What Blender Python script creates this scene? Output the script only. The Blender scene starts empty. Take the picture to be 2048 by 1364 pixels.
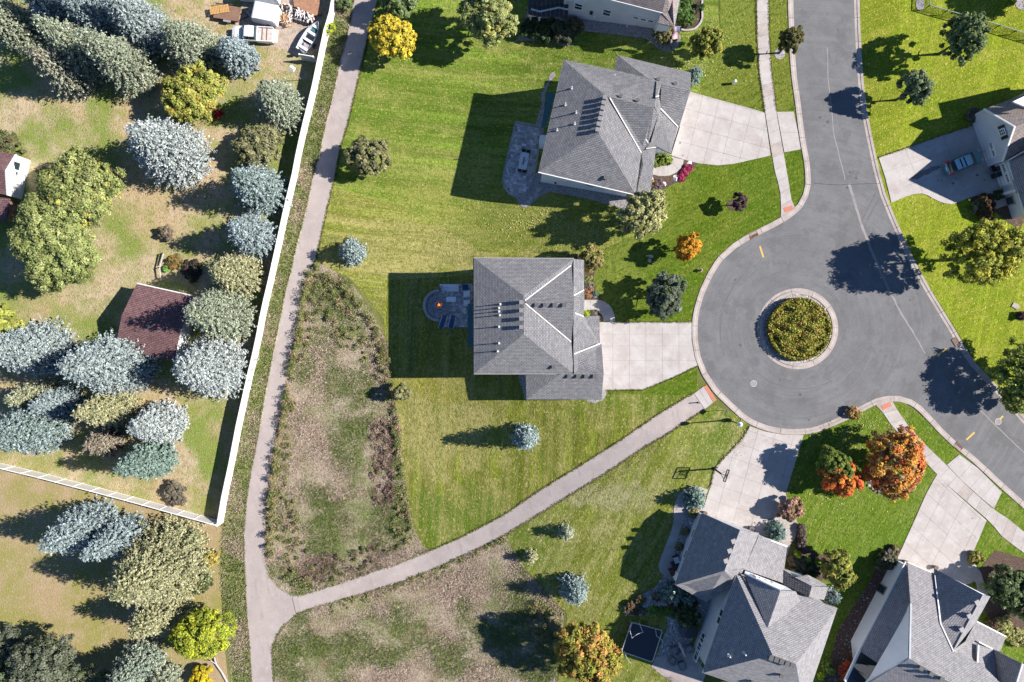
import bpy, bmesh, math, random
import numpy as np
from mathutils import Vector, Matrix

C = bpy.context.scene.collection
SC = bpy.context.scene
S, H = 16.0, 85.3                 # image pixels per metre at street level; height of the drone
R = math.radians
rnd = random.Random(7)

# ------------------------------------------------------------------ camera, sky, sun, exposure
cam = bpy.data.cameras.new("camera"); camo = bpy.data.objects.new("camera", cam); C.objects.link(camo)
camo.location = (0, 0, H); camo.rotation_euler = (0, 0, 0)
cam.sensor_width = 36; cam.lens = S * H / 2048 * 36; cam.clip_start = 1; cam.clip_end = 20000
SC.camera = camo
SUN_EL, SUN_AZ = R(37.0), R(4.6)   # azimuth measured from +X towards +Y
world = bpy.data.worlds.new("World"); SC.world = world; world.use_nodes = True
wn = world.node_tree; bgn = wn.nodes['Background']
sky = wn.nodes.new('ShaderNodeTexSky'); sky.sky_type = 'NISHITA'; sky.sun_disc = False
sky.sun_elevation = SUN_EL; sky.sun_rotation = R(90) - SUN_AZ; sky.altitude = 300
sky.air_density = 1.0; sky.dust_density = 0.0; sky.ozone_density = 8.0
wn.links.new(sky.outputs[0], bgn.inputs[0]); bgn.inputs[1].default_value = 0.066
sl = bpy.data.lights.new("sun", 'SUN'); sl.energy = 4.6; sl.angle = R(0.5); sl.color = (1.0, 0.95, 0.88)
so = bpy.data.objects.new("sun", sl); C.objects.link(so)
sd = Vector((math.cos(SUN_AZ) * math.cos(SUN_EL), math.sin(SUN_AZ) * math.cos(SUN_EL), math.sin(SUN_EL)))
so.rotation_euler = sd.to_track_quat('Z', 'Y').to_euler(); so.location = sd * 200
SC.view_settings.view_transform = 'Standard'; SC.view_settings.look = 'None'
SC.view_settings.gamma = 1; SC.view_settings.use_curve_mapping = False
SC.view_settings.exposure = 1.04
SC.cycles.max_bounces = 5; SC.cycles.transparent_max_bounces = 6

# ------------------------------------------------------------------ image coordinate helpers
_TY = ([0, 200, 400, 600, 800, 900, 1000, 1364], [1420, 1400, 1330, 1220, 1235, 1400, 1440, 1620])
_BY = ([0, 200, 400, 600, 760, 900, 1100, 1364], [1000, 900, 880, 770, 760, 745, 770, 900])
DROP = 4.8
def T(px, py):                     # height of the terrain: the lots fall away to the west
    a = np.interp(py, *_TY); b = np.interp(py, *_BY)
    t = np.clip((a - px) / (a - b), 0, 1)
    return -DROP * t * t * (3 - 2 * t)
def P(px, py, z):
    k = (H - z) / H / S
    return ((px - 1024) * k, (682 - py) * k, z)
def G(px, py, h=0.0):              # ground point seen at image pixel (px, py), lifted by h
    z = float(T(px, py)); x, y, _ = P(px, py, z)
    return (x, y, z + h)
def onwall(px, py, A, B):          # the point of the vertical wall through A and B seen at (px, py)
    d = (B[0] - A[0], B[1] - A[1]); n = (-d[1], d[0])
    c = n[0] * A[0] + n[1] * A[1]; v = n[0] * (px - 1024) + n[1] * (682 - py)
    z = H - c * H * S / v
    return P(px, py, z)
def plane(a, b, c):
    a, b, c = (Vector(P(*q)) for q in (a, b, c)); n = (b - a).cross(c - a)
    o = Vector((0, 0, H))
    def f(px, py):
        d = Vector(P(px, py, 0)) - o
        t = n.dot(a - o) / n.dot(d)
        return (px, py, (o + d * t).z)
    return f

# ------------------------------------------------------------------ object helpers
def tag(o, label=None, cat=None, group=None, kind=None):
    if label: o["label"] = label
    if cat: o["category"] = cat
    if group: o["group"] = group
    if kind: o["kind"] = kind
    return o
def thing(name, label, cat, loc=(0, 0, 0), group=None, rz=0.0):
    o = bpy.data.objects.new(name, None); o.empty_display_size = .3; C.objects.link(o)
    o.location = loc; o.rotation_euler = (0, 0, rz)
    return tag(o, label, cat, group)
def struct_root(name):
    o = bpy.data.objects.new(name, None); C.objects.link(o); o["kind"] = "structure"; return o
def link(name, me, mat, parent=None, loc=None, smooth=False):
    o = bpy.data.objects.new(name, me); C.objects.link(o)
    if mat is not None and not me.materials: me.materials.append(mat)
    if parent is not None: o.parent = parent
    if loc is not None: o.location = loc
    if smooth: me.polygons.foreach_set('use_smooth', [True] * len(me.polygons))
    return o
def rel(vs, root):
    if root is None: return vs
    l = root.location
    return [(v[0] - l[0], v[1] - l[1], v[2] - l[2]) for v in vs]
def mesh(name, vs, fs, mat, parent=None, world=False, smooth=False, loc=None):
    """world=True: the vertices are world positions, the parent is an unrotated empty"""
    me = bpy.data.meshes.new(name)
    me.from_pydata(rel(vs, parent) if world and parent is not None else vs, [], fs); me.update()
    return link(name, me, mat, parent, loc, smooth)
def dup(root, loc, rz=0.0, label=None, name=None):
    r = root.copy(); C.objects.link(r); r.location = loc; r.rotation_euler = (0, 0, rz)
    if label: r["label"] = label
    for ch in list(root.children):
        c = ch.copy(); C.objects.link(c); c.parent = r
        for g in list(ch.children):
            d = g.copy(); C.objects.link(d); d.parent = c
    return r
class MB:
    """collects simple solids into one mesh"""
    def __init__(s): s.v = []; s.f = []
    def add(s, vs, fs):
        n = len(s.v); s.v += [tuple(v) for v in vs]; s.f += [tuple(i + n for i in f) for f in fs]; return s
    def box(s, x0, y0, z0, x1, y1, z1, rz=0, c=None):
        vs = [(x, y, z) for z in (z0, z1) for x, y in ((x0, y0), (x1, y0), (x1, y1), (x0, y1))]
        if rz or c:
            c = c or (0, 0); ca, sa = math.cos(rz), math.sin(rz)
            vs = [(c[0] + x * ca - y * sa, c[1] + x * sa + y * ca, z) for x, y, z in vs]
        return s.add(vs, [(3, 2, 1, 0), (4, 5, 6, 7), (0, 1, 5, 4), (1, 2, 6, 5), (2, 3, 7, 6), (3, 0, 4, 7)])
    def bar(s, a, b, w, h=None):
        a, b = Vector(a), Vector(b); d = (b - a)
        if d.length < 1e-6: return s
        h = h or w; z = d.normalized()
        x = z.cross(Vector((0, 0, 1)))
        if x.length < 1e-3: x = Vector((1, 0, 0))
        x.normalize(); y = x.cross(z)
        vs = [p + x * (i * w / 2) + y * (j * h / 2) for p in (a, b) for i, j in ((-1, -1), (1, -1), (1, 1), (-1, 1))]
        return s.add(vs, [(3, 2, 1, 0), (4, 5, 6, 7), (0, 1, 5, 4), (1, 2, 6, 5), (2, 3, 7, 6), (3, 0, 4, 7)])
    def tube(s, pts, rs, n=8, cap=True):
        pts = [Vector(p) for p in pts]
        if not hasattr(rs, '__len__'): rs = [rs] * len(pts)
        vs = []
        for i, p in enumerate(pts):
            d = (pts[min(i + 1, len(pts) - 1)] - pts[max(i - 1, 0)]).normalized()
            x = d.cross(Vector((0, 0, 1)))
            if x.length < 1e-3: x = Vector((1, 0, 0))
            x.normalize(); y = x.cross(d)
            vs += [p + (x * math.cos(a) + y * math.sin(a)) * rs[i] for a in [2 * math.pi * k / n for k in range(n)]]
        fs = [(i * n + k, i * n + (k + 1) % n, (i + 1) * n + (k + 1) % n, (i + 1) * n + k) for i in range(len(pts) - 1) for k in range(n)]
        if cap: fs += [tuple(range(n))[::-1], tuple((len(pts) - 1) * n + k for k in range(n))]
        return s.add(vs, fs)
    def lathe(s, prof, n=16, c=(0, 0, 0)):
        vs = [(c[0] + r * math.cos(2 * math.pi * k / n), c[1] + r * math.sin(2 * math.pi * k / n), c[2] + z) for r, z in prof for k in range(n)]
        fs = [(i * n + k, i * n + (k + 1) % n, (i + 1) * n + (k + 1) % n, (i + 1) * n + k) for i in range(len(prof) - 1) for k in range(n)]
        fs += [tuple(range(n))[::-1], tuple((len(prof) - 1) * n + k for k in range(n))]
        return s.add(vs, fs)
    def prism(s, poly, z0, z1):
        n = len(poly)
        if sum(poly[i][0] * poly[(i + 1) % n][1] - poly[(i + 1) % n][0] * poly[i][1] for i in range(n)) < 0: poly = poly[::-1]
        vs = [(x, y, z0) for x, y in poly] + [(x, y, z1) for x, y in poly]
        return s.add(vs, [tuple(range(n))[::-1], tuple(range(n, 2 * n))] + [(i, (i + 1) % n, n + (i + 1) % n, n + i) for i in range(n)])
    def loft(s, secs, cap=True):
        n = len(secs[0]); vs = [p for q in secs for p in q]
        fs = [(i * n + k, i * n + (k + 1) % n, (i + 1) * n + (k + 1) % n, (i + 1) * n + k) for i in range(len(secs) - 1) for k in range(n)]
        if cap: fs += [tuple(range(n))[::-1], tuple((len(secs) - 1) * n + k for k in range(n))]
        return s.add(vs, fs)
    def rock(s, c, r, sq=.6, rng=rnd):
        o = [(1, 0, 0), (-1, 0, 0), (0, 1, 0), (0, -1, 0), (0, 0, 1), (.6, .6, .55), (-.6, .6, .55), (-.6, -.6, .55), (.6, -.6, .55)]
        vs = []
        a = rng.uniform(0, 6.28); ca, sa = math.cos(a), math.sin(a)
        for x, y, z in o:
            k = r * rng.uniform(.75, 1.2); x *= k; y *= k * .8
            vs.append((c[0] + x * ca - y * sa, c[1] + x * sa + y * ca, c[2] + z * r * sq * rng.uniform(.8, 1.1)))
        return s.add(vs, [(0, 5, 8), (0, 2, 5), (2, 6, 5), (2, 1, 6), (1, 7, 6), (1, 3, 7), (3, 8, 7), (3, 0, 8), (4, 5, 6), (4, 6, 7), (4, 7, 8), (4, 8, 5)])
    def build(s, name, mat, parent=None, smooth=False, loc=None, world=False):
        return mesh(name, s.v, s.f, mat, parent, world, smooth, loc)

# ------------------------------------------------------------------ materials
def _mat(name):
    m = bpy.data.materials.new(name); m.use_nodes = True
    return m, m.node_tree, m.node_tree.nodes['Principled BSDF']
def plain(name, col, rough=.6, metal=0.0, emit=0.0, spec=.5, var=.12, sc=3.0):
    m, nt, b = _mat(name)
    b.inputs['Roughness'].default_value = rough; b.inputs['Metallic'].default_value = metal
    b.inputs['Specular IOR Level'].default_value = spec
    b.inputs['Base Color'].default_value = (*col, 1)
    if var:
        g = nt.nodes.new('ShaderNodeNewGeometry'); n = nt.nodes.new('ShaderNodeTexNoise')
        n.inputs['Scale'].default_value = sc; n.inputs['Detail'].default_value = 5
        r = nt.nodes.new('ShaderNodeMapRange'); r.inputs[3].default_value = 1 - var * 1.6; r.inputs[4].default_value = 1 + var * 1.6
        x = nt.nodes.new('ShaderNodeVectorMath'); x.operation = 'SCALE'; x.inputs[0].default_value = col
        nt.links.new(g.outputs['Position'], n.inputs['Vector']); nt.links.new(n.outputs[0], r.inputs[0])
        nt.links.new(r.outputs[0], x.inputs['Scale']); nt.links.new(x.outputs[0], b.inputs['Base Color'])
    if emit:
        b.inputs['Emission Color'].default_value = (*col, 1); b.inputs['Emission Strength'].default_value = emit
    return m
def noise_mat(name, base, layers=(), bump=None, rough=.92, spec=.25, radial=None):
    """layers: (colour, scale, lo, hi, amount, (angle, sx, sy) or None or 'radial')"""
    m, nt, b = _mat(name); L = nt.links.new; N = nt.nodes.new
    b.inputs['Roughness'].default_value = rough; b.inputs['Specular IOR Level'].default_value = spec
    g = N('ShaderNodeNewGeometry'); pos = g.outputs['Position']
    cur = None; rad = None
    if radial:
        sub = N('ShaderNodeVectorMath'); sub.operation = 'SUBTRACT'; L(pos, sub.inputs[0]); sub.inputs[1].default_value = radial
        sp = N('ShaderNodeSeparateXYZ'); L(sub.outputs[0], sp.inputs[0])
        at = N('ShaderNodeMath'); at.operation = 'ARCTAN2'; L(sp.outputs[1], at.inputs[0]); L(sp.outputs[0], at.inputs[1])
        ln = N('ShaderNodeVectorMath'); ln.operation = 'LENGTH'; L(sub.outputs[0], ln.inputs[0])
        cb = N('ShaderNodeCombineXYZ'); L(at.outputs[0], cb.inputs[0]); L(ln.outputs['Value'], cb.inputs[1]); rad = cb.outputs[0]
    for i, (col, sc, lo, hi, amt, st) in enumerate(layers):
        v = pos
        if st and st[0] in ('grad', 'blob'):      # grass of another make-up beyond a line: (x, y) in metres, direction, width
            _, q, d, wd = (*st, 1)[:4]
            sb = N('ShaderNodeVectorMath'); sb.operation = 'SUBTRACT'; L(pos, sb.inputs[0]); sb.inputs[1].default_value = (q[0], q[1], 0)
            dt = N('ShaderNodeVectorMath'); dt.operation = 'DOT_PRODUCT'; L(sb.outputs[0], dt.inputs[0]); dt.inputs[1].default_value = (d[0] / wd, d[1] / wd, 0)
            if st[0] == 'blob':     # d holds the two radii
                ml = N('ShaderNodeVectorMath'); ml.operation = 'MULTIPLY'; L(sb.outputs[0], ml.inputs[0]); ml.inputs[1].default_value = (1 / d[0], 1 / d[1], 0)
                ln = N('ShaderNodeVectorMath'); ln.operation = 'LENGTH'; L(ml.outputs[0], ln.inputs[0])
                dt = N('ShaderNodeMath'); dt.operation = 'SUBTRACT'; dt.inputs[0].default_value = 1.0; L(ln.outputs['Value'], dt.inputs[1])
            n = N('ShaderNodeTexNoise'); n.inputs['Scale'].default_value = sc; n.inputs['Detail'].default_value = 7; L(pos, n.inputs['Vector'])
            ad = N('ShaderNodeMath'); ad.operation = 'MULTIPLY_ADD'; L(n.outputs[0], ad.inputs[0]); ad.inputs[1].default_value = 2.2; L(dt.outputs[1 if dt.bl_idname == 'ShaderNodeVectorMath' else 0], ad.inputs[2])
            r = N('ShaderNodeMapRange'); r.interpolation_type = 'SMOOTHSTEP'; r.inputs[1].default_value = lo; r.inputs[2].default_value = hi; r.inputs[4].default_value = amt; L(ad.outputs[0], r.inputs[0])
            x = N('ShaderNodeMix'); x.data_type = 'RGBA'; L(r.outputs[0], x.inputs[0]); x.inputs[7].default_value = (*col, 1)
            if cur is None: x.inputs[6].default_value = (*base, 1)
            else: L(cur, x.inputs[6])
            cur = x.outputs[2]; continue
        if st == 'radial':
            mp = N('ShaderNodeMapping'); mp.inputs['Scale'].default_value = (.9, 1.6, 1); L(rad, mp.inputs['Vector']); v = mp.outputs[0]
        elif st:
            mp = N('ShaderNodeMapping'); mp.vector_type = 'TEXTURE'
            mp.inputs['Rotation'].default_value = (0, 0, R(st[0])); mp.inputs['Scale'].default_value = (1 / st[1], 1 / st[2], 1)
            L(v, mp.inputs['Vector']); v = mp.outputs[0]
        n = N('ShaderNodeTexNoise'); n.inputs['Scale'].default_value = sc; n.inputs['Detail'].default_value = 6; n.inputs['Roughness'].default_value = .62
        L(v, n.inputs['Vector'])
        r = N('ShaderNodeMapRange'); r.inputs[1].default_value = lo; r.inputs[2].default_value = hi; r.inputs[3].default_value = 0; r.inputs[4].default_value = amt
        L(n.outputs[0], r.inputs[0])
        x = N('ShaderNodeMix'); x.data_type = 'RGBA'; L(r.outputs[0], x.inputs[0]); x.inputs[7].default_value = (*col, 1)
        if cur is None: x.inputs[6].default_value = (*base, 1)
        else: L(cur, x.inputs[6])
        cur = x.outputs[2]
    if cur is None: b.inputs['Base Color'].default_value = (*base, 1)
    else: L(cur, b.inputs['Base Color'])
    if bump:
        n = N('ShaderNodeTexNoise'); n.inputs['Scale'].default_value = bump[0]; n.inputs['Detail'].default_value = 6; L(pos, n.inputs['Vector'])
        bp = N('ShaderNodeBump'); bp.inputs['Strength'].default_value = bump[1]; bp.inputs['Distance'].default_value = bump[2] if len(bump) > 2 else .05
        L(n.outputs[0], bp.inputs['Height']); L(bp.outputs[0], b.inputs['Normal'])
    return m
def attr_mat(name, rough=.8, trans=0.0, spec=.2):
    m, nt, b = _mat(name); a = nt.nodes.new('ShaderNodeAttribute'); a.attribute_name = 'tint'
    nt.links.new(a.outputs['Color'], b.inputs['Base Color'])
    b.inputs['Roughness'].default_value = rough; b.inputs['Specular IOR Level'].default_value = spec
    if trans:
        t = nt.nodes.new('ShaderNodeBsdfTranslucent'); nt.links.new(a.outputs['Color'], t.inputs['Color'])
        x = nt.nodes.new('ShaderNodeMixShader'); x.inputs[0].default_value = trans
        nt.links.new(b.outputs[0], x.inputs[1]); nt.links.new(t.outputs[0], x.inputs[2])
        nt.links.new(x.outputs[0], nt.nodes['Material Output'].inputs['Surface'])
    return m
def roof_mat(name, a, b_, mort, patch=.25, w=.32, row=.15):
    m, nt, b = _mat(name); L = nt.links.new; N = nt.nodes.new
    uv = N('ShaderNodeUVMap'); uv.uv_map = 'UVMap'
    br = N('ShaderNodeTexBrick'); br.offset = .5; br.inputs['Color1'].default_value = (*a, 1); br.inputs['Color2'].default_value = (*b_, 1)
    br.inputs['Mortar'].default_value = (*mort, 1); br.inputs['Scale'].default_value = 1
    br.inputs['Mortar Size'].default_value = .03; br.inputs['Mortar Smooth'].default_value = .3; br.inputs['Bias'].default_value = 0
    br.inputs['Brick Width'].default_value = w; br.inputs['Row Height'].default_value = row
    L(uv.outputs[0], br.inputs['Vector'])
    g = N('ShaderNodeNewGeometry'); n = N('ShaderNodeTexNoise'); n.inputs['Scale'].default_value = 2.2; n.inputs['Detail'].default_value = 6; L(g.outputs['Position'], n.inputs['Vector'])
    r = N('ShaderNodeMapRange'); r.inputs[1].default_value = .3; r.inputs[2].default_value = .7; r.inputs[3].default_value = 1 - patch; r.inputs[4].default_value = 1 + patch; L(n.outputs[0], r.inputs[0])
    x = N('ShaderNodeVectorMath'); x.operation = 'SCALE'; L(br.outputs['Color'], x.inputs[0]); L(r.outputs[0], x.inputs['Scale'])
    L(x.outputs[0], b.inputs['Base Color']); b.inputs['Roughness'].default_value = .95; b.inputs['Specular IOR Level'].default_value = .2
    # each course lies over the next: a saw-tooth height along the slope
    sp = N('ShaderNodeSeparateXYZ'); L(uv.outputs[0], sp.inputs[0])
    d = N('ShaderNodeMath'); d.operation = 'DIVIDE'; L(sp.outputs[1], d.inputs[0]); d.inputs[1].default_value = row
    fr = N('ShaderNodeMath'); fr.operation = 'FRACT'; L(d.outputs[0], fr.inputs[0])
    sb = N('ShaderNodeMath'); sb.operation = 'MULTIPLY_ADD'; L(fr.outputs[0], sb.inputs[0]); sb.inputs[1].default_value = -1.0; L(br.outputs['Fac'], sb.inputs[2])
    mu = N('ShaderNodeMath'); mu.operation = 'MULTIPLY'; L(sb.outputs[0], mu.inputs[0]); mu.inputs[1].default_value = 1.0
    bp = N('ShaderNodeBump'); bp.inputs['Strength'].default_value = .8; bp.inputs['Distance'].default_value = .03; L(mu.outputs[0], bp.inputs['Height']); L(bp.outputs[0], b.inputs['Normal'])
    return m
def siding_mat(name, col):
    m, nt, b = _mat(name); L = nt.links.new; N = nt.nodes.new
    b.inputs['Base Color'].default_value = (*col, 1); b.inputs['Roughness'].default_value = .6
    g = N('ShaderNodeNewGeometry'); w = N('ShaderNodeTexWave'); w.bands_direction = 'Z'; w.wave_profile = 'SAW'; w.inputs['Scale'].default_value = 2.1
    L(g.outputs['Position'], w.inputs['Vector'])
    bp = N('ShaderNodeBump'); bp.inputs['Strength'].default_value = .5; bp.inputs['Distance'].default_value = .015; L(w.outputs[1], bp.inputs['Height']); L(bp.outputs[0], b.inputs['Normal'])
    n = N('ShaderNodeTexNoise'); n.inputs['Scale'].default_value = .8; L(g.outputs['Position'], n.inputs['Vector'])
    r = N('ShaderNodeMapRange'); r.inputs[3].default_value = .88; r.inputs[4].default_value = 1.1; L(n.outputs[0], r.inputs[0])
    x = N('ShaderNodeVectorMath'); x.operation = 'SCALE'; x.inputs[0].default_value = col; L(r.outputs[0], x.inputs['Scale']); L(x.outputs[0], b.inputs['Base Color'])
    return m

CON = (.405, .365, .345)
m_con = noise_mat('concrete', CON, [((.35, .305, .28), .3, .46, .66, .9, None), ((.46, .43, .41), .55, .48, .66, .9, None), ((.47, .445, .42), 1.8, .52, .7, .6, None), ((.30, .255, .225), .8, .58, .72, .45, None), ((.30, .27, .25), 5, .58, .72, .35, None)], (30, .15, .01), .85)
m_con2 = noise_mat('old_concrete', (.40, .345, .315), [((.28, .235, .215), .8, .4, .65, .8, None), ((.44, .395, .365), 3, .5, .75, .5, None), ((.2, .17, .15), 6, .58, .75, .5, None)], (30, .2, .01), .88)
m_joint = noise_mat('concrete_joint', (.25, .22, .2), [((.18, .155, .14), 3, .4, .7, .6, None)])
ISL = P(1595, 657.5, 0)
m_road = noise_mat('asphalt', (.150, .146, .148), [((.178, .175, .178), .22, .42, .62, .9, None), ((.122, .121, .127), .6, .45, .7, .8, None),
    ((.2, .196, .194), 1.0, .52, .68, .5, 'radial'), ((.105, .103, .106), 1.7, .54, .7, .45, 'radial'), ((.115, .112, .112), .35, .54, .62, .6, None),
    ((.27, .262, .256), 7, .60, .70, .6, None), ((.06, .06, .064), 4, .62, .7, .45, None), ((.095, .095, .1), 12, .5, .7, .6, None)], (40, .3, .01), .9, .2, ISL)
m_trail = noise_mat('trail_asphalt', (.365, .312, .292), [((.31, .264, .247), .3, .42, .66, .9, None), ((.415, .362, .342), .9, .5, .7, .7, None), ((.20, .168, .155), 7, .55, .7, .5, None), ((.45, .4, .375), 5, .57, .7, .5, None), ((.24, .2, .185), 1.6, .58, .7, .5, (12, 1, .2))], (60, .3, .01))
m_dryedge = noise_mat('sandy_edge', (.5, .46, .34), [((.3, .27, .13), 1.5, .45, .62, .9, None)], (8, 1, .06))
def lawn(name, base, alt, dry, dark, ang, st=.7, dryamt=.7, sx=.05, sy=1.0, first=()):
    tip = tuple(min(.6, c * 1.7) for c in dry); deep = tuple(c * .4 for c in dark)
    return noise_mat(name, base, [(alt, .09, .4, .62, .9, None)] + list(first) + [(dry, 1.0, .45, .62, st, (ang, sx, sy)), (dark, 1.15, .48, .68, st * .85, (ang + 3, sx, sy * 1.15)),
        (dry, .35, .5, .7, dryamt, None), (dark, 1.6, .52, .68, .6, None), (dark, 3.2, .5, .66, .75, (ang, .6, 1.0)), (tip, 4.2, .55, .7, .7, (ang + 8, .7, 1.0)), (deep, 5.5, .55, .7, .75, None), (tip, 8, .6, .74, .5, None)], (6, 1.0, .1), .95, .1)
_b = lambda px, py: P(px, py, -3)[:2]
GRN_ = (.075, .135, .012); DRY_ = (.35, .30, .12); YEL_ = (.24, .22, .04)
def bands(col, ang, k=1.0, amt=.85): return [(tuple(c * .82 for c in col), .62 * k, .47, .53, amt, (ang, .014, 1.0)), (tuple(c * 1.9 for c in col), .74 * k, .51, .57, amt * .8, (ang + 1.5, .016, 1.0))]
m_lawnA = lawn('mown_lawn_upper', (.15, .205, .028), (.115, .18, .022), (.29, .28, .08), (.075, .13, .011), -8, .6, first=bands((.105, .16, .018), -7) + [((.25, .24, .055), .3, .6, 1.5, .7, ('blob', _b(1000, 450), (16, 7))), ((.09, .15, .014), .3, .7, 1.6, .7, ('blob', _b(760, 190), (9, 7)))])
m_lawnA2 = lawn('mown_lawn_drying', (.205, .205, .042), (.15, .18, .03), (.36, .315, .115), (.10, .125, .016), -8, .8, .7, first=bands((.15, .165, .028), -9) + [((.36, .31, .12), .4, .6, 1.5, .7, ('blob', _b(800, 500), (9, 3)))])
m_lawnB = lawn('mown_lawn_lower', (.15, .168, .022), (.175, .175, .03), (.31, .265, .10), (.08, .115, .009), 86, .55, first=bands((.125, .145, .016), 87) + [(DRY_, .35, .65, 1.5, .75, ('blob', _b(880, 860), (7.5, 5))), (YEL_, .3, .6, 1.4, .8, ('blob', _b(890, 775), (8, 1.8))), (GRN_, .3, .65, 1.5, .85, ('blob', _b(930, 1050), (9, 4))), ((.06, .11, .008), .3, .7, 1.5, .8, ('blob', _b(1300, 790), (9, 3)))])
_m = lambda px, py: P(px, py, 0)[:2]
m_lawnC = lawn('front_lawn', (.068, .125, .007), (.095, .135, .009), (.17, .19, .03), (.032, .07, .003), 28, .5, .45, first=[((.155, .165, .028), .35, .6, 1.7, .9, ('grad', _m(1450, 235), (-.15, 1), 5)), ((.155, .19, .034), .4, .5, 1.6, .95, ('grad', _m(1478, 66), (-.934, .356), 4.5))])
m_lawnC2 = lawn('corner_lawn', (.085, .15, .01), (.12, .17, .014), (.19, .22, .05), (.04, .085, .004), 60, .5, .45)
m_lawnD = lawn('bright_lawn', (.19, .235, .014), (.15, .21, .012), (.34, .31, .06), (.10, .14, .007), 20, .3, .6, first=bands((.165, .215, .012), 78, 1, .4) + [((.12, .15, .01), .3, .6, 1.5, .7, ('blob', P(1735, 130, 0)[:2], (3.5, 9)))])
m_lawnE = lawn('south_lawn', (.175, .188, .03), (.14, .17, .022), (.32, .29, .12), (.085, .112, .011), 62, .55, .7, first=bands((.14, .165, .022), 64, 1, .5) + [((.30, .28, .17), .6, .8, 1.5, .75, ('blob', _b(1215, 985), (7, 1.8))), ((.075, .13, .012), .3, .6, 1.5, .8, ('blob', _b(1440, 880), (4, 4))), ((.09, .14, .018), .35, .7, 1.5, .8, ('blob', _b(1040, 1090), (6, 4)))])
m_west = noise_mat('dry_yard', (.40, .305, .175), [((.165, .23, .04), .085, .43, .55, .95, None), ((.47, .36, .25), .16, .47, .62, .85, None), ((.23, .25, .06), .5, .5, .66, .75, None),
    ((.22, .16, .075), 1.6, .52, .68, .6, None), ((.15, .12, .05), 3.5, .52, .68, .65, None), ((.58, .5, .36), 5, .56, .72, .6, None), ((.1, .08, .03), 7, .58, .7, .6, None)], (6, 1, .1), .95, .1)
m_sand = noise_mat('dry_yard_south', (.33, .245, .14), [((.23, .22, .06), .13, .44, .6, .9, None), ((.36, .27, .175), .5, .48, .66, .7, None), ((.24, .20, .07), 2.2, .52, .68, .6, None), ((.58, .47, .33), 4, .56, .72, .5, None), ((.2, .15, .07), 6, .56, .7, .55, None)], (6, .9, .08), .95, .1)
m_verge = noise_mat('rough_verge', (.20, .21, .085), [((.33, .27, .17), .5, .44, .62, .85, None), ((.12, .155, .04), 1.2, .46, .62, .85, None), ((.06, .07, .02), 3, .52, .66, .8, None), ((.40, .38, .26), 5, .56, .7, .6, None)], (5, 1, .15), .95, .1)
m_meadow = noise_mat('meadow_soil', (.33, .26, .195), [((.16, .185, .06), .14, .45, .58, .95, None), ((.42, .345, .27), .45, .45, .65, .8, None), ((.24, .15, .115), .3, .56, .68, .7, None), ((.15, .12, .08), 2.2, .54, .68, .75, None), ((.12, .1, .06), 4, .54, .68, .7, None), ((.58, .5, .42), 6, .56, .72, .6, None)], (4, 1, .2), .95, .1)
m_far = noise_mat('open_grass', (.12, .14, .03), [((.2, .18, .07), .04, .42, .6, .8, None), ((.08, .11, .02), .3, .45, .65, .7, None), ((.06, .07, .02), 4, .5, .7, .5, None)], (6, .8, .1), .95, .1)
m_gravel = noise_mat('gravel', (.34, .32, .32), [((.42, .39, .385), 9, .5, .62, .9, None), ((.06, .055, .055), 7, .52, .62, .9, None)], (10, 1, .1), .95)
m_mulch = noise_mat('bark_mulch', (.10, .065, .05), [((.2, .13, .1), 8, .5, .66, .8, None), ((.035, .025, .02), 7, .52, .65, .8, None)], (10, 1, .1), .95)
m_brickpad = noise_mat('brick_red_pad', (.52, .20, .13), [((.42, .15, .1), 6, .45, .65, .7, None)])
m_yellow = noise_mat('road_yellow', (.62, .40, .10), [((.5, .33, .1), 8, .5, .7, .6, None)])
m_seal = noise_mat('crack_filler', (.27, .245, .235), [((.2, .19, .185), 1.2, .45, .65, .8, None), ((.34, .31, .3), 6, .5, .7, .5, None)])
m_tarstain = plain('dark_road_stain', (.085, .083, .084), .9, var=.3, sc=4)
m_tyremark = noise_mat('tyre_rubber_on_road', (.118, .115, .116), [((.15, .146, .147), 1.2, .45, .6, 1.0, None)])
m_tar = plain('tar', (.04, .04, .042), .8)
m_roof1 = roof_mat('grey_shingles', (.195, .19, .195), (.255, .248, .252), (.115, .113, .12), .16, .4, .2)
m_roof4 = roof_mat('dark_shingles', (.27, .256, .262), (.335, .32, .326), (.18, .17, .176), .16, .4, .2)
m_roofA = roof_mat('taupe_shingles', (.27, .22, .205), (.34, .285, .27), (.16, .135, .125), .18, .4, .2)
m_roofS = roof_mat('maroon_shingles', (.20, .112, .115), (.16, .09, .093), (.09, .05, .052), .25, .45, .24)
m_tile = roof_mat('slate_tiles', (.075, .078, .095), (.11, .112, .13), (.02, .02, .025), .2, .22, .3)
m_whitetrim = plain('white_trim', (.78, .76, .74), .5, var=.04)
m_white_side = siding_mat('white_siding', (.86, .86, .88))
m_grey_side = siding_mat('grey_siding', (.60, .60, .66))
m_lt_side = siding_mat('pale_grey_siding', (.56, .57, .61))
m_glass = plain('window_glass', (.02, .045, .05), .08, spec=.8, var=0)
m_dark = plain('black_plastic', (.018, .018, .02), .5, var=.2)
m_black = plain('black_metal', (.02, .022, .024), .4, .6, var=.1)
m_steel = plain('galvanised_steel', (.5, .52, .54), .4, .7, var=.08)
m_teal = plain('teal_membrane', (.04, .12, .14), .7, var=.15)
m_stone = noise_mat('pale_stone', (.42, .39, .37), [((.3, .27, .26), 3, .45, .65, .7, None), ((.55, .52, .5), 7, .52, .7, .5, None)], (14, .5, .03))
m_wood = noise_mat('pine_boards', (.55, .33, .13), [((.42, .23, .08), 4, .45, .65, .7, (0, .3, 3))])
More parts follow.
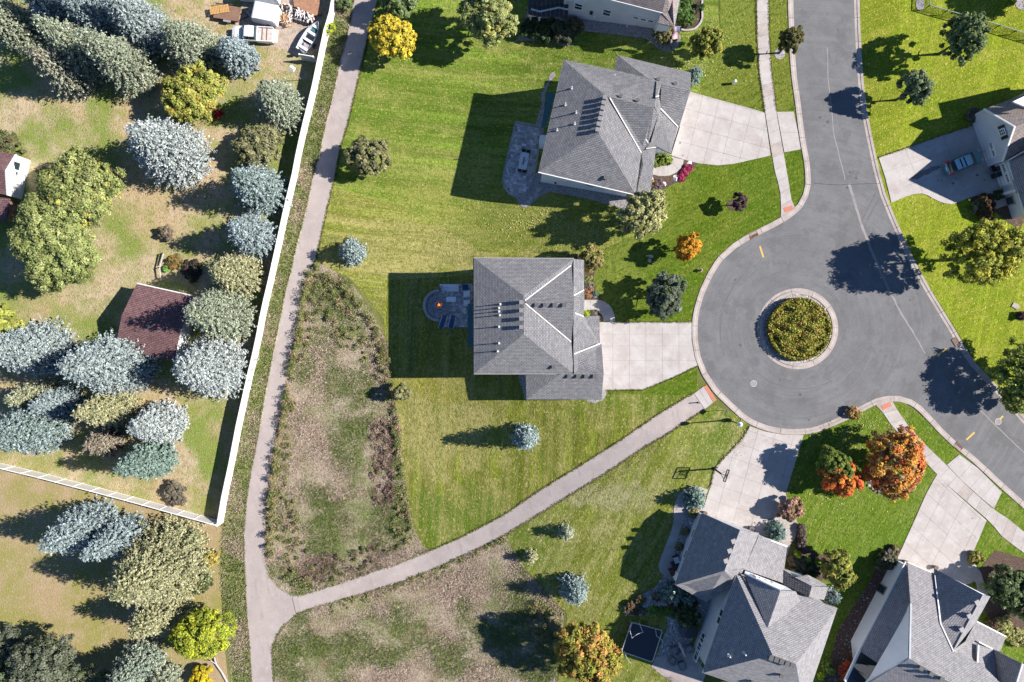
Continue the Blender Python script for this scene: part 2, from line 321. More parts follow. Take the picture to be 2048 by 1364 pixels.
m_oldwood = noise_mat('weathered_boards', (.24, .14, .095), [((.15, .09, .06), 3, .45, .65, .7, None), ((.34, .24, .18), 6, .5, .7, .5, None)])
m_bark = noise_mat('bark', (.10, .078, .06), [((.05, .04, .03), 9, .45, .65, .8, None)], (20, .8, .03))
m_fence = plain('white_vinyl', (.74, .70, .665), .5, var=.05, sc=1.2)
m_leaf = attr_mat('leaves', .75, .18)
m_needle = attr_mat('needles', .8, .05)
m_blade = attr_mat('grass_blades', .85, .25)
m_pebble = attr_mat('pebbles', .9)
m_paver = attr_mat('concrete_pavers', .9)
# ------------------------------------------------------------------ ground
def grid_ground():
    xs = [-90000, -25000, -8000, -3000, -1400, -700, -400] + list(range(-208, 2260, 16)) + [2400, 2700, 3400, 5000, 10000, 27000, 90000]
    ys = [-90000, -25000, -8000, -3000, -1400, -700, -400] + list(range(-208, 1580, 16)) + [1700, 2000, 2700, 4300, 9000, 26000, 90000]
    vs = [G(x, y) for y in ys for x in xs]; n = len(xs)
    fs = [(j * n + i, (j + 1) * n + i, (j + 1) * n + i + 1, j * n + i + 1) for j in range(len(ys) - 1) for i in range(n - 1)]
    o = mesh('ground', vs, fs, m_far, smooth=True); o["kind"] = "structure"
grid_ground()
def drape(poly, off, cut=True):
    """fill a polygon given in image pixels and lay it on the terrain"""
    bm = bmesh.new(); vs = [bm.verts.new((x, y, 0)) for x, y in poly]
    f = bm.faces.new(vs); bmesh.ops.triangulate(bm, faces=[f])
    x0, x1 = min(p[0] for p in poly), max(p[0] for p in poly); y0, y1 = min(p[1] for p in poly), max(p[1] for p in poly)
    if cut and x0 < 1560:
        for ax, lo, hi in ((0, x0, min(x1, 1620)), (1, y0, y1)):
            k = math.ceil(lo / 16) * 16
            while k < hi:
                co = (k, 0, 0) if ax == 0 else (0, k, 0)
                bmesh.ops.bisect_plane(bm, geom=bm.verts[:] + bm.edges[:] + bm.faces[:], dist=1e-4, plane_co=co, plane_no=(1, 0, 0) if ax == 0 else (0, 1, 0)); k += 16
    bmesh.ops.triangulate(bm, faces=[f for f in bm.faces if len(f.verts) > 4])
    bm.verts.index_update()
    vv = [G(v.co.x, v.co.y, off) for v in bm.verts]; ff = [tuple(v.index for v in f.verts) for f in bm.faces]
    bm.free()
    out = []
    for f in ff:
        a, b, c = (Vector(vv[i]) for i in f[:3]); out.append(f if (b - a).cross(c - a).z > 0 else f[::-1])
    return vv, out
def sheet(name, poly, mat, off, kind='structure', cut=True, parent=None):
    vs, fs = drape(poly, off, cut); o = mesh(name, vs, fs, mat, parent)
    if kind: o["kind"] = kind
    return o
def ribbon(name, pts, w, mat, off, kind='structure', parent=None):
    a, b = [], []
    for i, p in enumerate(pts):
        q0, q1 = pts[max(i - 1, 0)], pts[min(i + 1, len(pts) - 1)]; d = (q1[0] - q0[0], q1[1] - q0[1]); l = math.hypot(*d) or 1
        ww = w[i] if hasattr(w, '__len__') else w
        n = (-d[1] / l * ww / 2, d[0] / l * ww / 2); a.append((p[0] + n[0], p[1] + n[1])); b.append((p[0] - n[0], p[1] - n[1]))
    return sheet(name, a + b[::-1], mat, off, kind, cut=False, parent=parent)
def resample(pts, step):
    out = [pts[0]]; acc = 0
    for a, b in zip(pts, pts[1:]):
        l = math.dist(a, b); d = step - acc
        while d < l:
            out.append((a[0] + (b[0] - a[0]) * d / l, a[1] + (b[1] - a[1]) * d / l)); d += step
        acc = (acc + l) % step
    return out + [pts[-1]]
TL = [(713,-60),(708.5,0),(703,32),(695,69),(682,113),(674,153),(663.6,201),(650.4,253),(640,303),(624,360),(616,398),(605.6,446),(592.4,493),(582,541),(571,583),(560.7,633),(549.5,689),(539.6,741),(529,794),(518.5,860),(509,910),(502,945),(497,976),(493.5,1004),(488,1067),(489,1120),(491,1162),(493.5,1228),(499,1284),(504,1364),(508,1430)]
TR = [(770,-60),(756,0),(749.4,26),(737.5,66),(727,113),(720,143),(708.5,193),(695,251),(682,290),(669,358),(655.7,411),(645,459),(632,517),(616,540),(604,580),(593.7,643),(587,684),(576.5,728),(567,786),(560,828),(550,870),(543.5,918),(537,965),(531.7,1010),(530,1060),(530,1110),(537,1152),(558,1178),(584.5,1192)]
BT = [(605.6,1189),(685,1165),(750.7,1141),(790,1130),(861.6,1101),(922,1075),(1006,1031),(1079,981),(1158,933),(1237.5,883),(1316.7,828),(1375,793),(1388,786)]
BB = [(1409,818),(1382.7,835),(1343,862),(1285,896),(1211,946),(1132,994),(1058,1040),(1012,1068),(948.7,1101),(896,1124),(830,1154),(764,1175),(700.6,1194),(637,1212),(592.4,1227)]
TB = [(571,1247),(555.4,1270),(546,1292),(547,1330),(549,1364),(552,1430)]
# lots beyond the fence and the yards
FENCE = [(700,-100),(674,0),(667.6,37),(655.7,76.5),(645,127),(632,190),(620,237),(611,274),(601.6,317),(593.5,360),(579,419),(562,498),(547.5,564),(534,620),(521,690),(510,735),(501.5,772),(485.6,843),(470,925),(456.6,986),(447,1043)]
sheet('west_yard', [(-200,-150),(700,-150)] + FENCE[1:] + [(309,1005),(206,977),(97,949),(0,925),(-200,874)], m_west, .012)
sheet('south_west_yard', [(-200,876),(0,927),(97,951),(206,979),(309,1007),(447,1046),(440,1120),(445,1250),(470,1500),(-200,1500)], m_sand, .014)
sheet('trail_verge', FENCE[1:] + [(440,1120),(450,1250),(470,1430)] + TL[::-1][:-1], m_verge, .022)
sheet('backyard_lawn', [(750,-100),(1425,-100),(1440,60),(1400,200),(1330,330),(1280,480),(1180,500),(950,500),(900,462),(800,420),(663,372),(690,270),(720,150),(740,70)], m_lawnA, .02)
sheet('drying_lawn', [(664,368),(800,418),(900,460),(950,498),(1180,498),(1280,478),(1290,530),(1180,520),(1160,545),(950,560),(790,570),(770,640),(700,556),(640,530),(634,517),(645,459),(656,411)], m_lawnA2, .024)
sheet('lower_lawn', [(770,560),(960,550),(1160,560),(1200,800),(1385,745),(1400,780),(1316,826),(1237,881),(1158,931),(1079,979),(1006,1029),(922,1073),(862,1099),(845,1090),(825,1050),(805,940),(798,840),(778,750),(768,650)], m_lawnB, .028)
sheet('front_lawn', [(1440,60),(1440,-100),(1580,-100),(1590,110),(1605,230),(1622,350),(1600,430),(1520,485),(1440,560),(1400,660),(1392,790),(1290,790),(1170,780),(1150,560),(1180,510),(1270,470),(1320,330),(1395,195)], m_lawnC, .033)
sheet('east_lawn', [(1705,-100),(2300,-100),(2300,1100),(2080,900),(1950,720),(1850,560),(1770,400),(1730,250),(1715,150)], m_lawnD, .02, cut=False)
sheet('south_lawn', [(1392,832),(1430,810),(1500,845),(1480,885),(1425,945),(1415,1010),(1400,1180),(1420,1300),(1320,1460),(1095,1460),(1115,1364),(1135,1230),(1060,1150),(950,1105),(1012,1072),(1132,998),(1285,900)], m_lawnE, .026)
sheet('corner_lawn', [(1570,1000),(1600,860),(1660,835),(1740,800),(1790,792),(1880,860),(2060,1010),(2300,1200),(2300,1480),(1600,1480),(1620,1250),(1590,1120)], m_lawnC2, .03, cut=False)
B1 = [(610,538)] + TR[14:] + BT[:5] + [(846,1092),(826,1052),(806,942),(799,842),(781,756),(776,690),(745,625),(700,560),(640,526)]
B2 = [(594,1229)] + BB[::-1][1:8] + [(1020,1090),(1060,1150),(1130,1225),(1120,1300),(1100,1460),(556,1460)] + TB[::-1] 
sheet('meadow', B1, m_meadow, .032); sheet('meadow_south', B2, m_meadow, .032)
# trail
sheet('trail', TL + TB[::-1] + BB[::-1] + BT[::-1] + TR[::-1], m_trail, .05)
_te = resample([(x + 1.5, y) for x, y in TL[5:20]], 9); ribbon('sandy_edge', [(x + rnd.uniform(-1.2, 1.2), y) for x, y in _te], [rnd.uniform(.6, 3.2) for _ in _te], m_dryedge, .056)
trail_pad = sheet('trail_ramp', [(1387.7,787),(1407,772),(1427,805),(1409,818)], m_joint, .055)
# road
RW = [(1586,-120),(1586,0),(1588,60),(1590,115),(1594,160),(1600,200),(1606,250),(1612,290),(1618,320),(1621,350),(1621,370),(1616,392),(1603,417),(1579,437),(1551,453),(1521,468),(1497,480),(1472,496),(1443,522),(1425,551),(1409,585),(1398.5,620),(1394.6,645),(1395,680),(1401,714),(1414,746),(1435.5,778),(1462,804),(1488,828),(1508,841),(1534,851),(1565,857.5),(1593,858.5),(1621,856),(1641,850),(1661,842),(1692,828),(1716,815),(1737,804),(1754,796),(1777,791.5),(1799,792),(1825,800),(1844,814),(1864,835),(1887,860),(1909,881),(1929,897),(1952,916),(1980,942),(2008,968),(2036,993),(2060,1014),(2200,1130)]
RE = [(1707.5,-120),(1707.5,0),(1709,56),(1712,113),(1716,169),(1723,226),(1734,282),(1746,339),(1760,391),(1778,436),(1799,484),(1825,538),(1853,588),(1881,634),(1901,667),(1918,697),(1940,730),(1980,773),(2008,804),(2048,849),(2200,1010)]
sheet('road', RW + RE[::-1], m_road, .038, cut=False)
def jig(pts, n=6, a=1.2):
    out = []
    for i in range(len(pts) - 1):
        for k in range(n):
            t = k / n; out.append((pts[i][0] * (1 - t) + pts[i + 1][0] * t + rnd.uniform(-a, a), pts[i][1] * (1 - t) + pts[i + 1][1] * t + rnd.uniform(-a, a) * .5))
    return out + [pts[-1]]
q = jig([(1698,368),(1709,405),(1728.6,467),(1748.5,515),(1771,566),(1799,622),(1827.5,667.5),(1850,707)], 5, .7)
ribbon('road_seam', q, [6 * (1 - .6 * i / len(q)) * rnd.uniform(.8, 1.2) for i in range(len(q))], m_seal, .043)
for pts, w in (([(1654,95),(1656,160),(1668,270),(1690,360)], 2.0), ([(1960,820),(2000,860),(2048,905),(2100,950)], 2.2)):
    ribbon('road_seam', jig(pts, 6, .6), w, m_seal, .0432)
ribbon('road_crack', jig([(1628,367),(1680,370),(1755,367)], 8, 1.0), 1.0, m_tar, .0436)
for x, y, a in ((1523,503.5,72), (1884,704,-34), (1998,840,-48), (1940.5,872,-42)):
    ca, sa = math.cos(R(a)), math.sin(R(a)); l, w = 11 if a < 0 else 11.5, 1.7
    sheet('road_marking', [(x + u * ca - v * sa, y + u * sa + v * ca) for u, v in ((-l, -w), (l, -w), (l, w), (-l, w))], m_yellow, .046, cut=False)
# kerbs: pieces of concrete with joints between them
PROF = [(-.4, .03), (0, .048), (4.8, .056), (6.0, .105), (10.8, .115), (11.6, .02)]
def kerb(root, line, side, step=48, prof=PROF):
    fine = resample(line, step / 4)
    fine = [p for i, p in enumerate(fine) if i == 0 or math.dist(p, fine[i - 1]) > 1]
    nor = []
    for i in range(len(fine)):
        a, b = fine[max(i - 1, 0)], fine[min(i + 1, len(fine) - 1)]; l = math.dist(a, b); nor.append((-(b[1] - a[1]) / l * side, (b[0] - a[0]) / l * side))
    for s in range(0, len(fine) - 1, 4):
        seg = list(range(s, min(s + 5, len(fine)))); m = MB(); secs = []
        for j, i in enumerate(seg):
            p = fine[i]
            if j == 0: q = fine[seg[1]]; l = math.dist(p, q); p = (p[0] + (q[0] - p[0]) * .35 / l, p[1] + (q[1] - p[1]) * .35 / l)
            if j == len(seg) - 1: q = fine[seg[-2]]; l = math.dist(p, q); p = (p[0] + (q[0] - p[0]) * .35 / l, p[1] + (q[1] - p[1]) * .35 / l)
            secs.append([G(p[0] + nor[i][0] * d, p[1] + nor[i][1] * d, z) for d, z in prof])
        m.loft(secs); m.build('kerb_stone', m_con2, root)
ks = struct_root('kerb'); kerb(ks, RW, 1); kerb(ks, RE, -1)
ISLC = (1595, 657.5)
circ = [(ISLC[0] + 81 * math.cos(2 * math.pi * k / 64), ISLC[1] + 81 * math.sin(2 * math.pi * k / 64)) for k in range(65)]
ki = struct_root('island_kerb'); kerb(ki, circ, 1, 46, [(-.4, .03), (0, .05), (5.2, .06), (6.6, .15), (11.5, .165), (12.4, .02)])
sheet('island_gravel', [(ISLC[0] + 70 * math.cos(2 * math.pi * k / 40), ISLC[1] + 70 * math.sin(2 * math.pi * k / 40)) for k in range(40)], m_gravel, .075, cut=False)
# slabs of concrete
def clip(poly, co, no):
    out = []; n = len(poly)
    for i in range(n):
        a, b = poly[i], poly[(i + 1) % n]
        da = (a[0] - co[0]) * no[0] + (a[1] - co[1]) * no[1]; db = (b[0] - co[0]) * no[0] + (b[1] - co[1]) * no[1]
        if da >= 0: out.append(a)
        if da * db < 0: t = da / (da - db); out.append((a[0] + (b[0] - a[0]) * t, a[1] + (b[1] - a[1]) * t))
    return out
def area(p): return .5 * sum(p[i][0] * p[(i + 1) % len(p)][1] - p[(i + 1) % len(p)][0] * p[i][1] for i in range(len(p)))
def inset(p, d):
    if area(p) < 0: p = p[::-1]
    n = len(p); out = []
    for i in range(n):
        a, b, c = p[i - 1], p[i], p[(i + 1) % n]
        d1 = (b[0] - a[0], b[1] - a[1]); d2 = (c[0] - b[0], c[1] - b[1]); l1 = math.hypot(*d1); l2 = math.hypot(*d2)
        if l1 < 1e-6 or l2 < 1e-6: continue
        n1 = (-d1[1] / l1, d1[0] / l1); n2 = (-d2[1] / l2, d2[0] / l2)
        k = 1 + n1[0] * n2[0] + n1[1] * n2[1]
        if k < .25: k = .25
        out.append((b[0] + (n1[0] + n2[0]) * d / k, b[1] + (n1[1] + n2[1]) * d / k))
    return out
def slab(parent, poly, mat, top=.085, bot=.0, gap=.17, name='slab'):
    c = [poly[0]]
    for p in poly[1:]:
        if math.dist(p, c[-1]) > .3: c.append(p)
    if len(c) > 2 and math.dist(c[0], c[-1]) < .3: c.pop()
    if len(c) < 3 or abs(area(c)) < 12: return
    c = inset(c, gap); n = len(c); dz = rnd.uniform(-.004, .004)
    vs = [G(x, y, bot) for x, y in c] + [G(x, y, top + dz) for x, y in c]
    # pixel y runs down, so the ring is clockwise in the world
    mesh(name, vs, [tuple(range(n, 2 * n))[::-1]] + [(i, n + i, n + (i + 1) % n, (i + 1) % n) for i in range(n)], mat, parent)
def paving(name, poly, mat, la, lb, top=.085, base=True):
    """la, lb: two families of joint lines, each (point, direction angle in degrees, [offsets in pixels])"""
    root = struct_root(name)
    if base: sheet('joint_bed', poly, m_joint, top - .03, None, parent=root)
    cells = [poly]
    for (co, ang, offs) in (la, lb):
        no = (-math.sin(R(ang)), math.cos(R(ang))); nxt = []
        for c in cells:
            rest = c
            for o in sorted(offs):
                pc = (co[0] + no[0] * o, co[1] + no[1] * o)
                a = clip(rest, pc, (-no[0], -no[1])); rest = clip(rest, pc, no)
                if len(a) > 2: nxt.append(a)
                if len(rest) < 3: break
            if len(rest) > 2: nxt.append(rest)
        cells = nxt
    for c in cells: slab(root, c, mat, top)
    return root
rg = lambda a, b, s: [a + s * i for i in range(int((b - a) / s) + 1)]
D1 = [(1376,186),(1381,184),(1431,198),(1512,220),(1529,225.5),(1541,311),(1512,318),(1480,325),(1464,328.6),(1433,331),(1396,327),(1364,318.5),(1343,311.5),(1335,300)]
paving('driveway', D1, m_con, ((1376,185), 15.2, rg(0, 160, 33)), ((1376,185), 104, rg(-200, 40, 34)))
paving('driveway_apron', [(1553,224),(1587,223.5),(1595,262),(1601,299),(1568,305),(1560,262)], m_con, ((1553,265), 0, [0]), ((1577,224), 83, [60]))
D2 = [(1195,644.5),(1383,643.5),(1383,680),(1389,714),(1395,731),(1345,755),(1303,772.5),(1285,779),(1212,780.5),(1195,780)]
paving('driveway', D2, m_con, ((0,0), 0, [668.6,692,721,750]), ((1225.6,0), 90, rg(-132, 0, 33)))
W2 = [(1160,600),(1200,600),(1209,603),(1217,609),(1224,617),(1229,630),(1231,643.2),(1207,643.2),(1206,634),(1202,628),(1195,624.5),(1160,624)]
paving('front_walk', W2, m_con, ((1190,640), 88, [-20,8]), ((1207,626), 20, [-12]))
W1 = [(1302,338),(1309,327),(1327,332.5),(1335,330.5),(1340.5,326),(1343,313),(1353,316.5),(1367.5,319.5),(1366,328),(1361.6,336.5),(1353,345),(1340,351),(1328,352.5),(1316,352),(1300,348)]
paving('front_walk', W1, m_con, ((1334,326), 84, [0]), ((1342,322), 50, [0]))
D3 = [(1757,316),(1780,307),(1806,298),(1870,275),(1949,248.5),(1980,330),(2004,378),(1971.5,385),(1935,397),(1912,406),(1901,408.5),(1887,406.5),(1876,402.5),(1867,398),(1855,391),(1842,387),(1826,388.5),(1810.5,393.5),(1792,401.5),(1782,405.5),(1770,356)]
paving('driveway', D3, m_con, ((1870,330), -18, [-18,22]), ((1860,330), 68, [-45,35]))
D4 = [(1499,852),(1530,863),(1565,869),(1607,870),(1596,906),(1582,951),(1572,985),(1556,1046),(1550,1075),(1480,1065),(1398,1034),(1411,1002),(1419.6,975.6),(1427.5,944),(1433,932),(1441,923),(1462,900),(1483,878),(1492,865)]
paving('driveway', D4, m_con, ((1410,1010), 18.5, rg(-200, 60, 31)), ((1420,1000), 105, rg(-200, 60, 36)))
D5 = [(1873.5,948),(1896,972),(1937,1009),(1972.5,1040.5),(1956,1080),(1938,1121),(1952,1134),(1958,1160),(1900,1180),(1795,1130),(1793.6,1117),(1822,1054),(1853,984.6)]
paving('driveway', D5, m_con, ((1873,948), 42, rg(-60, 190, 34)), ((1860,985), 117, rg(-200, 30, 44)))
paving('driveway_apron', [(1893,929.5),(1918,908.5),(1955,936),(2003,984),(1987,1017),(1957,992),(1923,961)], m_con, ((1893,930), 40, [14]), ((1918,910), 132, rg(-120, 0, 30)))
paving('entry_walk', [(1941,1121),(1951,1130),(1962,1146),(1968,1166),(1976,1180),(1974,1200),(1958,1195),(1952,1168),(1945,1152),(1938,1140)], m_con, ((1958,1150), 60, [0]), ((1962,1168), -20, [0]))
W4 = [(1416,979.5),(1402,974),(1387,972),(1369,978),(1356,990.5),(1349.5,1005),(1347,1018),(1347,1043),(1341.4,1064),(1332.6,1086),(1322,1113.7),(1316.5,1131),(1319.4,1143),(1327,1150),(1341.4,1155),(1350,1130),(1350,1102),(1357.6,1069.7),(1366,1043),(1366,1020),(1369,1006.7),(1376.6,993.5),(1392,990),(1409,992)]
paving('side_walk', W4, m_con, ((1347,1005), 8, [0,14,40,66,90,116]), ((1391,975), 92, [0]))
W4b = [(1571,988),(1576,1000),(1590,1030),(1596,1050),(1590,1075),(1580,1090),(1570,1125),(1560,1130),(1558,1090),(1555,1050)]
paving('front_walk', W4b, m_con2, ((1575,1030), 0, [0,26,55]), ((0,0), 0, [-1]))
# pavements
def walk(name, left, right, step):
    root = struct_root(name); sheet('joint_bed', left + right[::-1], m_joint, .06, None, parent=root)
    def par(pts, n):
        L = [0]
        for a, b in zip(pts, pts[1:]): L.append(L[-1] + math.dist(a, b))
        return [(float(np.interp(t, L, [p[0] for p in pts])), float(np.interp(t, L, [p[1] for p in pts]))) for t in np.linspace(0, L[-1], n + 1)]
    n = max(1, round(sum(math.dist(a, b) for a, b in zip(left, left[1:])) / step)); a, b = par(left, n), par(right, n)
    for i in range(n): slab(root, [a[i], a[i + 1], b[i + 1], b[i]], m_con if (i * 7919) % 5 else m_con2, .09, name='paving_slab')
    return root
walk('pavement', [(1512.7,-72),(1512.7,0),(1514,70),(1518,141),(1524,183.5),(1530,226),(1542,302),(1551,353),(1558,371),(1561.5,396),(1561,436)],
     [(1536.7,-72),(1536.7,0),(1537.5,70),(1542,141),(1548,183.5),(1552,223),(1566,302),(1575,353),(1581,390),(1583,402),(1592,421)], 24)
walk('pavement', [(1749,808),(1762.5,821),(1785,855),(1813,882),(1858.5,933),(1895,971),(1937.6,1007.5),(1980,1044),(2005,1075),(2048,1106),(2140,1172)],
     [(1783,800),(1791,815.5),(1819,855),(1853,892),(1892.4,930),(1923.5,962),(1957,993),(1987,1019),(2017,1038),(2048,1064),(2140,1132)], 25)
def pad(poly):
    o = thing('tactile_pad', *poly[1]); vs, fs = [], []
    p = poly[0]; n = 4
    c = [G(x, y, .105) for x, y in p]; b = [G(x, y, .06) for x, y in p]
    mesh('pad_plate', b + c, [(4, 5, 6, 7)[::-1]] + [(i, 4 + i, 4 + (i + 1) % 4, (i + 1) % 4) for i in range(4)], m_brickpad, o)
    m = MB(); A, B_, D = Vector(c[0]), Vector(c[1]), Vector(c[3])
    nu = max(3, int((B_ - A).length / .16)); nv = max(3, int((D - A).length / .16))
    for i in range(nu):
        for j in range(nv):
            q = A + (B_ - A) * ((i + .5) / nu) + (D - A) * ((j + .5) / nv); m.box(q.x - .03, q.y - .03, q.z, q.x + .03, q.y + .03, q.z + .012)
    d = m.build('pad_studs', m_brickpad, o); d["kind"] = "stuff"
pad([[(1566,416),(1584,411),(1586,420),(1569,425)], ('red tactile warning pad where the long pavement meets the bend above the turning circle', 'tactile pad')])
pad([[(1407,773),(1413,770),(1433,800),(1426.5,804)], ('long narrow red tactile pad at the street end of the trail', 'tactile pad')])
pad([[(1761,811.5),(1779.5,803.5),(1782.5,811.5),(1765,820)], ('red tactile warning pad on the kerb ramp below the roundabout, beside the lower pavement', 'tactile pad')])
slab(trail_pad, [(1387.7,787),(1398,779),(1418,811.5),(1409,818)], m_con, .09); slab(trail_pad, [(1398,779),(1407,772.5),(1426,804.5),(1418,811.5)], m_con, .09)
for i, (x, y, lab) in enumerate(((1507,767,'round pale manhole cover in the asphalt left of the island'), (1996,843,'round pale manhole cover in the street at the right edge, beside a yellow dash'))):
    o = thing('manhole_cover', lab, 'manhole cover', G(x, y, .04), 'manhole covers in the road')
    MB().lathe([(.42, 0), (.42, .012), (.34, .014)], 20).build('cover_rim', m_con, o); m = MB()
    MB().lathe([(.33, .0), (.33, .018), (.3, .02)], 20).build('cover_plate', m_seal, o)
for x, y, a, lab in ((1507,470,-28,'rusty storm drain grate in the kerb above left of the turning circle'), (1911.5,684,58,'red brown storm drain grate in the right hand kerb level with the island'), (1916,893,45,'rusty storm drain grate in the kerb beside the two lower yellow dashes'), (2023,817,50,'dark storm drain grate in the kerb at the right edge of the picture')):
    o = thing('storm_drain', lab, 'storm drain', G(x, y, .06), 'storm drains in the kerb', -R(a))
    MB().box(-.5, -.3, -.02, .5, .3, .02).build('drain_pit', m_dark, o)
    f = MB().box(-.55, -.36, 0, .55, -.28, .06).box(-.55, .28, 0, .55, .36, .06).box(-.55, -.28, 0, -.47, .28, .06).box(.47, -.28, 0, .55, .28, .06); f.build('drain_frame', m_oldwood, o)
    g = MB()
    for k in range(5): g.box(-.4 + k * .18, -.28, .02, -.34 + k * .18, .28, .05)
    g.build('drain_grate', m_oldwood, o)
ribbon('trail_joint', jig([(584.5,1192),(588,1210),(592.4,1227)], 4, .5), 1.0, m_tar, .054)
ribbon('trail_joint', jig([(895,1090),(902,1107),(908,1120)], 4, .5), .9, m_seal, .054)
# planting beds
def bed(name, poly, mat, off=.06): return sheet(name, poly, mat, off)
bed('gravel_bed', [(1030,393),(1034,400),(1040,410),(1046,415),(1053,415),(1064,408),(1076,396),(1092.6,386),(1100,384),(1140,391),(1189,401),(1239,415),(1262,425),(1275,400),(1265,385),(1090,350),(1072,345),(1066,372),(1053,388)], m_gravel)
bed('gravel_bed', [(1082,185),(1112,150),(1107,144),(1100,148),(1090,190),(1070,250),(1086,300)], m_gravel)
bed('gravel_bed', [(1036,385-327+20),(1049,45),(1052,30),(1060,10),(1140,0),(1140,40),(1310,62),(1330,75),(1350,60),(1362,75),(1355,95),(1335,104),(1318,99),(1305,88),(1290,76),(1262,73),(1162,62),(1150,67),(1142,78),(1145,92),(1130,93),(1105,86),(1060,82),(1030,82)], m_gravel)
bed('garden_bed', [(1358,0),(1380,-20),(1404,0),(1403,20),(1404,40),(1395,55),(1380,61),(1360,60),(1350,40)], m_mulch, .06)
bed('mulch_bed', [(1343,312),(1309,327),(1309,318),(1320,305),(1343,305)], m_mulch)
bed('mulch_bed', [(1367.5,320),(1395,327.5),(1385,338),(1372,352),(1355,364),(1335,374),(1318,383),(1296,388),(1298,362),(1302,349),(1316,353),(1340,352.5),(1356,343.5),(1364,334)], m_mulch)
bed('mulch_bed', [(1148,510),(1160,512),(1180,523),(1190,535),(1187,560),(1190,580),(1197,590),(1203,599),(1165,599),(1150,560)], m_mulch)
bed('mulch_bed', [(1165,624.5),(1195,625),(1202,629),(1205,640),(1203,646),(1190,640)], m_mulch)
bed('gravel_bed', [(1200,779),(1213,781),(1212,790),(1206,800),(1190,806),(1172,802),(1200,795)], m_gravel)
bed('gravel_bed', [(1038,745),(1055,745),(1055,802),(1049,798),(1044,775),(1037,755)], m_gravel)
bed('gravel_bed', [(1369,1007),(1378,994),(1400,993),(1412,1000),(1408,1025),(1385,1080),(1350,1160),(1341,1153),(1350,1130),(1350,1102),(1358,1070),(1366,1043),(1366,1020)], m_gravel, .045)
bed('gravel_bed', [(1327,1151),(1345,1150),(1420,1200),(1418,1230),(1392,1250),(1376,1300),(1340,1330),(1312,1318),(1320,1290),(1334,1255),(1335,1240),(1328,1230),(1316,1226),(1300,1227),(1278,1231),(1262,1232),(1251,1228),(1247,1218),(1250,1207),(1265,1198),(1290,1186),(1308,1176),(1317,1165)], m_gravel, .045)
bed('terrace', [(1302,1333),(1312,1313),(1345,1318),(1376,1290),(1395,1320),(1412,1345),(1400,1380),(1440,1400),(1440,1440),(1400,1390),(1369,1365)], m_con2, .075)
bed('mulch_bed', [(1590,1056),(1612,1054),(1612,1085),(1620,1100),(1640,1108),(1665,1112),(1690,1120),(1690,1165),(1640,1160),(1590,1140),(1580,1120),(1590,1095)], m_mulch)
bed('mulch_bed', [(1762,1112),(1764,1100),(1772,1092),(1785,1089),(1798,1092),(1802,1097),(1790,1125)], m_mulch)
bed('gravel_bed', [(1675,1260),(1735,1170),(1748,1140),(1795,1105),(1810,1130),(1740,1290),(1700,1400),(1640,1400)], m_mulch, .045)
bed('mulch_bed', [(1730,955),(1738,975),(1755,985),(1776,989),(1795,983),(1800,965),(1780,930),(1740,930)], m_mulch)
bed('mulch_bed', [(1956,1140),(1990,1100),(2060,1120),(2080,1230),(2040,1260),(1985,1250),(1965,1215),(1975,1180)], m_mulch, .05)
bed('mulch_bed', [(1940,405),(1965,395),(1985,420),(2010,440),(2040,460),(2060,400),(2000,380),(1965,386),(1968,395),(1945,390)], m_mulch, .05)
paving('porch_walk', [(1968,386),(1985,382),(1990,400),(2010,396),(2014,410),(1983,421),(1976,405)], m_con, ((1985,400), 70, [0]), ((0,0), 0, [-1]))
bed('mulch_ring', [(1465 + 11 * math.cos(k * .5236) , 410 + 11 * math.sin(k * .5236)) for k in range(12)], m_mulch)
bed('mulch_ring', [(1559 + 11 * math.cos(k * .5236), 108 + 11 * math.sin(k * .5236)) for k in range(12)], m_gravel)
bed('mulch_ring', [(2043 + 13 * math.cos(k * .5236), 8 + 12 * math.sin(k * .5236)) for k in range(12)], m_gravel)
bed('mulch_ring', [(1840 + 9 * math.cos(k * .5236), 9 + 13 * math.sin(k * .5236)) for k in range(12)], m_gravel)
bed('mulch_ring', [(2040 + 9 * math.cos(k * .5236), 632 + 10 * math.sin(k * .5236)) for k in range(12)], m_mulch)
bed('dirt_lot', [(470,35),(500,-40),(660,-60),(640,40),(640,100),(600,115),(560,95),(450,95)], noise_mat('bare_dirt', (.42,.33,.27), [((.26,.2,.15),1.5,.45,.65,.8,None), ((.52,.44,.37),5,.5,.7,.6,None), ((.2,.21,.07),.5,.55,.68,.8,None)], (8,.8,.08)), .02)
m_oil = plain('oily_concrete', (.17,.145,.13), .7, var=.3, sc=2)
sheet('oil_stain', jig([(1817,358),(1830,350),(1843,341),(1852,340),(1860,334),(1872,332),(1881,334),(1874,340),(1866,342),(1857,349),(1848,351),(1834,359),(1817,358)], 4, 1.3)[:-1], m_oil, .0935, cut=False)
for x_, y_, r_ in ((1905,367,3.2),(1953,350,3.6),(1876,361,2.2),(1883,361,1.6),(1968,360,1.8),(1911,357,2)): sheet('oil_stain', [(x_ + r_ * rnd.uniform(.6, 1.3) * math.cos(k * .785), y_ + r_ * rnd.uniform(.6, 1.2) * math.sin(k * .785)) for k in range(8)], m_oil, .0935, cut=False)
for x_, y_, r_ in ((1360,286,2),(1365,311,1.6),(1944,1036,1.5),(1557,1030,1.3)): sheet('oil_stain', [(x_ + r_ * rnd.uniform(.6, 1.3) * math.cos(k * .785), y_ + r_ * rnd.uniform(.6, 1.2) * math.sin(k * .785)) for k in range(8)], m_oil, .0935, cut=False)
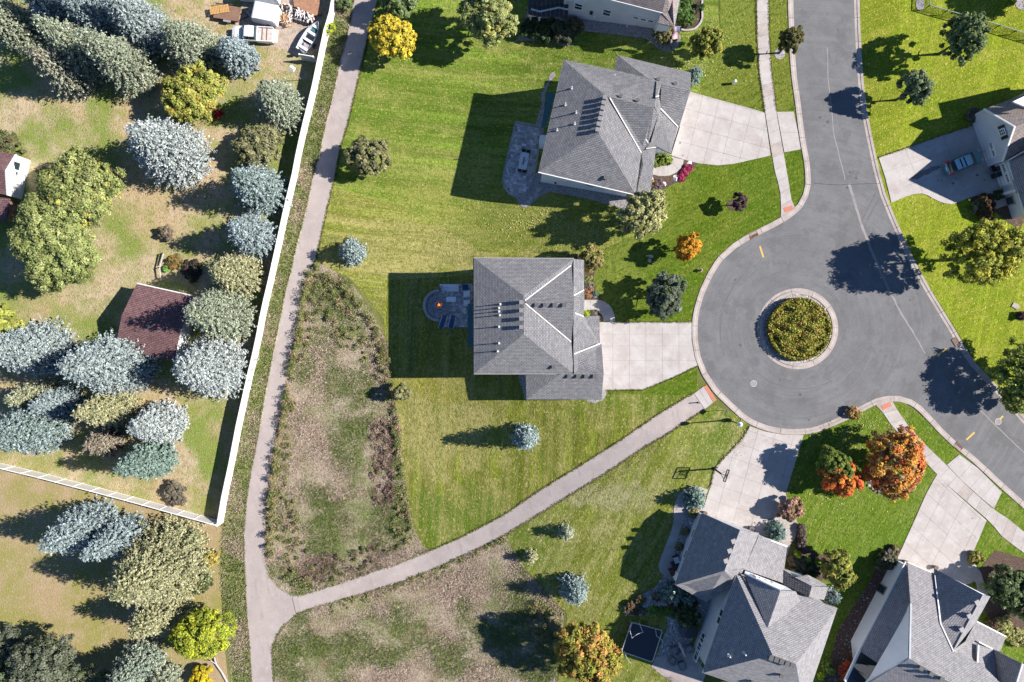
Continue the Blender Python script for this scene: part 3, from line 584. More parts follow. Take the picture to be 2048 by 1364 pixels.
for x_, y_, r_ in ((1618,840,2.5),(1470,560,2.2),(1640,235,3),(1655,245,3.2),(1665,230,2.4),(1648,252,2),(1700,345,3),(1712,356,3),(1695,375,2.4),(1560,760,2.2),(1600,790,2.4),(1820,600,2.2),(1900,800,2.6),(1960,900,2),(1480,690,3),(1675,60,2)): sheet('road_stain', [(x_ + r_ * rnd.uniform(.5, 1.6) * math.cos(k * .785), y_ + r_ * rnd.uniform(.5, 1.5) * math.sin(k * .785)) for k in range(8)], m_tarstain, .0425, cut=False)
_sk = lambda cx, cy, r, a0, a1: [(cx + r * math.cos(R(a)), cy + r * math.sin(R(a))) for a in range(a0, a1, 6)]
for q_ in (_sk(1595,657,95,-70,20), _sk(1595,657,99,-60,5), _sk(1600,650,128,60,150), _sk(1590,660,150,160,230), [(1760,395),(1745,420),(1730,450),(1728,480)], [(1752,385),(1738,412),(1722,445)]): ribbon('tyre_mark', q_, 2.0, m_tyremark, .0415)
# ------------------------------------------------------------------ houses
def slope(root, pts, mat, th=.2, name='roof_slope'):
    w = [Vector(P(*p)) for p in pts]; n = len(w); nn = Vector((0, 0, 0))
    for i in range(n):
        a, b = w[i], w[(i + 1) % n]; nn += Vector(((a.y - b.y) * (a.z + b.z), (a.z - b.z) * (a.x + b.x), (a.x - b.x) * (a.y + b.y)))
    if nn.z < 0: w = w[::-1]; nn = -nn
    nn.normalize(); u = Vector((0, 0, 1)).cross(nn)
    u = u.normalized() if u.length > 1e-3 else Vector((1, 0, 0)); v = nn.cross(u)
    o = w[0].copy(); low = [p - Vector((0, 0, th)) for p in w]
    fs = [tuple(range(n)), tuple(range(n, 2 * n))[::-1]] + [(n + i, n + (i + 1) % n, (i + 1) % n, i) for i in range(n)]
    vs = w + low; l = root.location
    me = bpy.data.meshes.new(name); me.from_pydata([tuple(p - l) for p in vs], [], fs); me.update()
    uvl = me.uv_layers.new(name='UVMap')
    for lp in me.loops:
        d = vs[lp.vertex_index] - o; uvl.data[lp.index].uv = (d.dot(u) + 50, d.dot(v) + 50)
    return link(name, me, mat, root)
def gp(gx, gy, z): k = H / (H - z); return (1024 + (gx - 1024) * k, 682 + (gy - 682) * k, z)
def house(name, label, px): return thing(name, label, 'house', G(*px))
def offset_poly(w, d):
    if area(w) < 0: w = w[::-1]
    return inset(w, d)
def walls(root, pts, z, mat, ins=.45, zb=-6.0, name='wall', top=None):
    w = offset_poly([P(x, y, z)[:2] for x, y in pts], ins); n = len(w); zt = (top if top is not None else z) - .12
    for i in range(n):
        a, b = w[i], w[(i + 1) % n]
        mesh(name, [(*a, zb), (*b, zb), (*b, zt), (*a, zt)], [(0, 1, 2, 3)], mat, root, True)
    return w
def gablewall(root, pts, mat, name='gable_wall'):
    w = [Vector(P(*p)) for p in pts]; n = len(w)
    nn = (w[1] - w[0]).cross(w[2] - w[0]).normalized(); q = Vector((0, 0, H)) - w[0]
    if nn.dot(q) < 0: nn = -nn; w = w[::-1]
    b = [p - nn * .15 for p in w]
    mesh(name, w + b, [tuple(range(n)), tuple(range(n, 2 * n))[::-1]] + [(n + i, n + (i + 1) % n, (i + 1) % n, i) for i in range(n)], mat, root, True)
def frame_of(A, B):
    u = Vector((B[0] - A[0], B[1] - A[1], 0)).normalized(); n = Vector((-u.y, u.x, 0))
    if n.dot(Vector((-A[0], -A[1], 0))) < 0: n = -n
    return u, n
def window(root, px, A, B, w, h, nx=1, ny=2, fr=.11, name='window', mat=None):
    c = Vector(onwall(px[0], px[1], A, B)); u, n = frame_of(A, B); z = Vector((0, 0, 1)); c += n * .04
    m = MB(); bar = lambda a, b, t: m.bar(c + u * a[0] + z * a[1] + n * .02, c + u * b[0] + z * b[1] + n * .02, t, t)
    bar((-w / 2 - fr / 2, -h / 2), (w / 2 + fr / 2, -h / 2), fr); bar((-w / 2 - fr / 2, h / 2), (w / 2 + fr / 2, h / 2), fr)
    bar((-w / 2, -h / 2), (-w / 2, h / 2), fr); bar((w / 2, -h / 2), (w / 2, h / 2), fr)
    for i in range(1, nx): bar((-w / 2 + w * i / nx, -h / 2), (-w / 2 + w * i / nx, h / 2), fr * .6)
    for i in range(1, ny): bar((-w / 2, -h / 2 + h * i / ny), (w / 2, -h / 2 + h * i / ny), fr * .6)
    o = m.build(name, mat or m_whitetrim, root, world=True)
    g = MB(); v = [c + u * a + z * b for a, b in ((-w / 2, -h / 2), (w / 2, -h / 2), (w / 2, h / 2), (-w / 2, h / 2))]
    if (v[1] - v[0]).cross(v[2] - v[0]).dot(n) < 0: v = v[::-1]
    l = root.location
    mesh('pane', [tuple(p - l) for p in v], [(0, 1, 2, 3)], m_glass, o)
def wallbox(root, px, A, B, w, h, d, mat, name):
    c = Vector(onwall(px[0], px[1], A, B)); u, n = frame_of(A, B)
    m = MB(); m.bar(c - u * w / 2 + n * d / 2, c + u * w / 2 + n * d / 2, d, h)
    return m.build(name, mat, root, world=True)
def strip(root, pts, mat, w=.12, lift=.05, name='valley_flashing'):
    m = MB(); q = [Vector(P(*p)) + Vector((0, 0, lift)) for p in pts]
    for a, b in zip(q, q[1:]): m.bar(a, b, w, .05)
    m.build(name, mat, root, world=True)
def vents(root, pxs, pf, ang, s=.42, hh=.36, name='roof_vent', mat=None):
    for x, y in pxs:
        z = pf(x, y)[2] - .02; c = P(x, y, z)
        MB().box(-s / 2, -s / 2, z, s / 2, s / 2, z + hh, R(ang), c[:2]).box(-s / 2 - .05, -s / 2 - .05, z + hh, s / 2 + .05, s / 2 + .05, z + hh + .05, R(ang), c[:2]).build(name, mat or m_vent, root, world=True)
def pipes(root, pxs, pf, hh=.62, r=.06):
    for x, y in pxs:
        z = pf(x, y)[2] - .05; c = P(x, y, z)
        MB().tube([c, (c[0], c[1], z + hh)], r, 8).tube([(c[0], c[1], z), (c[0], c[1], z + .16)], r * 2.2, 8).build('vent_pipe', m_steelw, root, world=True)
m_vent = plain('vent_metal', (.30, .285, .285), .6, var=.06)
m_screen = plain('dark_screen', (.035,.04,.048), .35, var=.1)
m_flash = plain('valley_metal', (.62, .61, .58), .5, var=.05)
m_rvent = plain('ridge_vent_grey', (.2, .19, .195), .7, var=.06)
m_ventd = plain('dark_vent', (.09, .085, .085), .6, var=.06)
m_steelw = plain('pale_pipe', (.6, .6, .6), .5, var=.05)
def gutter(root, pts, mat=None, w=.13, name='gutter'):
    m = MB(); q = [Vector(P(*p)) - Vector((0, 0, .08)) for p in pts]
    for a, b in zip(q, q[1:]): m.bar(a, b, w, .14)
    m.build(name, mat or m_whitetrim, root, world=True)

# --- house with the seven ridge vents, above the centre
h1 = house('house', 'grey hip roofed house turned at an angle, with seven ridge vents in a row', (1220, 260))
E, Z = 3.8, 6.9
A1, B1_, R1, R2, C1, V1 = (1127,119,E), (1076.5,343.5,E), (1213.5,193,Z), (1197.5,267,Z), (1271.5,389,E), (1282.5,305.5,E + .2)
slope(h1, [A1, R1, R2, B1_], m_roof1); slope(h1, [B1_, R2, C1], m_roof1); slope(h1, [R1, R2, C1, V1], m_roof1)
pW = plane(A1, R1, B1_); pE = plane(R1, R2, C1)
slope(h1, [(1215,194,Z), (1308,215,Z - .15), (1317,228,Z - .9), (1296,288,4.2), V1], m_roof1)
pS1 = plane((1215,194,Z), (1308,215,Z - .15), V1)
slope(h1, [A1, (1228.5,140,E), (1292.7,155,5.0), (1323,166,5.3), (1312,195,6.1), (1308,215,Z - .15), R1], m_roof1); pN1 = plane(A1, (1228.5,140,E), R1)
slope(h1, [(1235,110,3.0), (1382,145,3.0), (1381,181,5.2), (1323,168,5.25), (1292.7,155,5.05)], m_roof1)
slope(h1, [(1235,110,3.0), (1292.7,155,5.05), (1228.5,141,3.0)], m_roof1)
slope(h1, [(1323,168,5.25), (1381,181,5.2), (1359,252.5,3.0), (1320,216,4.6)], m_roof1)
slope(h1, [(1320,216,4.7), (1356,252.6,3.05), (1342,307,2.9), (1312,294,3.5), (1301,286,3.9), (1317,228,5.0)], m_roof1)
slope(h1, [(1313,162,5.35), (1323,165,5.32), (1317,194,6.0), (1310.5,196,6.4)], m_roof1)
slope(h1, [(1282.5,305.5,3.9), (1292,297,3.9), (1312,295,3.4), (1308,331,3.1), (1286,329,3.5)], m_roof1)
slope(h1, [(1286,329,3.5), (1308,331,3.1), (1300,392,2.9), (1272,392,3.4)], m_roof1)
slope(h1, [(1302,170,4.4), (1326,166,4.4), (1322,222,4.4), (1313,296,3.0), (1294,292,3.3)], m_roof1)
slope(h1, [(1305,205,6.2), (1318,192,5.95), (1322,217,4.8), (1317,229,5.05)], m_roof1); slope(h1, [(1295,286,4.3), (1302,284,4.4), (1313,294,3.65), (1292,298.5,4.0)], m_roof1)
strip(h1, [(1219.4,195.5,Z), V1], m_flash, .12); strip(h1, [(1319.7,216,4.8), (1355,252.6,3.15)], m_flash, .12)
strip(h1, [(1311,194,6.4), (1318,192,6.1)], m_flash, .1); strip(h1, [(1290,277,4.6), (1297,287,4.2)], m_flash, .1); strip(h1, [(1292,297,4.0), (1312,294.5,3.6)], m_flash, .1)
w1 = walls(h1, [(1127,119), (1229,141), (1293,155), (1318,230), (1283,306), (1268,388), (1076.5,343.5)], E, m_white_side, .45)
walls(h1, [(1235,110), (1382,145), (1342,306), (1310,300), (1290,170), (1229,141)], 3.0, m_white_side, .5)
walls(h1, [(1283,300), (1311,296), (1299,390), (1270,391)], 3.1, m_lt_side, .35)
gutter(h1, [(1076.5,344,E), (1271,389.5,E)]); gutter(h1, [(1359,253,3.0), (1342,307.5,2.9)], m_black)
vents(h1, [(1209,196.5), (1206.5,207), (1204.5,217.5), (1202,228.5), (1199.5,238.5), (1196.5,249.5), (1194.5,261)], pW, -13, .36, .36, mat=m_rvent)
pipes(h1, [(1143,177.5), (1130.5,210.5), (1152,226), (1149,248.5), (1114,261)], pW, .75)
vents(h1, [(1241,192.5), (1275,201)], pN1, -13, .3, .22, mat=m_ventd); vents(h1, [(1316,159), (1350,168)], plane((1235,110,3.0), (1382,145,3.0), (1381,181,5.2)), -13, .3, .22, mat=m_ventd)
pipes(h1, [(1229,152)], pN1, .4); vents(h1, [(1238.5,154)], pN1, -13, .3, .2, mat=m_ventd); vents(h1, [(1211,356)], plane(B1_, R2, C1), -13, .35, .3, mat=m_ventd)
wa, wb = P(1076.5,343.5,E), P(1271.5,389,E)
u_, n_ = frame_of(wa, wb); wa = tuple(Vector(wa) - n_ * .43); wb = tuple(Vector(wb) - n_ * .43)
window(h1, (1180,370), wa, wb, 1.0, .62, 1, 1); window(h1, (1174,383), wa, wb, 1.0, .62, 1, 1)
wallbox(h1, (1111,365), wa, wb, .3, .25, .15, m_dark, 'wall_vent'); wallbox(h1, (1136,363), wa, wb, .2, .2, .12, m_whitetrim, 'wall_lamp'); wallbox(h1, (1140,377.5), wa, wb, .2, .15, .1, m_vent, 'wall_vent')
wallbox(h1, (1212,395.5), wa, wb, .3, .7, .2, m_whitetrim, 'utility_meter'); wallbox(h1, (1194,391), wa, wb, .25, .3, .15, m_whitetrim, 'utility_meter'); wallbox(h1, (1222,396), wa, wb, .8, .3, .1, m_vent, 'utility_meter')
MB().prism([P(x, y, .1)[:2] for x, y in ((1094.5,185), (1110,186), (1092,252), (1082,256))], -.1, .1).build('deck_roof', m_teal, h1, world=True)
MB().box(*[a - .5 for a in P(1088,278,-.3)[:2]], -3, *[a + .5 for a in P(1088,278,-.3)[:2]], -.3).build('chimney_box', m_whitetrim, h1, world=True)
m = MB()
for x, y in ((1294,286),(1317,300),(1325,306),(1339,312)): m.tube([G(x - 8, y + 3, 0), G(x - 8, y + 3, 2.6)], .12, 6)
m.build('porch_post', m_whitetrim, h1, world=True)
# --- house with the fire pit terrace, in the centre
h2 = house('house', 'central grey hip roofed house with four ridge vents beside the fire pit terrace', (1060, 640))
E, Z = 4.1, 7.1
NW, NE, SE, SW = (947.6,516,E), (1148,517,E), (1147,747.6,E), (947.6,747.6,E); RN, RS = (1046.8,591.5,Z), (1047.3,668,Z)
slope(h2, [NW, RN, RS, SW], m_roof1); slope(h2, [NW, NE, RN], m_roof1); slope(h2, [SW, RS, SE], m_roof1)
slope(h2, [RN, NE, (1143,530.5,4.15), (1049,602,Z)], m_roof1); slope(h2, [RN, (1049,602,Z), (1050,606,Z), RS], m_roof1); slope(h2, [RS, (1050,606,Z), (1143,684.5,4.1), SE], m_roof1)
GN = [(1049,603.5,Z), (1148.3,603.5,Z - .1), (1143,530.5,4.15)]; GS = [(1049,603.5,Z), (1148.3,603.5,Z - .1), (1143,684.5,4.1)]
slope(h2, GN, m_roof1); slope(h2, GS, m_roof1)
strip(h2, [(1050,601,Z), (1142,531,4.25)], m_flash, .12); strip(h2, [(1051,607,Z), (1142,683.5,4.2)], m_flash, .12)
gablewall(h2, [gp(1133,610,6.6), gp(1133,540,3.9), gp(1133,683,3.9)], m_grey_side)
slope(h2, [(1147,518,4.08), (1168,520,3.3), (1168,579.5,3.2), (1147,591,4.08)], m_roof1)
slope(h2, [(1147,591,4.07), (1168,579.5,3.1), (1169,604,3.9), (1147,604,4.5)], m_roof1); slope(h2, [(1147,604,4.5), (1169,604,3.9), (1167,633,3.0), (1147,625,4.05)], m_roof1)
slope(h2, [(1147,625,4.05), (1167,633,3.0), (1198.7,631.5,2.4), (1200,688,2.4), (1147,708,4.05)], m_roof1)
gN = [(1147,708,4.06), (1203,687.5,2.6), (1207.5,746.5,4.3), (1148,747.5,4.3)]; slope(h2, gN, m_roof1)
gS = [(1053,799,2.4), (1203,799.5,2.4), (1207.5,746.5,4.3), (1122,747.6,4.3)]; slope(h2, gS, m_roof1); slope(h2, [(1053,799,2.4), (1122,747.6,4.3), (1051.5,747.6,2.6)], m_roof1)
gablewall(h2, [gp(1193,744,4.0), gp(1193,690,2.4), gp(1193,794,2.4)], m_grey_side)
strip(h2, [(1148,591,4.0), (1168,580,3.3)], m_flash, .12); strip(h2, [(1148,625,3.9), (1167,633,3.2)], m_flash, .12); strip(h2, [(1148,708,4.0), (1200,687,2.8)], m_flash, .12)
walls(h2, [(947.6,516), (1148,517), (1147,747.6), (947.6,747.6)], E, m_grey_side); walls(h2, [(1140,519), (1167,521), (1167,630), (1196,633), (1203,690), (1203,797), (1054,797), (1054,740), (1140,740)], 2.4, m_grey_side, .4)
pW = plane(NW, RN, SW); vents(h2, [(1042.5,604.5), (1042.5,621), (1042.5,637.5), (1042.5,654)], pW, 0, .36, .36, mat=m_rvent)
pipes(h2, [(1000.5,608.5), (998,616), (998,623), (999.5,630.5), (998,653.5), (998,686.5), (995.5,702.5)], pW, .75)
vents(h2, [(1073,610.5), (1090,610.5), (1109,610.5), (1128,610.5)], plane(*GS), 0, .36, .3, mat=m_ventd)
vents(h2, [(1138,752.5), (1156,752.5), (1172,752.5), (1189,752.5)], plane(*gS[:3]), 0, .36, .3, mat=m_ventd); vents(h2, [(1107,734)], plane(SW, RS, SE), 0, .34, .3, mat=m_ventd)
gutter(h2, [(947.6,516,E), (1148,517,E)], m_vent); gutter(h2, [(947.6,747.6,E), (1147,747.6,E)], m_vent); gutter(h2, [(947,516,E), (947,747,E)], m_black)
MB().prism([P(x, y, -.2)[:2] for x, y in ((935.5,607), (952,607), (952,694), (935.5,694))], -.4, -.2).build('deck_roof', m_teal, h2, world=True)
m = MB()
for x, y in ((938,611), (938,650), (938,690)): m.bar(P(x, y, -.3), (*P(x, y, -.3)[:2], -4), .15)
m.build('deck_post', m_dark, h2, world=True)
# --- top house with the deck and the flag
hA = house('house', 'grey sided house at the top edge with a dark deck and a flag', (1230, 0))
E = 4.4
slope(hA, [(1134,-24,E), (1325,25,E), (1336,23,E), (1345,-60,8.4), (1180,-100,8.4)], m_roofA)
slope(hA, [(1323,25,4.3), (1340,24,4.2), (1344,-20,5.4), (1361,-14,4.0), (1348,53,4.0)], m_roofA)
slope(hA, [(1323,26,4.2), (1348,53,4.0), (1316,46,3.7)], m_roofA); slope(hA, [(1336,23,E), (1345,-60,8.4), (1380,-50,5)], m_roofA)
wA = (P(1134,-24,E), P(1325,25,E)); u_, n_ = frame_of(*wA)
wA = [tuple(Vector(p) - n_ * .4) for p in wA]
zb = -4
mesh('wall', [(*wA[0][:2], zb), (*wA[1][:2], zb), (*wA[1][:2], E), (*wA[0][:2], E)], [(0, 1, 2, 3)], m_grey_side, hA, True)
e = Vector(wA[1]) - n_ * 9
mesh('wall', [(*wA[1][:2], zb), (e.x, e.y, zb), (e.x, e.y, E), (*wA[1][:2], E)], [(0, 1, 2, 3)], m_grey_side, hA, True)
e = Vector(wA[0]) - n_ * 9
mesh('wall', [(*wA[0][:2], zb), (e.x, e.y, zb), (e.x, e.y, E), (*wA[0][:2], E)], [(0, 1, 2, 3)], m_grey_side, hA, True)
walls(hA, [(1314,47), (1346,54), (1358,0), (1326,-10)], 3.6, m_whitetrim, .25, -3)
gutter(hA, [(1134,-24,E), (1325,25,E)]); gutter(hA, [(1361,-14,4.0), (1348,53.5,4.0)], m_steel, .16)
MB().bar((*wA[0][:2], zb), (*wA[0][:2], E), .25).build('corner_trim', m_whitetrim, hA, world=True); MB().bar((*wA[1][:2], zb), (*wA[1][:2], E), .22).build('corner_trim', m_whitetrim, hA, world=True)
for x, y, w, h, nx, ny in ((1157,12,1.05,1.5,1,2), (1214,24.5,1.05,1.5,1,2), (1272,34,.75,.55,1,1), (1287,38,.75,.55,1,1), (1302,41,.75,.55,1,1)): window(hA, (x, y), *wA, w, h, nx, ny, .13)
wallbox(hA, (1183,24), *wA, .4, .5, .25, m_dark, 'wall_vent'); wallbox(hA, (1189,34), *wA, .3, .3, .1, m_whitetrim, 'utility_meter'); wallbox(hA, (1202,40), *wA, .15, .45, .1, m_whitetrim, 'utility_meter'); wallbox(hA, (1218,41), *wA, .3, .15, .1, m_whitetrim, 'utility_meter')
wallbox(hA, (1255,53), *wA, .3, .9, .3, m_whitetrim, 'utility_meter'); wallbox(hA, (1271,54), *wA, .25, .9, .3, m_vent, 'utility_meter')
m = MB()
for k in range(9): m.box(-2.6 + k * .56, -2.6, -.02, -2.6 + k * .56 + .53, 1.8, .03)
dk = P(1098,-8,-.2); m.v = [(x + dk[0], y + dk[1], z - .2) for x, y, z in m.v]; m.build('deck_board', plain('deck_stain', (.045,.038,.038), .7), hA, world=True)
m = MB(); q = [P(1062,19,-.3), P(1080,24,-.3), P(1117,16,-.3), P(1136,20,-.3)]
for a, b in zip(q, q[1:]): m.bar(a, b, .2, .3)
for p in q[:3]: m.bar(p, (p[0], p[1], -4), .2)
m.build('deck_frame', m_whitetrim, hA, world=True)
m = MB()
for a, b in zip(q, q[1:]):
    a, b = Vector(a), Vector(b); m.bar(a + Vector((0, 0, 1.1)), b + Vector((0, 0, 1.1)), .07)
    for k in range(int((b - a).length / .14)): c = a + (b - a) * (k * .14 / (b - a).length); m.bar(c, c + Vector((0, 0, 1.1)), .03)
m.build('deck_railing', m_black, hA, world=True)
# --- bottom house with the trampoline
h4 = house('house', 'tall steep roofed house at the bottom beside the trampoline', (1530, 1240))
gW = [(1405,1026.5,3.0), (1480,1060,6.6), (1449,1141.5,6.6), (1351,1169.5,3.0)]
slope(h4, gW, m_roof4); slope(h4, [(1351,1170,3.0), (1449,1141.5,6.6), (1488,1138,5.3), (1473,1168,4.6), (1412,1204,3.0)], m_roof4)
slope(h4, [(1480,1060,6.6), (1518.5,1066,5.0), (1488,1139,5.0), (1449,1141.5,6.6)], m_roof4); slope(h4, [(1518.5,1070,5.0), (1574,1093,3.3), (1565.6,1166,3.3), (1488,1139,5.0)], m_roof4)
gablewall(h4, [(1407,1028,3.0), (1480,1061,6.5), (1518,1067,4.9), (1516,1068,3.0)], m_lt_side)
ZR, ZE = 9.8, 5.5
slope(h4, [(1473,1150,ZE), (1545,1310,ZR), (1406,1346,ZE)], m_roof4); slope(h4, [(1473,1150,ZE), (1675,1216,ZE), (1592,1328,ZR), (1545,1310,ZR)], m_roof4)
slope(h4, [(1675,1216,ZE), (1592,1328,ZR), (1608,1416,ZE)], m_roof4); slope(h4, [(1406,1346,ZE), (1545,1310,ZR), (1592,1328,ZR), (1608,1416,ZE)], m_roof4)
slope(h4, [(1489,1147,5.7), (1561,1181,8.3), (1535,1256,8.3)], m_roof4); slope(h4, [(1561,1181,8.3), (1592,1183,6.4), (1602,1206,5.8), (1535,1256,8.3)], m_roof4)
gablewall(h4, [(1490,1148,5.5), (1561,1182,8.2), (1590,1184,6.3), (1572,1173,4.6), (1490,1141,4.7)], m_white_side)
gutter(h4, [(1489,1147,5.75), (1561,1181,8.35)]); gutter(h4, [(1473,1150,ZE), (1406,1346,ZE)], m_vent); gutter(h4, [(1517,1071,5.0), (1574,1093,3.35)]); gutter(h4, [(1351,1169.5,3.0), (1405,1026.5,3.0)], m_vent)
wq = walls(h4, [(1473,1150), (1675,1216), (1608,1416), (1406,1346)], ZE, m_lt_side, .45); walls(h4, [(1405,1026.5), (1516,1068), (1570,1092), (1562,1165), (1480,1160), (1412,1204), (1351,1169.5)], 3.0, m_lt_side, .4)
a, b = P(1473,1150,ZE), P(1406,1346,ZE); u_, n_ = frame_of(a, b); a, b = tuple(Vector(a) - n_ * .43), tuple(Vector(b) - n_ * .43)
for x, y, w, h, nx in ((1444.5,1227,.9,1.3,1), (1439.5,1242,.9,1.3,1), (1406,1277,1.3,1.2,2), (1399.5,1294,1.3,1.2,2), (1394,1310,1.3,1.2,2)): window(h4, (x, y), a, b, w, h, nx, 1)
for x, y in ((1411,1220), (1408,1234), (1437,1216)): wallbox(h4, (x, y), a, b, .22, .22, .15, m_whitetrim, 'wall_vent')
a2, b2 = P(1405,1026.5,3.0), P(1351,1169.5,3.0); u_, n_ = frame_of(a2, b2); a2, b2 = tuple(Vector(a2) - n_ * .38), tuple(Vector(b2) - n_ * .38)
window(h4, (1387,1067), a2, b2, 1.1, .6, 1, 1); window(h4, (1372,1108.5), a2, b2, 1.1, .6, 1, 1); wallbox(h4, (1351.5,1151), a2, b2, 1.0, 2.0, .06, m_whitetrim, 'side_door')
a3, b3 = P(1490,1141,4.7), P(1572,1173,4.6); window(h4, (1527,1160), a3, b3, 2.2, .9, 3, 1); 
pG = plane(*gW[:3]); vents(h4, [(1465,1080.5), (1457.5,1099.5), (1450,1119.5)], pG, 20, .42, .4)
pipes(h4, [(1457,1309), (1488,1305)], plane((1473,1150,ZE), (1545,1310,ZR), (1406,1346,ZE)), .7, .09)
vents(h4, [(1540,1314), (1550.5,1317), (1561,1321), (1572,1325), (1582,1328.5)], plane((1406,1346,ZE), (1545,1310,ZR), (1592,1328,ZR)), -20, .4, .34, mat=m_ventd); vents(h4, [(1561,1350), (1503,1363)], plane((1406,1346,ZE), (1545,1310,ZR), (1592,1328,ZR)), -20, .34, .3, mat=m_ventd)
slope(h4, [(1564,1138,3.3), (1623.5,1172.7,4.5), (1618,1194,4.5), (1565.6,1168,3.3)], m_tile); slope(h4, [(1623.5,1172.7,4.5), (1657.5,1174,3.2), (1648,1200,3.2), (1618,1194,4.5)], m_roof4); slope(h4, [(1590,1155,4.0), (1616,1150,3.2), (1657.5,1172,3.1), (1623.5,1172,4.5)], m_roof4)
walls(h4, [(1566,1140), (1620,1155), (1652,1176), (1645,1205), (1566,1175)], 3.1, m_lt_side, .3, -3)
m = MB()
for k in range(4): m.bar(P(1448 + k * 12, 1042 + k * 4, .1), (*P(1448 + k * 12, 1042 + k * 4, .1)[:2], 2.1), .15)
gd = (P(1412,1030,2.9), P(1500,1058,2.9)); u_, n_ = frame_of(*gd)
MB().bar((*(Vector(gd[0]) - n_ * .3 + u_ * .6)[:2], 1.2), (*(Vector(gd[1]) - n_ * .3 - u_ * .5)[:2], 1.2), 2.1, .1).build('garage_door', m_whitetrim, h4, world=True) if False else None
# --- bottom right house
h5 = house('house', 'sprawling house in the bottom right corner with a long white side wall', (1850, 1240))
LP = plane((1815,1125,3.1), (1868,1148,3.1), (1818,1317,9.0))
slope(h5, [(1815,1125,3.1), (1868,1148,3.1), LP(1881,1247), LP(1907,1302), LP(1965,1330), LP(2010,1375), LP(1905,1368), LP(1818,1317), LP(1821,1205)], m_roof4)
slope(h5, [(1812,1123.6,3.1), (1823,1199,4.7), (1761,1330,4.7), (1719,1302,3.1)], m_roof4)
gablewall(h5, [(1761,1330,4.7), (1822,1203,4.7), LP(1820.5,1207), LP(1818,1317), (1730,1364,4.6)], m_white_side)
slope(h5, [LP(1818,1317), LP(1905,1368), (1880,1500,4), (1728,1372,4.6)], m_roof4)
slope(h5, [(1870,1138,3.1), (1967,1190,7.0), (1907,1302,7.0), LP(1881,1247), LP(1868.5,1160)], m_roof4); slope(h5, [(1967,1190,7.0), (1981,1193,6.0), (1952,1245,6.0), (1907,1302,7.0)], m_roof4)
strip(h5, [(1869,1150,3.3), LP(1880,1246), LP(1906,1302)], m_whitetrim, .14, .12); gablewall(h5, [(1873,1141,3.0), (1966,1190,6.9), (1978,1193,5.9), (1940,1185,3.0)], m_white_side)
gutter(h5, [(1815,1125,3.1), (1868,1148,3.1)]); gutter(h5, [(1812,1123.6,3.15), (1719,1302,3.15)]); gutter(h5, [(1967,1190,7.05), (1907,1302,7.05)], m_vent)
slope(h5, [(1952,1243,4.6), (2012,1273,3.3), (2001,1303,3.3), (1986,1299,3.8), (1930,1284,5.0)], m_roof4); gutter(h5, [(1954,1243,4.6), (2012,1273,3.35)])
slope(h5, [(1986,1298,4.2), (2046,1328,7.2), (2030,1380,7.2), (1997,1380,5.0)], m_roof4); slope(h5, [(1956,1289,4.6), (1986,1299,4.3), (1998,1380,5.2), (1949,1380,6.6)], m_roof4)
slope(h5, [(2046,1328,7.2), (2075,1340,5), (2062,1400,5), (2030,1380,7.2)], m_roof4); gutter(h5, [(1958,1284,4.9), (1986,1298,4.5)]); gutter(h5, [(2046,1328,7.25), (2030,1380,7.25)]); gablewall(h5, [(1949,1289,4.4), (1956,1289,5.2), (1951,1372,6.8), (1947,1372,5.6)], m_white_side)
wq = walls(h5, [(1812,1123.6), (1870,1147), (1940,1185), (1952,1250), (2010,1275), (2000,1400), (1730,1400), (1719,1302)], 3.1, m_white_side, .45)
slope(h5, [LP(1903,1303), (1931,1283,5.1), (1960,1291,4.5), (1953,1380,6.5), LP(1975,1378)], m_roof4)
vents(h5, [(1949.5,1202), (1934,1229), (1919,1256)], plane((1870,1138,3.1), (1967,1190,7.0), (1907,1302,7.0)), 28, .42, .42)
vents(h5, [(1839,1334), (1859.5,1345), (1880,1356)], plane(LP(1818,1317), LP(1905,1368), (1728,1372,4.6)), -28, .4, .34, mat=m_ventd)
a, b = P(1812,1123.6,3.1), P(1719,1302,3.1); u_, n_ = frame_of(a, b); a, b = tuple(Vector(a) - n_ * .43), tuple(Vector(b) - n_ * .43)
window(h5, (1762,1177), a, b, 1.0, 2.0, 1, 1, .1, 'side_door', m_vent)
MB().bar(P(1719,1300,3.4), P(1690,1362,3.4), .25, .25).build('porch_beam', m_whitetrim, h5, world=True); slope(h5, [(1722,1302,3.0), (1762,1328,3.0), (1742,1385,3.0), (1690,1362,3.0)], m_screen, .05, 'screen_porch')
m = MB()
for k in range(4): m.bar(P(1722 - k * 8, 1304 + k * 16, 3.08), P(1747 - k * 8, 1317 + k * 16, 3.08), .05)
m.build('screen_bar', m_black, h5, world=True)
# --- house at the right edge with the wagon in its drive
h3 = house('house', 'white house at the right edge with two garage doors and a shuttered gable window', (2030, 300))
E, Z = 3.15, 6.4
slope(h3, [(1968.7,217.5,E), (2030,253,Z), (2140,217,Z), (2075,180,E)], m_roofA); slope(h3, [(2030,253,Z), (2006,322.5,E), (2090,294,E), (2140,217,Z)], m_roofA)
a, b = P(1968.7,217.5,E), P(2006,322.5,E); u_, n_ = frame_of(a, b); a, b = Vector(a) - n_ * .35, Vector(b) - n_ * .35; ap = Vector(P(2030,253,Z)) - n_ * .35
mesh('gable_wall', [(a.x, a.y, -.5), (b.x, b.y, -.5), tuple(b), tuple(ap), tuple(a)], [(0, 1, 2, 3, 4)], m_lt_side, h3, True)
gutter(h3, [(1968.7,217.5,E + .1), (2030,253,Z + .1)], None, .2); gutter(h3, [(2006,322.5,E + .1), (2030,253,Z + .1)], None, .2)
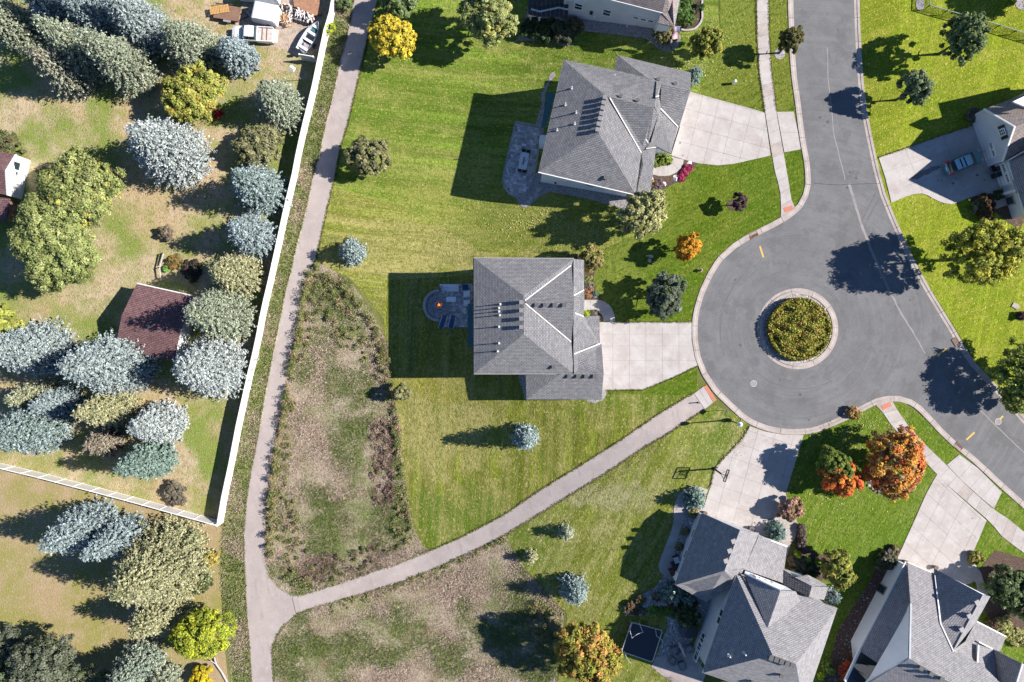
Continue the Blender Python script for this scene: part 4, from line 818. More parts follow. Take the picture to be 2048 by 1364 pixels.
def garage_door(root, c0, c1, h, n_win, thick=.5):
    """c0, c1: the two bottom corners in image pixels"""
    p, q = Vector(G(*c0, .08)), Vector(G(*c1, .08)); u, n = frame_of(p, q); l = (q - p).length
    MB().bar((*(p - u * .25 - n * thick * .5)[:2], h / 2 + .1), (*(q + u * .25 - n * thick * .5)[:2], h / 2 + .1), thick - .05, h + .5).build('garage_front', m_lt_side, root, world=True)
    o = MB().bar((*p[:2], h / 2), (*q[:2], h / 2), .1, h).build('garage_door', m_whitetrim, root, world=True)
    g = MB(); k = l / n_win; L = root.location
    for i in range(n_win):
        for j in range(4):
            c = p + u * (k * (i + .14 + .18 * (j + .5))) + n * .04; g.bar(Vector((c.x, c.y, h - .42)) - L - u * k * .06, Vector((c.x, c.y, h - .42)) - L + u * k * .06, .06, .26)
    w = g.build('door_window', m_glass, o)
    s = MB()
    for i in range(1, 4): s.bar(Vector((*(p + n * .06)[:2], h * i / 4)) - L, Vector((*(q + n * .06)[:2], h * i / 4)) - L, .02, .03)
    s.build('panel_groove', m_vent, o)
garage_door(h3, (1948.5,248), (1970.5,321), 2.15, 5); garage_door(h3, (1985,332.5), (1999,373), 2.15, 2)
window(h3, (2005.5,264), tuple(a), tuple(b), .75, .9, 2, 3, .09)
for px in ((2002.5,254), (2009,275)): wallbox(h3, px, tuple(a), tuple(b), .35, .95, .06, m_dark, 'shutter')
slope(h3, [(2017,323,3.1), (2030,371,3.1), (2052,432,3.1), (2135,405,6.2), (2090,296,6.2)], m_roof4); gutter(h3, [(2017,323,3.15), (2052,432,3.15)]); gutter(h3, [(2016,321,3.2), (2060,296,4.6)], None, .14)
a, b = P(2017,323,3.1), P(2052,432,3.1); u_, n_ = frame_of(a, b); a, b = Vector(a) - n_ * .6, Vector(b) - n_ * .6
mesh('wall', [(a.x, a.y, -.5), (b.x, b.y, -.5), tuple(b), tuple(a)], [(0, 1, 2, 3)], m_lt_side, h3, True)
window(h3, (2017,402), tuple(a), tuple(b), 1.0, 2.0, 1, 1, .12, 'front_door', m_vent)
for px in ((2003,389), (2023,418)): p = G(*px); MB().bar(p, (p[0], p[1], 3), .3).build('porch_post', m_whitetrim, h3, world=True)
slope(h3, [(2026,203,6.4), (2062,186,6.4), (2075,215,6.4), (2052,214,6.4)], m_whitetrim, .25); gablewall(h3, [(2027,204,6.2), (2052,215,6.2), (2048,214,4.6), (2026,205,4.6)], m_white_side)
for px in ((1954,226), (1985,323)): p = G(*px); MB().box(p[0] - .1, p[1] - .1, 2.0, p[0] + .1, p[1] + .1, 2.35).build('coach_lamp', m_dark, h3, world=True)
slope(h3, [gp(1996,298,5.6), gp(2008,345,9.2), gp(2140,303,9.2), gp(2128,256,5.6)], m_roofA); slope(h3, [gp(2008,345,9.2), gp(2026,396,5.6), gp(2158,354,5.6), gp(2140,303,9.2)], m_roofA)
gablewall(h3, [gp(1998,300,5.5), gp(2010,345,9.0), gp(2027,394,5.5)], m_lt_side); slope(h3, [gp(2010,196,6.4), gp(2150,164,6.4), gp(2170,230,6.4), gp(2030,258,6.4)], m_roofA)
for q_, z_ in (([(2000,302),(2130,262),(2156,352),(2028,392)], 5.6), ([(2014,200),(2150,168),(2170,228),(2032,256)], 6.4)): walls(h3, [gp(*q, z_)[:2] for q in q_], z_, m_lt_side, .1, -.5)
# --- left edge house and the maroon roofed shed
h6 = house('house', 'pinkish roofed house at the left edge with dark panes in its white gable', (10, 360))
slope(h6, [(31,309,-1.7), (11,342,-.2), (-160,310,-.2), (-140,277,-1.7)], m_roofS); slope(h6, [(11,342,-.2), (14,390,-1.7), (-150,360,-1.7), (-160,310,-.2)], m_roofS)
a, b = Vector(P(31,309,-1.7)), Vector(P(14,390,-1.7)); u_, n_ = frame_of(a, b); a -= n_ * .3; b -= n_ * .3; ap = Vector(P(11,342,-.2)) - n_ * .3
mesh('gable_wall', [(a.x, a.y, -5), (b.x, b.y, -5), tuple(b), tuple(ap), tuple(a)], [(0, 1, 2, 3, 4)], m_white_side, h6, True)
for px in ((32,332), (27,350), (24,369)): window(h6, px, tuple(a), tuple(b), 1.1, 1.35, 1, 1, .14)
gutter(h6, [(31,309,-1.65), (11,342,-.15), (14,390,-1.65)], None, .2)
slope(h6, [(-60,388,-2.0), (19,397,-2.0), (12,442,-2.6), (-60,440,-2.6)], m_roofS); walls(h6, [(-60,390), (18,398), (11,440), (-60,438)], -2.6, m_oldwood, .2, -6)
sh = thing('shed', 'maroon roofed shed standing among the spruces on the left, in dappled shade', 'shed', G(305, 650))
slope(sh, [(274,567,-2.0), (386.6,592,-2.0), (361,659,-.4), (243,631.5,-.4)], m_roofS, .12); slope(sh, [(243,631.5,-.4), (361,659,-.4), (348,722.5,-2.0), (231,695,-2.0)], m_roofS, .12)
walls(sh, [(274,567), (386.6,592), (348,722.5), (231,695)], -2.0, m_white_side, .2); gablewall(sh, [(385,593,-2.0), (360.5,659,-.5), (347.5,721.5,-2.0)], m_white_side); gutter(sh, [(274,566.5,-1.95), (386.6,591.5,-1.95)], None, .12)
vents(sh, [(300,651)], plane((243,631.5,-.4), (361,659,-.4), (348,722.5,-2.0)), -13, .5, .3, mat=m_ventd)
# ------------------------------------------------------------------ plants
rng = np.random.default_rng(11)
def quads(name, ctr, nrm, size, col, mat, parent=None, asp=1.0, loc=None):
    """many small quads: centres, normals, half sizes, colours"""
    n = len(ctr); nrm = nrm / (np.linalg.norm(nrm, axis=1, keepdims=True) + 1e-9)
    r = rng.normal(size=(n, 3)); u = np.cross(nrm, r); u /= np.linalg.norm(u, axis=1, keepdims=True) + 1e-9; v = np.cross(nrm, u)
    s = np.asarray(size).reshape(-1, 1) * np.ones((n, 1)); u = u * s; v = v * s * asp
    # pointed leaf-like kite rather than a square
    V = np.stack([ctr - u, ctr - v * .8 + u * .1, ctr + u * 1.15, ctr + v * .8 + u * .1], 1).reshape(-1, 3)
    return npmesh(name, V, np.arange(4 * n).reshape(-1, 4), col, mat, parent, loc)
def npmesh(name, V, F, col, mat, parent=None, loc=None):
    me = bpy.data.meshes.new(name); nv, nf, k = len(V), len(F), F.shape[1]
    me.vertices.add(nv); me.vertices.foreach_set('co', V.astype(np.float32).ravel())
    me.loops.add(nf * k); me.loops.foreach_set('vertex_index', F.astype(np.int32).ravel())
    me.polygons.add(nf); me.polygons.foreach_set('loop_start', np.arange(0, nf * k, k, dtype=np.int32)); me.polygons.foreach_set('loop_total', np.full(nf, k, dtype=np.int32))
    me.update(calc_edges=True)
    a = me.attributes.new('tint', 'FLOAT_COLOR', 'FACE')
    c = np.ones((nf, 4), np.float32); c[:, :3] = np.clip(col, .004, .9); a.data.foreach_set('color', c.ravel())
    return link(name, me, mat, parent, loc)
def sph(n):
    d = rng.normal(size=(n, 3)); return d / np.linalg.norm(d, axis=1, keepdims=True)
def pick(pal, n):
    cols = np.array([p[:3] for p in pal]); w = np.array([p[3] if len(p) > 3 else 1 for p in pal], float)
    return cols[rng.choice(len(pal), n, p=w / w.sum())]
def decid(h, Rr, pal, zb=None, leaf=.135, dens=1.0, spiky=0.0, gap=.0):
    zb = h * .22 if zb is None else zb
    a, c = Rr, (h - zb) / 2; zc = (h + zb) / 2
    nc = int(np.clip(46 * Rr ** 1.4, 20, 560) * (1 - gap)); d = sph(nc); d[:, 2] = np.where(d[:, 2] < -.4, -d[:, 2], d[:, 2])
    ang = np.arctan2(d[:, 1], d[:, 0]); p1, p2 = rng.uniform(0, 6.28, 2)
    wob = 1 + .13 * np.sin(2 * ang + p1) + .09 * np.sin(5 * ang + p2)
    f = rng.uniform(.3, 1, nc) ** .42 * wob * .89
    cc = d * f[:, None] * np.array([a, a, c]); cc[:, 2] += zc
    rc = rng.uniform(.5, 1.25, nc) * max(.2, .205 * Rr ** .62)
    per = int(84 * dens); n = nc * per
    ci = np.repeat(np.arange(nc), per); o = sph(n); t = rng.uniform(0, 1, n) ** .4
    st = np.ones((n, 3))
    pts = cc[ci] + o * (t * rc[ci])[:, None]
    if spiky:      # shoots that run out and up from the middle
        k = rng.uniform(0, 1, n) ** 1.5 * spiky; out = d[ci] * np.array([1, 1, .4]); pts = cc[ci] + out * (k * rc[ci] * 2.6)[:, None] + o * (t * rc[ci] * (1 - .55 * k))[:, None] + np.stack([0 * k, 0 * k, k * rc[ci] * 1.2], 1)
    nr = o * .9 + d[ci] * .5 + np.array([0, 0, .55]) + rng.normal(size=(n, 3)) * .5
    cl = pick(pal, nc)[ci] * .65 + pick(pal, n) * .35
    cl = cl * rng.uniform(.68, 1.32, (nc, 1))[ci] * rng.uniform(.6, 1.4, (n, 1))
    return pts, nr, rng.uniform(.7, 1.3, n) * leaf, cl
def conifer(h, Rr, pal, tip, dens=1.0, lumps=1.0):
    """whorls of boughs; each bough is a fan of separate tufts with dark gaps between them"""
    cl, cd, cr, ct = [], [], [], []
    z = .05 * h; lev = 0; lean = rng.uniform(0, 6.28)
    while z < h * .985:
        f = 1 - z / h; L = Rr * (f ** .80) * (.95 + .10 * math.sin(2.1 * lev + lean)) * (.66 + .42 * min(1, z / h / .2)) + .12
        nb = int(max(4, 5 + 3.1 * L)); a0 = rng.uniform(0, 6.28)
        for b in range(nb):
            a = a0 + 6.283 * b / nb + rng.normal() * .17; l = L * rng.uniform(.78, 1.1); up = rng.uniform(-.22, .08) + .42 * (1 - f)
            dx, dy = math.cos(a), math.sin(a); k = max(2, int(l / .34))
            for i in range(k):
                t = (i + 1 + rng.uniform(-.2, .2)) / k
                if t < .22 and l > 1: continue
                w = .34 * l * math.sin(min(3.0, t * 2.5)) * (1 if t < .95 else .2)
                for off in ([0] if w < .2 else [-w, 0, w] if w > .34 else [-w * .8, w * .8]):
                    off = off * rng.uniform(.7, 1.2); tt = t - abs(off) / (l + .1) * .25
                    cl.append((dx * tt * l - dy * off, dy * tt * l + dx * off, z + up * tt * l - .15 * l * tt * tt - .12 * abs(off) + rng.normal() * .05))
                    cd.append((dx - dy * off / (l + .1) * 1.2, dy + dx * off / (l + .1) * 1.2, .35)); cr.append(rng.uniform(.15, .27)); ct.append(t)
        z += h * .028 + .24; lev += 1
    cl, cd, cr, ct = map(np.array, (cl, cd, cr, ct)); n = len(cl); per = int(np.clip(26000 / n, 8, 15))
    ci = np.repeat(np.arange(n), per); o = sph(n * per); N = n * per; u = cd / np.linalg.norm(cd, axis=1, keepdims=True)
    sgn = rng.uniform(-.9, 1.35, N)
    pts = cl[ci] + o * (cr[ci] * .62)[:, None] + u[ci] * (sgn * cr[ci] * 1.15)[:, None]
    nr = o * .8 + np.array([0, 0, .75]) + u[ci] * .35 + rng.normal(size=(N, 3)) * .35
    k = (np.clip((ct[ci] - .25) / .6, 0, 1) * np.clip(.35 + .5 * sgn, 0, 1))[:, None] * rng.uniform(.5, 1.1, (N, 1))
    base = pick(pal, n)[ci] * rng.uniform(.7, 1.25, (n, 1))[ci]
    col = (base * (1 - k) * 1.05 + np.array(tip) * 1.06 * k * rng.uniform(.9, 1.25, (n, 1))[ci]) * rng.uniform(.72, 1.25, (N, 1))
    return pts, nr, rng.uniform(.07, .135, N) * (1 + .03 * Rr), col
def trunk(root, h, r, limbs=6, Rr=1.0, top=.85):
    m = MB(); m.tube([(0, 0, -.3), (0, 0, .25), (.03 * r, 0, h * .4), (0, .03 * r, h * top)], [r * 1.35, r, r * .7, r * .15], 7)
    for i in range(limbs):
        a = i * 2.4 + .5; z = h * (.25 + .45 * i / max(1, limbs)); l = Rr * .7
        m.tube([(0, 0, z), (math.cos(a) * l * .5, math.sin(a) * l * .5, z + l * .3), (math.cos(a) * l, math.sin(a) * l, z + l * .5)], [r * .4, r * .25, r * .08], 5)
    m.build('trunk', m_bark, root)
def tree(name, kind, px, h, Rr, pal, label, group=None, cat='tree', tip=None, **k):
    root = thing(name, label, cat, G(*px), group)
    if kind == 'c':
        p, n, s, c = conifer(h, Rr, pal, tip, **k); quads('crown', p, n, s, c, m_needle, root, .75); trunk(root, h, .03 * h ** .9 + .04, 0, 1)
    else:
        p, n, s, c = decid(h, Rr, pal, **k); quads('crown', p, n, s, c, m_leaf, root, .8); trunk(root, h, .022 * h + .03, 7 if h > 2.5 else 3, Rr)
    return root
BLUE = [(.15,.195,.195),(.19,.235,.23),(.11,.15,.15)]; BT_ = (.34,.405,.41)
SILV = [(.215,.25,.235),(.26,.29,.27),(.16,.19,.18)]; ST_ = (.47,.50,.49)
GRN = [(.15,.18,.115),(.19,.215,.14),(.105,.13,.08)]; GT_ = (.37,.395,.29)
OLV = [(.19,.195,.09),(.24,.23,.11),(.13,.14,.06)]; OT_ = (.42,.40,.24)
TEAL = [(.10,.15,.125),(.13,.18,.15),(.075,.115,.095)]; TT_ = (.24,.325,.27)
BRN = [(.16,.135,.10),(.2,.165,.12),(.11,.10,.07)]; BRT = (.29,.25,.19)
spruces = [
 ((62,72),12.5,3.4,GRN,GT_,'grey green spruce at the left edge, first of the top row'),
 ((150,45),13,3.2,BLUE,BT_,'shaded bluish spruce in the top left row, behind the green ones'),
 ((232,62),13,3.3,BLUE,BT_,'frosty blue spruce at the top edge, second from the corner of the row'),
 ((310,72),12,3.7,SILV,BT_,'silvery blue spruce at the right end of the top left row, beside the lawn'),
 ((205,128),13,3.5,GRN,GT_,'tall green spruce in the second row of the top left stand, left one'),
 ((283,152),13,3.7,GRN,GT_,'tall grey green spruce leaning over the dark lawn edge, beside the yellow green maple'),
 ((165,162),10,3.1,BRN,GT_,'brownish shaded spruce at the lower edge of the top left stand'),
 ((400,112),9,4.0,GRN,GT_,'broad green spruce between the silver row and the small blue spruce by the pickup'),
 ((486,125),6.5,2.7,BLUE,BT_,'small bright blue spruce next to the white pickup truck'),
 ((370,318),13,5.0,SILV,ST_,'very broad silver spruce above the maroon shed, standing alone'),
 ((572,222),8.6,3.5,GRN,GT_,'green spruce tight against the white fence, below the bird house'),
 ((533,387),10,3.7,TEAL,BT_,'rounded blue green spruce touching the white fence, level with the left edge house'),
 ((520,476),9,3.2,BLUE,BT_,'blue spruce by the fence, directly below the rounded blue green one'),
 ((490,554),9.5,3.3,OLV,OT_,'olive green spruce between the vegetable bed and the fence'),
 ((468,632),13,4.2,GRN,GT_,'pale green spruce overhanging the right end of the maroon shed'),
 ((448,730),12.5,4.8,SILV,ST_,'wide silver spruce pressed against the fence below the shed'),
 ((112,698),13,4.3,SILV,BT_,'large whitish blue spruce at the left edge below the yellow tree'),
 ((262,726),14.5,4.8,SILV,BT_,'largest whitish blue spruce, lower left of the shed'),
 ((92,791),7,2.1,OLV,GT_,'small green spruce at the left edge in the middle clump'),
 ((142,803),7.5,2.4,BLUE,BT_,'small pale blue spruce in the middle of the lower left clump'),
 ((250,812),10.5,2.8,OLV,OT_,'long olive spruce lying under the largest whitish spruce'),
 ((105,850),12,4.2,TEAL,BT_,'big blue grey spruce at the left edge above the white cross fence'),
 ((345,840),10,3.1,SILV,ST_,'silver white spruce on the tan lawn near the fence corner'),
 ((226,880),6,2.2,BRN,BRT,'half bare brownish spruce between the silver and the blue grey ones'),
 ((325,910),10.5,2.9,TEAL,TT_,'teal green layered spruce closest to the white cross fence'),
 ((208,1040),12.5,3.6,BLUE,BT_,'pale blue spruce just below the white cross fence, left of the pair'),
 ((276,1058),11.5,2.8,BLUE,BT_,'darker blue spruce with brown tips, right of the pair below the cross fence'),
 ((352,1110),14.5,6.1,OLV,OT_,'huge olive green spruce in the lower left, the widest below the fence corner'),
 ((345,1205),10,3.6,OLV,OT_,'green spruce under the huge olive one'),
 ((298,1315),9,3.3,TEAL,GT_,'pale green spruce at the bottom edge, left of the yellow willow'),
 ((341,1345),6,1.9,GRN,GT_,'small grey green spruce at the bottom edge beside the small yellow bush'),
 ((710,506),4.6,1.85,TEAL,BT_,'small blue spruce alone on the lawn beside the trail bend'),
 ((1050,870),6.3,1.75,TEAL,BT_,'narrow blue spruce on the lower lawn casting a long pointed shadow'),
 ((1131,1060),2.3,.85,GRN,GT_,'tiny round conifer on the south lawn, upper of two'),
 ((1061,1110),1.9,.75,OLV,OT_,'tiny green conifer on the south lawn in a dry patch, lower of two'),
 ((1146,1170),5.2,1.95,TEAL,BT_,'bushy blue spruce at the edge of the south lawn and meadow'),
 ((1385,995),3.0,1.5,TEAL,TT_,'dark blue green spruce in the gravel where the side walk meets the driveway'),
 ((1547,1060),2.6,1.3,TEAL,TT_,'round dark blue green spruce at the garage corner by the front walk'),
 ((1340,1180),2.6,1.5,TEAL,TT_,'dark spruce at the rear garage corner above the rock garden'),
 ((1374,1192),1.6,.9,TEAL,TT_,'low blue green juniper under the garage eave beside the rock garden'),
 ((1660,1187),1.9,.9,TEAL,BT_,'small pale blue spruce at the porch corner of the tall bottom house'),
 ((1385,155),2.2,.9,TEAL,TT_,'small dark conifer at the garage corner of the house with seven ridge vents'),
]
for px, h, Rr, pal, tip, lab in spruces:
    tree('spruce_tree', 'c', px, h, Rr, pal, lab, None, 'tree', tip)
YG = [(.31,.33,.07),(.38,.36,.085),(.22,.26,.05)]; LG = [(.26,.30,.10),(.34,.36,.14),(.19,.23,.07),(.42,.37,.09,.45)]
YEL = [(.62,.46,.04),(.54,.43,.05),(.42,.38,.05,.6)]; ORG = [(.58,.26,.02),(.50,.22,.02),(.60,.33,.04)]
RED = [(.62,.15,.035),(.68,.27,.045),(.52,.08,.035),(.70,.36,.06)]; DG = [(.055,.085,.03),(.08,.11,.045),(.04,.065,.02)]
OLD = [(.20,.20,.085),(.28,.26,.13),(.13,.14,.05)]; GREY = [(.115,.13,.085),(.15,.16,.11),(.085,.105,.06)]
PLUM = [(.085,.045,.055),(.12,.06,.07),(.05,.03,.035)]; PINK = [(.50,.27,.20),(.38,.17,.13),(.28,.20,.09),(.45,.33,.24)]
MID = [(.15,.20,.075),(.21,.26,.11),(.10,.145,.05)]; LIME = [(.36,.42,.03),(.28,.36,.03)]
trees = [
 ('maple_tree',(414,208),6.5,4.1,YG+[(.34,.22,.05,.4)],'yellow green maple with orange flecks beside the top left spruces',{}),
 ('willow_tree',(204,398),8.0,5.6,LG,'upper of two huge yellow green trees beside the left edge house',dict(leaf=.12, dens=1.3)),
 ('willow_tree',(164,497),8.5,6.0,LG[:3],'lower of two huge yellow green trees, its crown over the left lawn',dict(leaf=.12, dens=1.3)),
 ('ash_tree',(40,655),5.5,3.0,YG,'yellow green tree at the left edge above the whitish spruces',{}),
 ('shrubby_tree',(529,303),4,3.2,[(.22,.22,.11),(.27,.25,.13),(.16,.17,.07)],'spiky yellow brown shrub tree by the fence above the rounded spruce',dict(spiky=.255,zb=.2)),
 ('willow_tree',(436,1238),7,3.9,[(.38,.40,.03),(.30,.34,.035),(.22,.27,.04)],'bright yellow green willow beside the lower trail',dict(leaf=.13)),
 ('cottonwood_tree',(140,1315),9,5.6,GREY,'grey green cottonwood in the bottom left corner, right one',dict(leaf=.12,gap=.05)),
 ('cottonwood_tree',(30,1350),9,5.0,MID+GREY,'dark green cottonwood in the bottom left corner, left one',dict(leaf=.14)),
 ('cottonwood_tree',(55,1270),5,3.2,GREY,'thin dark crowned cottonwood at the left edge over the tan lawn',dict(leaf=.12,gap=.5)),
 ('cottonwood_tree',(225,1350),6.5,3.4,GREY+MID,'small grey green cottonwood at the bottom edge between the cottonwoods and the pale spruce',dict(leaf=.12)),
 ('maple_tree',(793,98),6,3.1,YEL,'golden yellow maple beside the trail at the top',{}),
 ('birch_tree',(978,70),8.5,4.0,LG,'tall pale green birch left of the top house deck',dict(leaf=.14)),
 ('birch_tree',(812,25),5,2.5,MID,'dark green tree at the top edge between the trail and the birch',{}),
 ('crab_apple_tree',(748,325),5.2,2.9,OLD,'round olive crab apple on the lawn beside the upper trail',dict(zb=.7)),
 ('lilac_bush',(808,782),3.4,1.3,OLD,'small olive lilac at the meadow edge below the big house shadow',dict(zb=.1,dens=.7)),
 ('maple_tree',(1165,1275),7.5,4.2,[(.27,.27,.04),(.42,.28,.06),(.50,.25,.08),(.22,.25,.04)],'green maple turning orange and pink at the bottom edge beside the meadow',dict(spiky=.255)),
 ('birch_tree',(1274,440),6.5,3.0,[(.36,.345,.14),(.44,.41,.18),(.25,.26,.09)],'pale yellow green birch at the lower corner of the house with seven ridge vents',dict(spiky=.25,zb=.9)),
 ('maple_tree',(1363,500),5,1.75,ORG,'small round orange maple on the front lawn above the turning circle',dict(zb=1.3)),
 ('crab_apple_tree',(1180,520),3.6,1.7,[(.24,.22,.06),(.30,.22,.09),(.16,.17,.05)],'small yellow brown tree at the front corner of the central house',dict(zb=.5)),
 ('linden_tree',(1320,594),5.6,2.8,[(.11,.135,.085),(.17,.195,.13),(.07,.09,.055)],'dark round linden on the lawn beside the front walk of the central house',dict(zb=.8)),
 ('plum_tree',(1467,410),3,1.05,PLUM,'small purple leaved plum with a bark ring on the front lawn',dict(zb=1.2)),
 ('ornamental_pear_tree',(1402,104),4.6,2.1,[(.20,.22,.04),(.32,.29,.05),(.14,.16,.03)],'round green and yellow pear tree right of the flag',dict(zb=.6)),
 ('young_maple_tree',(1558,106),5.2,1.6,[(.085,.085,.025),(.13,.12,.04),(.22,.19,.06,.5)],'young dark maple in a gravel ring between pavement and street',dict(zb=2.0)),
 ('linden_tree',(1878,108),8,2.7,MID,'tall green linden by the black chain link fence in the top right',dict(zb=1.2)),
 ('linden_tree',(1792,200),6.2,2.0,[(.12,.16,.075),(.2,.24,.12),(.08,.11,.045)],'smaller dark green linden beside the street in the top right',dict(zb=1.6)),
 ('maple_tree',(1900,519),10,4.3,[(.30,.31,.05),(.46,.42,.05),(.18,.21,.035)],'large yellow maple at the right edge shading the street',dict(zb=1.9,spiky=.4,gap=.1)),
 ('maple_tree',(2008,752),6.6,4.3,[(.23,.28,.06),(.32,.35,.08),(.15,.19,.04)],'large green maple at the right edge with its shadow on the lower street',dict(zb=.9,spiky=.4,gap=.2)),
 ('maple_tree',(1752,913),7,4.2,RED+[(.30,.26,.12),(.22,.17,.09),(.56,.30,.05)],'largest red and orange maple, in a stone edged bed by the lower pavement',dict(zb=.9)),
 ('maple_tree',(1655,944),5.5,2.5,RED[:3]+[(.56,.24,.04)],'smaller red maple to the left of the largest red one',dict(zb=.9)),
 ('maple_tree',(1643,918),5.6,2.2,[(.19,.24,.045),(.14,.19,.03)],'green maple touching the smaller red one',dict(zb=.9)),
 ('hydrangea_tree',(1571,1012),2.8,1.65,PINK,'round pink flowering hydrangea beside the basketball driveway',dict(zb=.5,leaf=.13)),
 ('crab_apple_tree',(1655,1123),4.8,2.3,[(.24,.26,.05),(.34,.31,.06),(.16,.19,.035)],'round yellow green tree in the mulch bed right of the tall bottom house',dict(zb=.6)),
 ('dogwood_tree',(1985,1160),5,3.0,DG+MID,'dense dark green tree at the right edge above the white fronted gables',dict(zb=.3)),
 ('dogwood_tree',(2040,1190),5.5,3.2,MID+[(.22,.27,.05)],'lighter green tree at the right edge beside the dense dark one',dict(zb=.3)),
 ('dogwood_tree',(2045,-12),6,3.6,DG,'dark tree at the top right corner behind the chain link fence',{}),
]
for nm, px, h, Rr, pal, lab, k in trees: tree(nm, 'd', px, h, Rr, pal, lab, None, 'tree', **k)
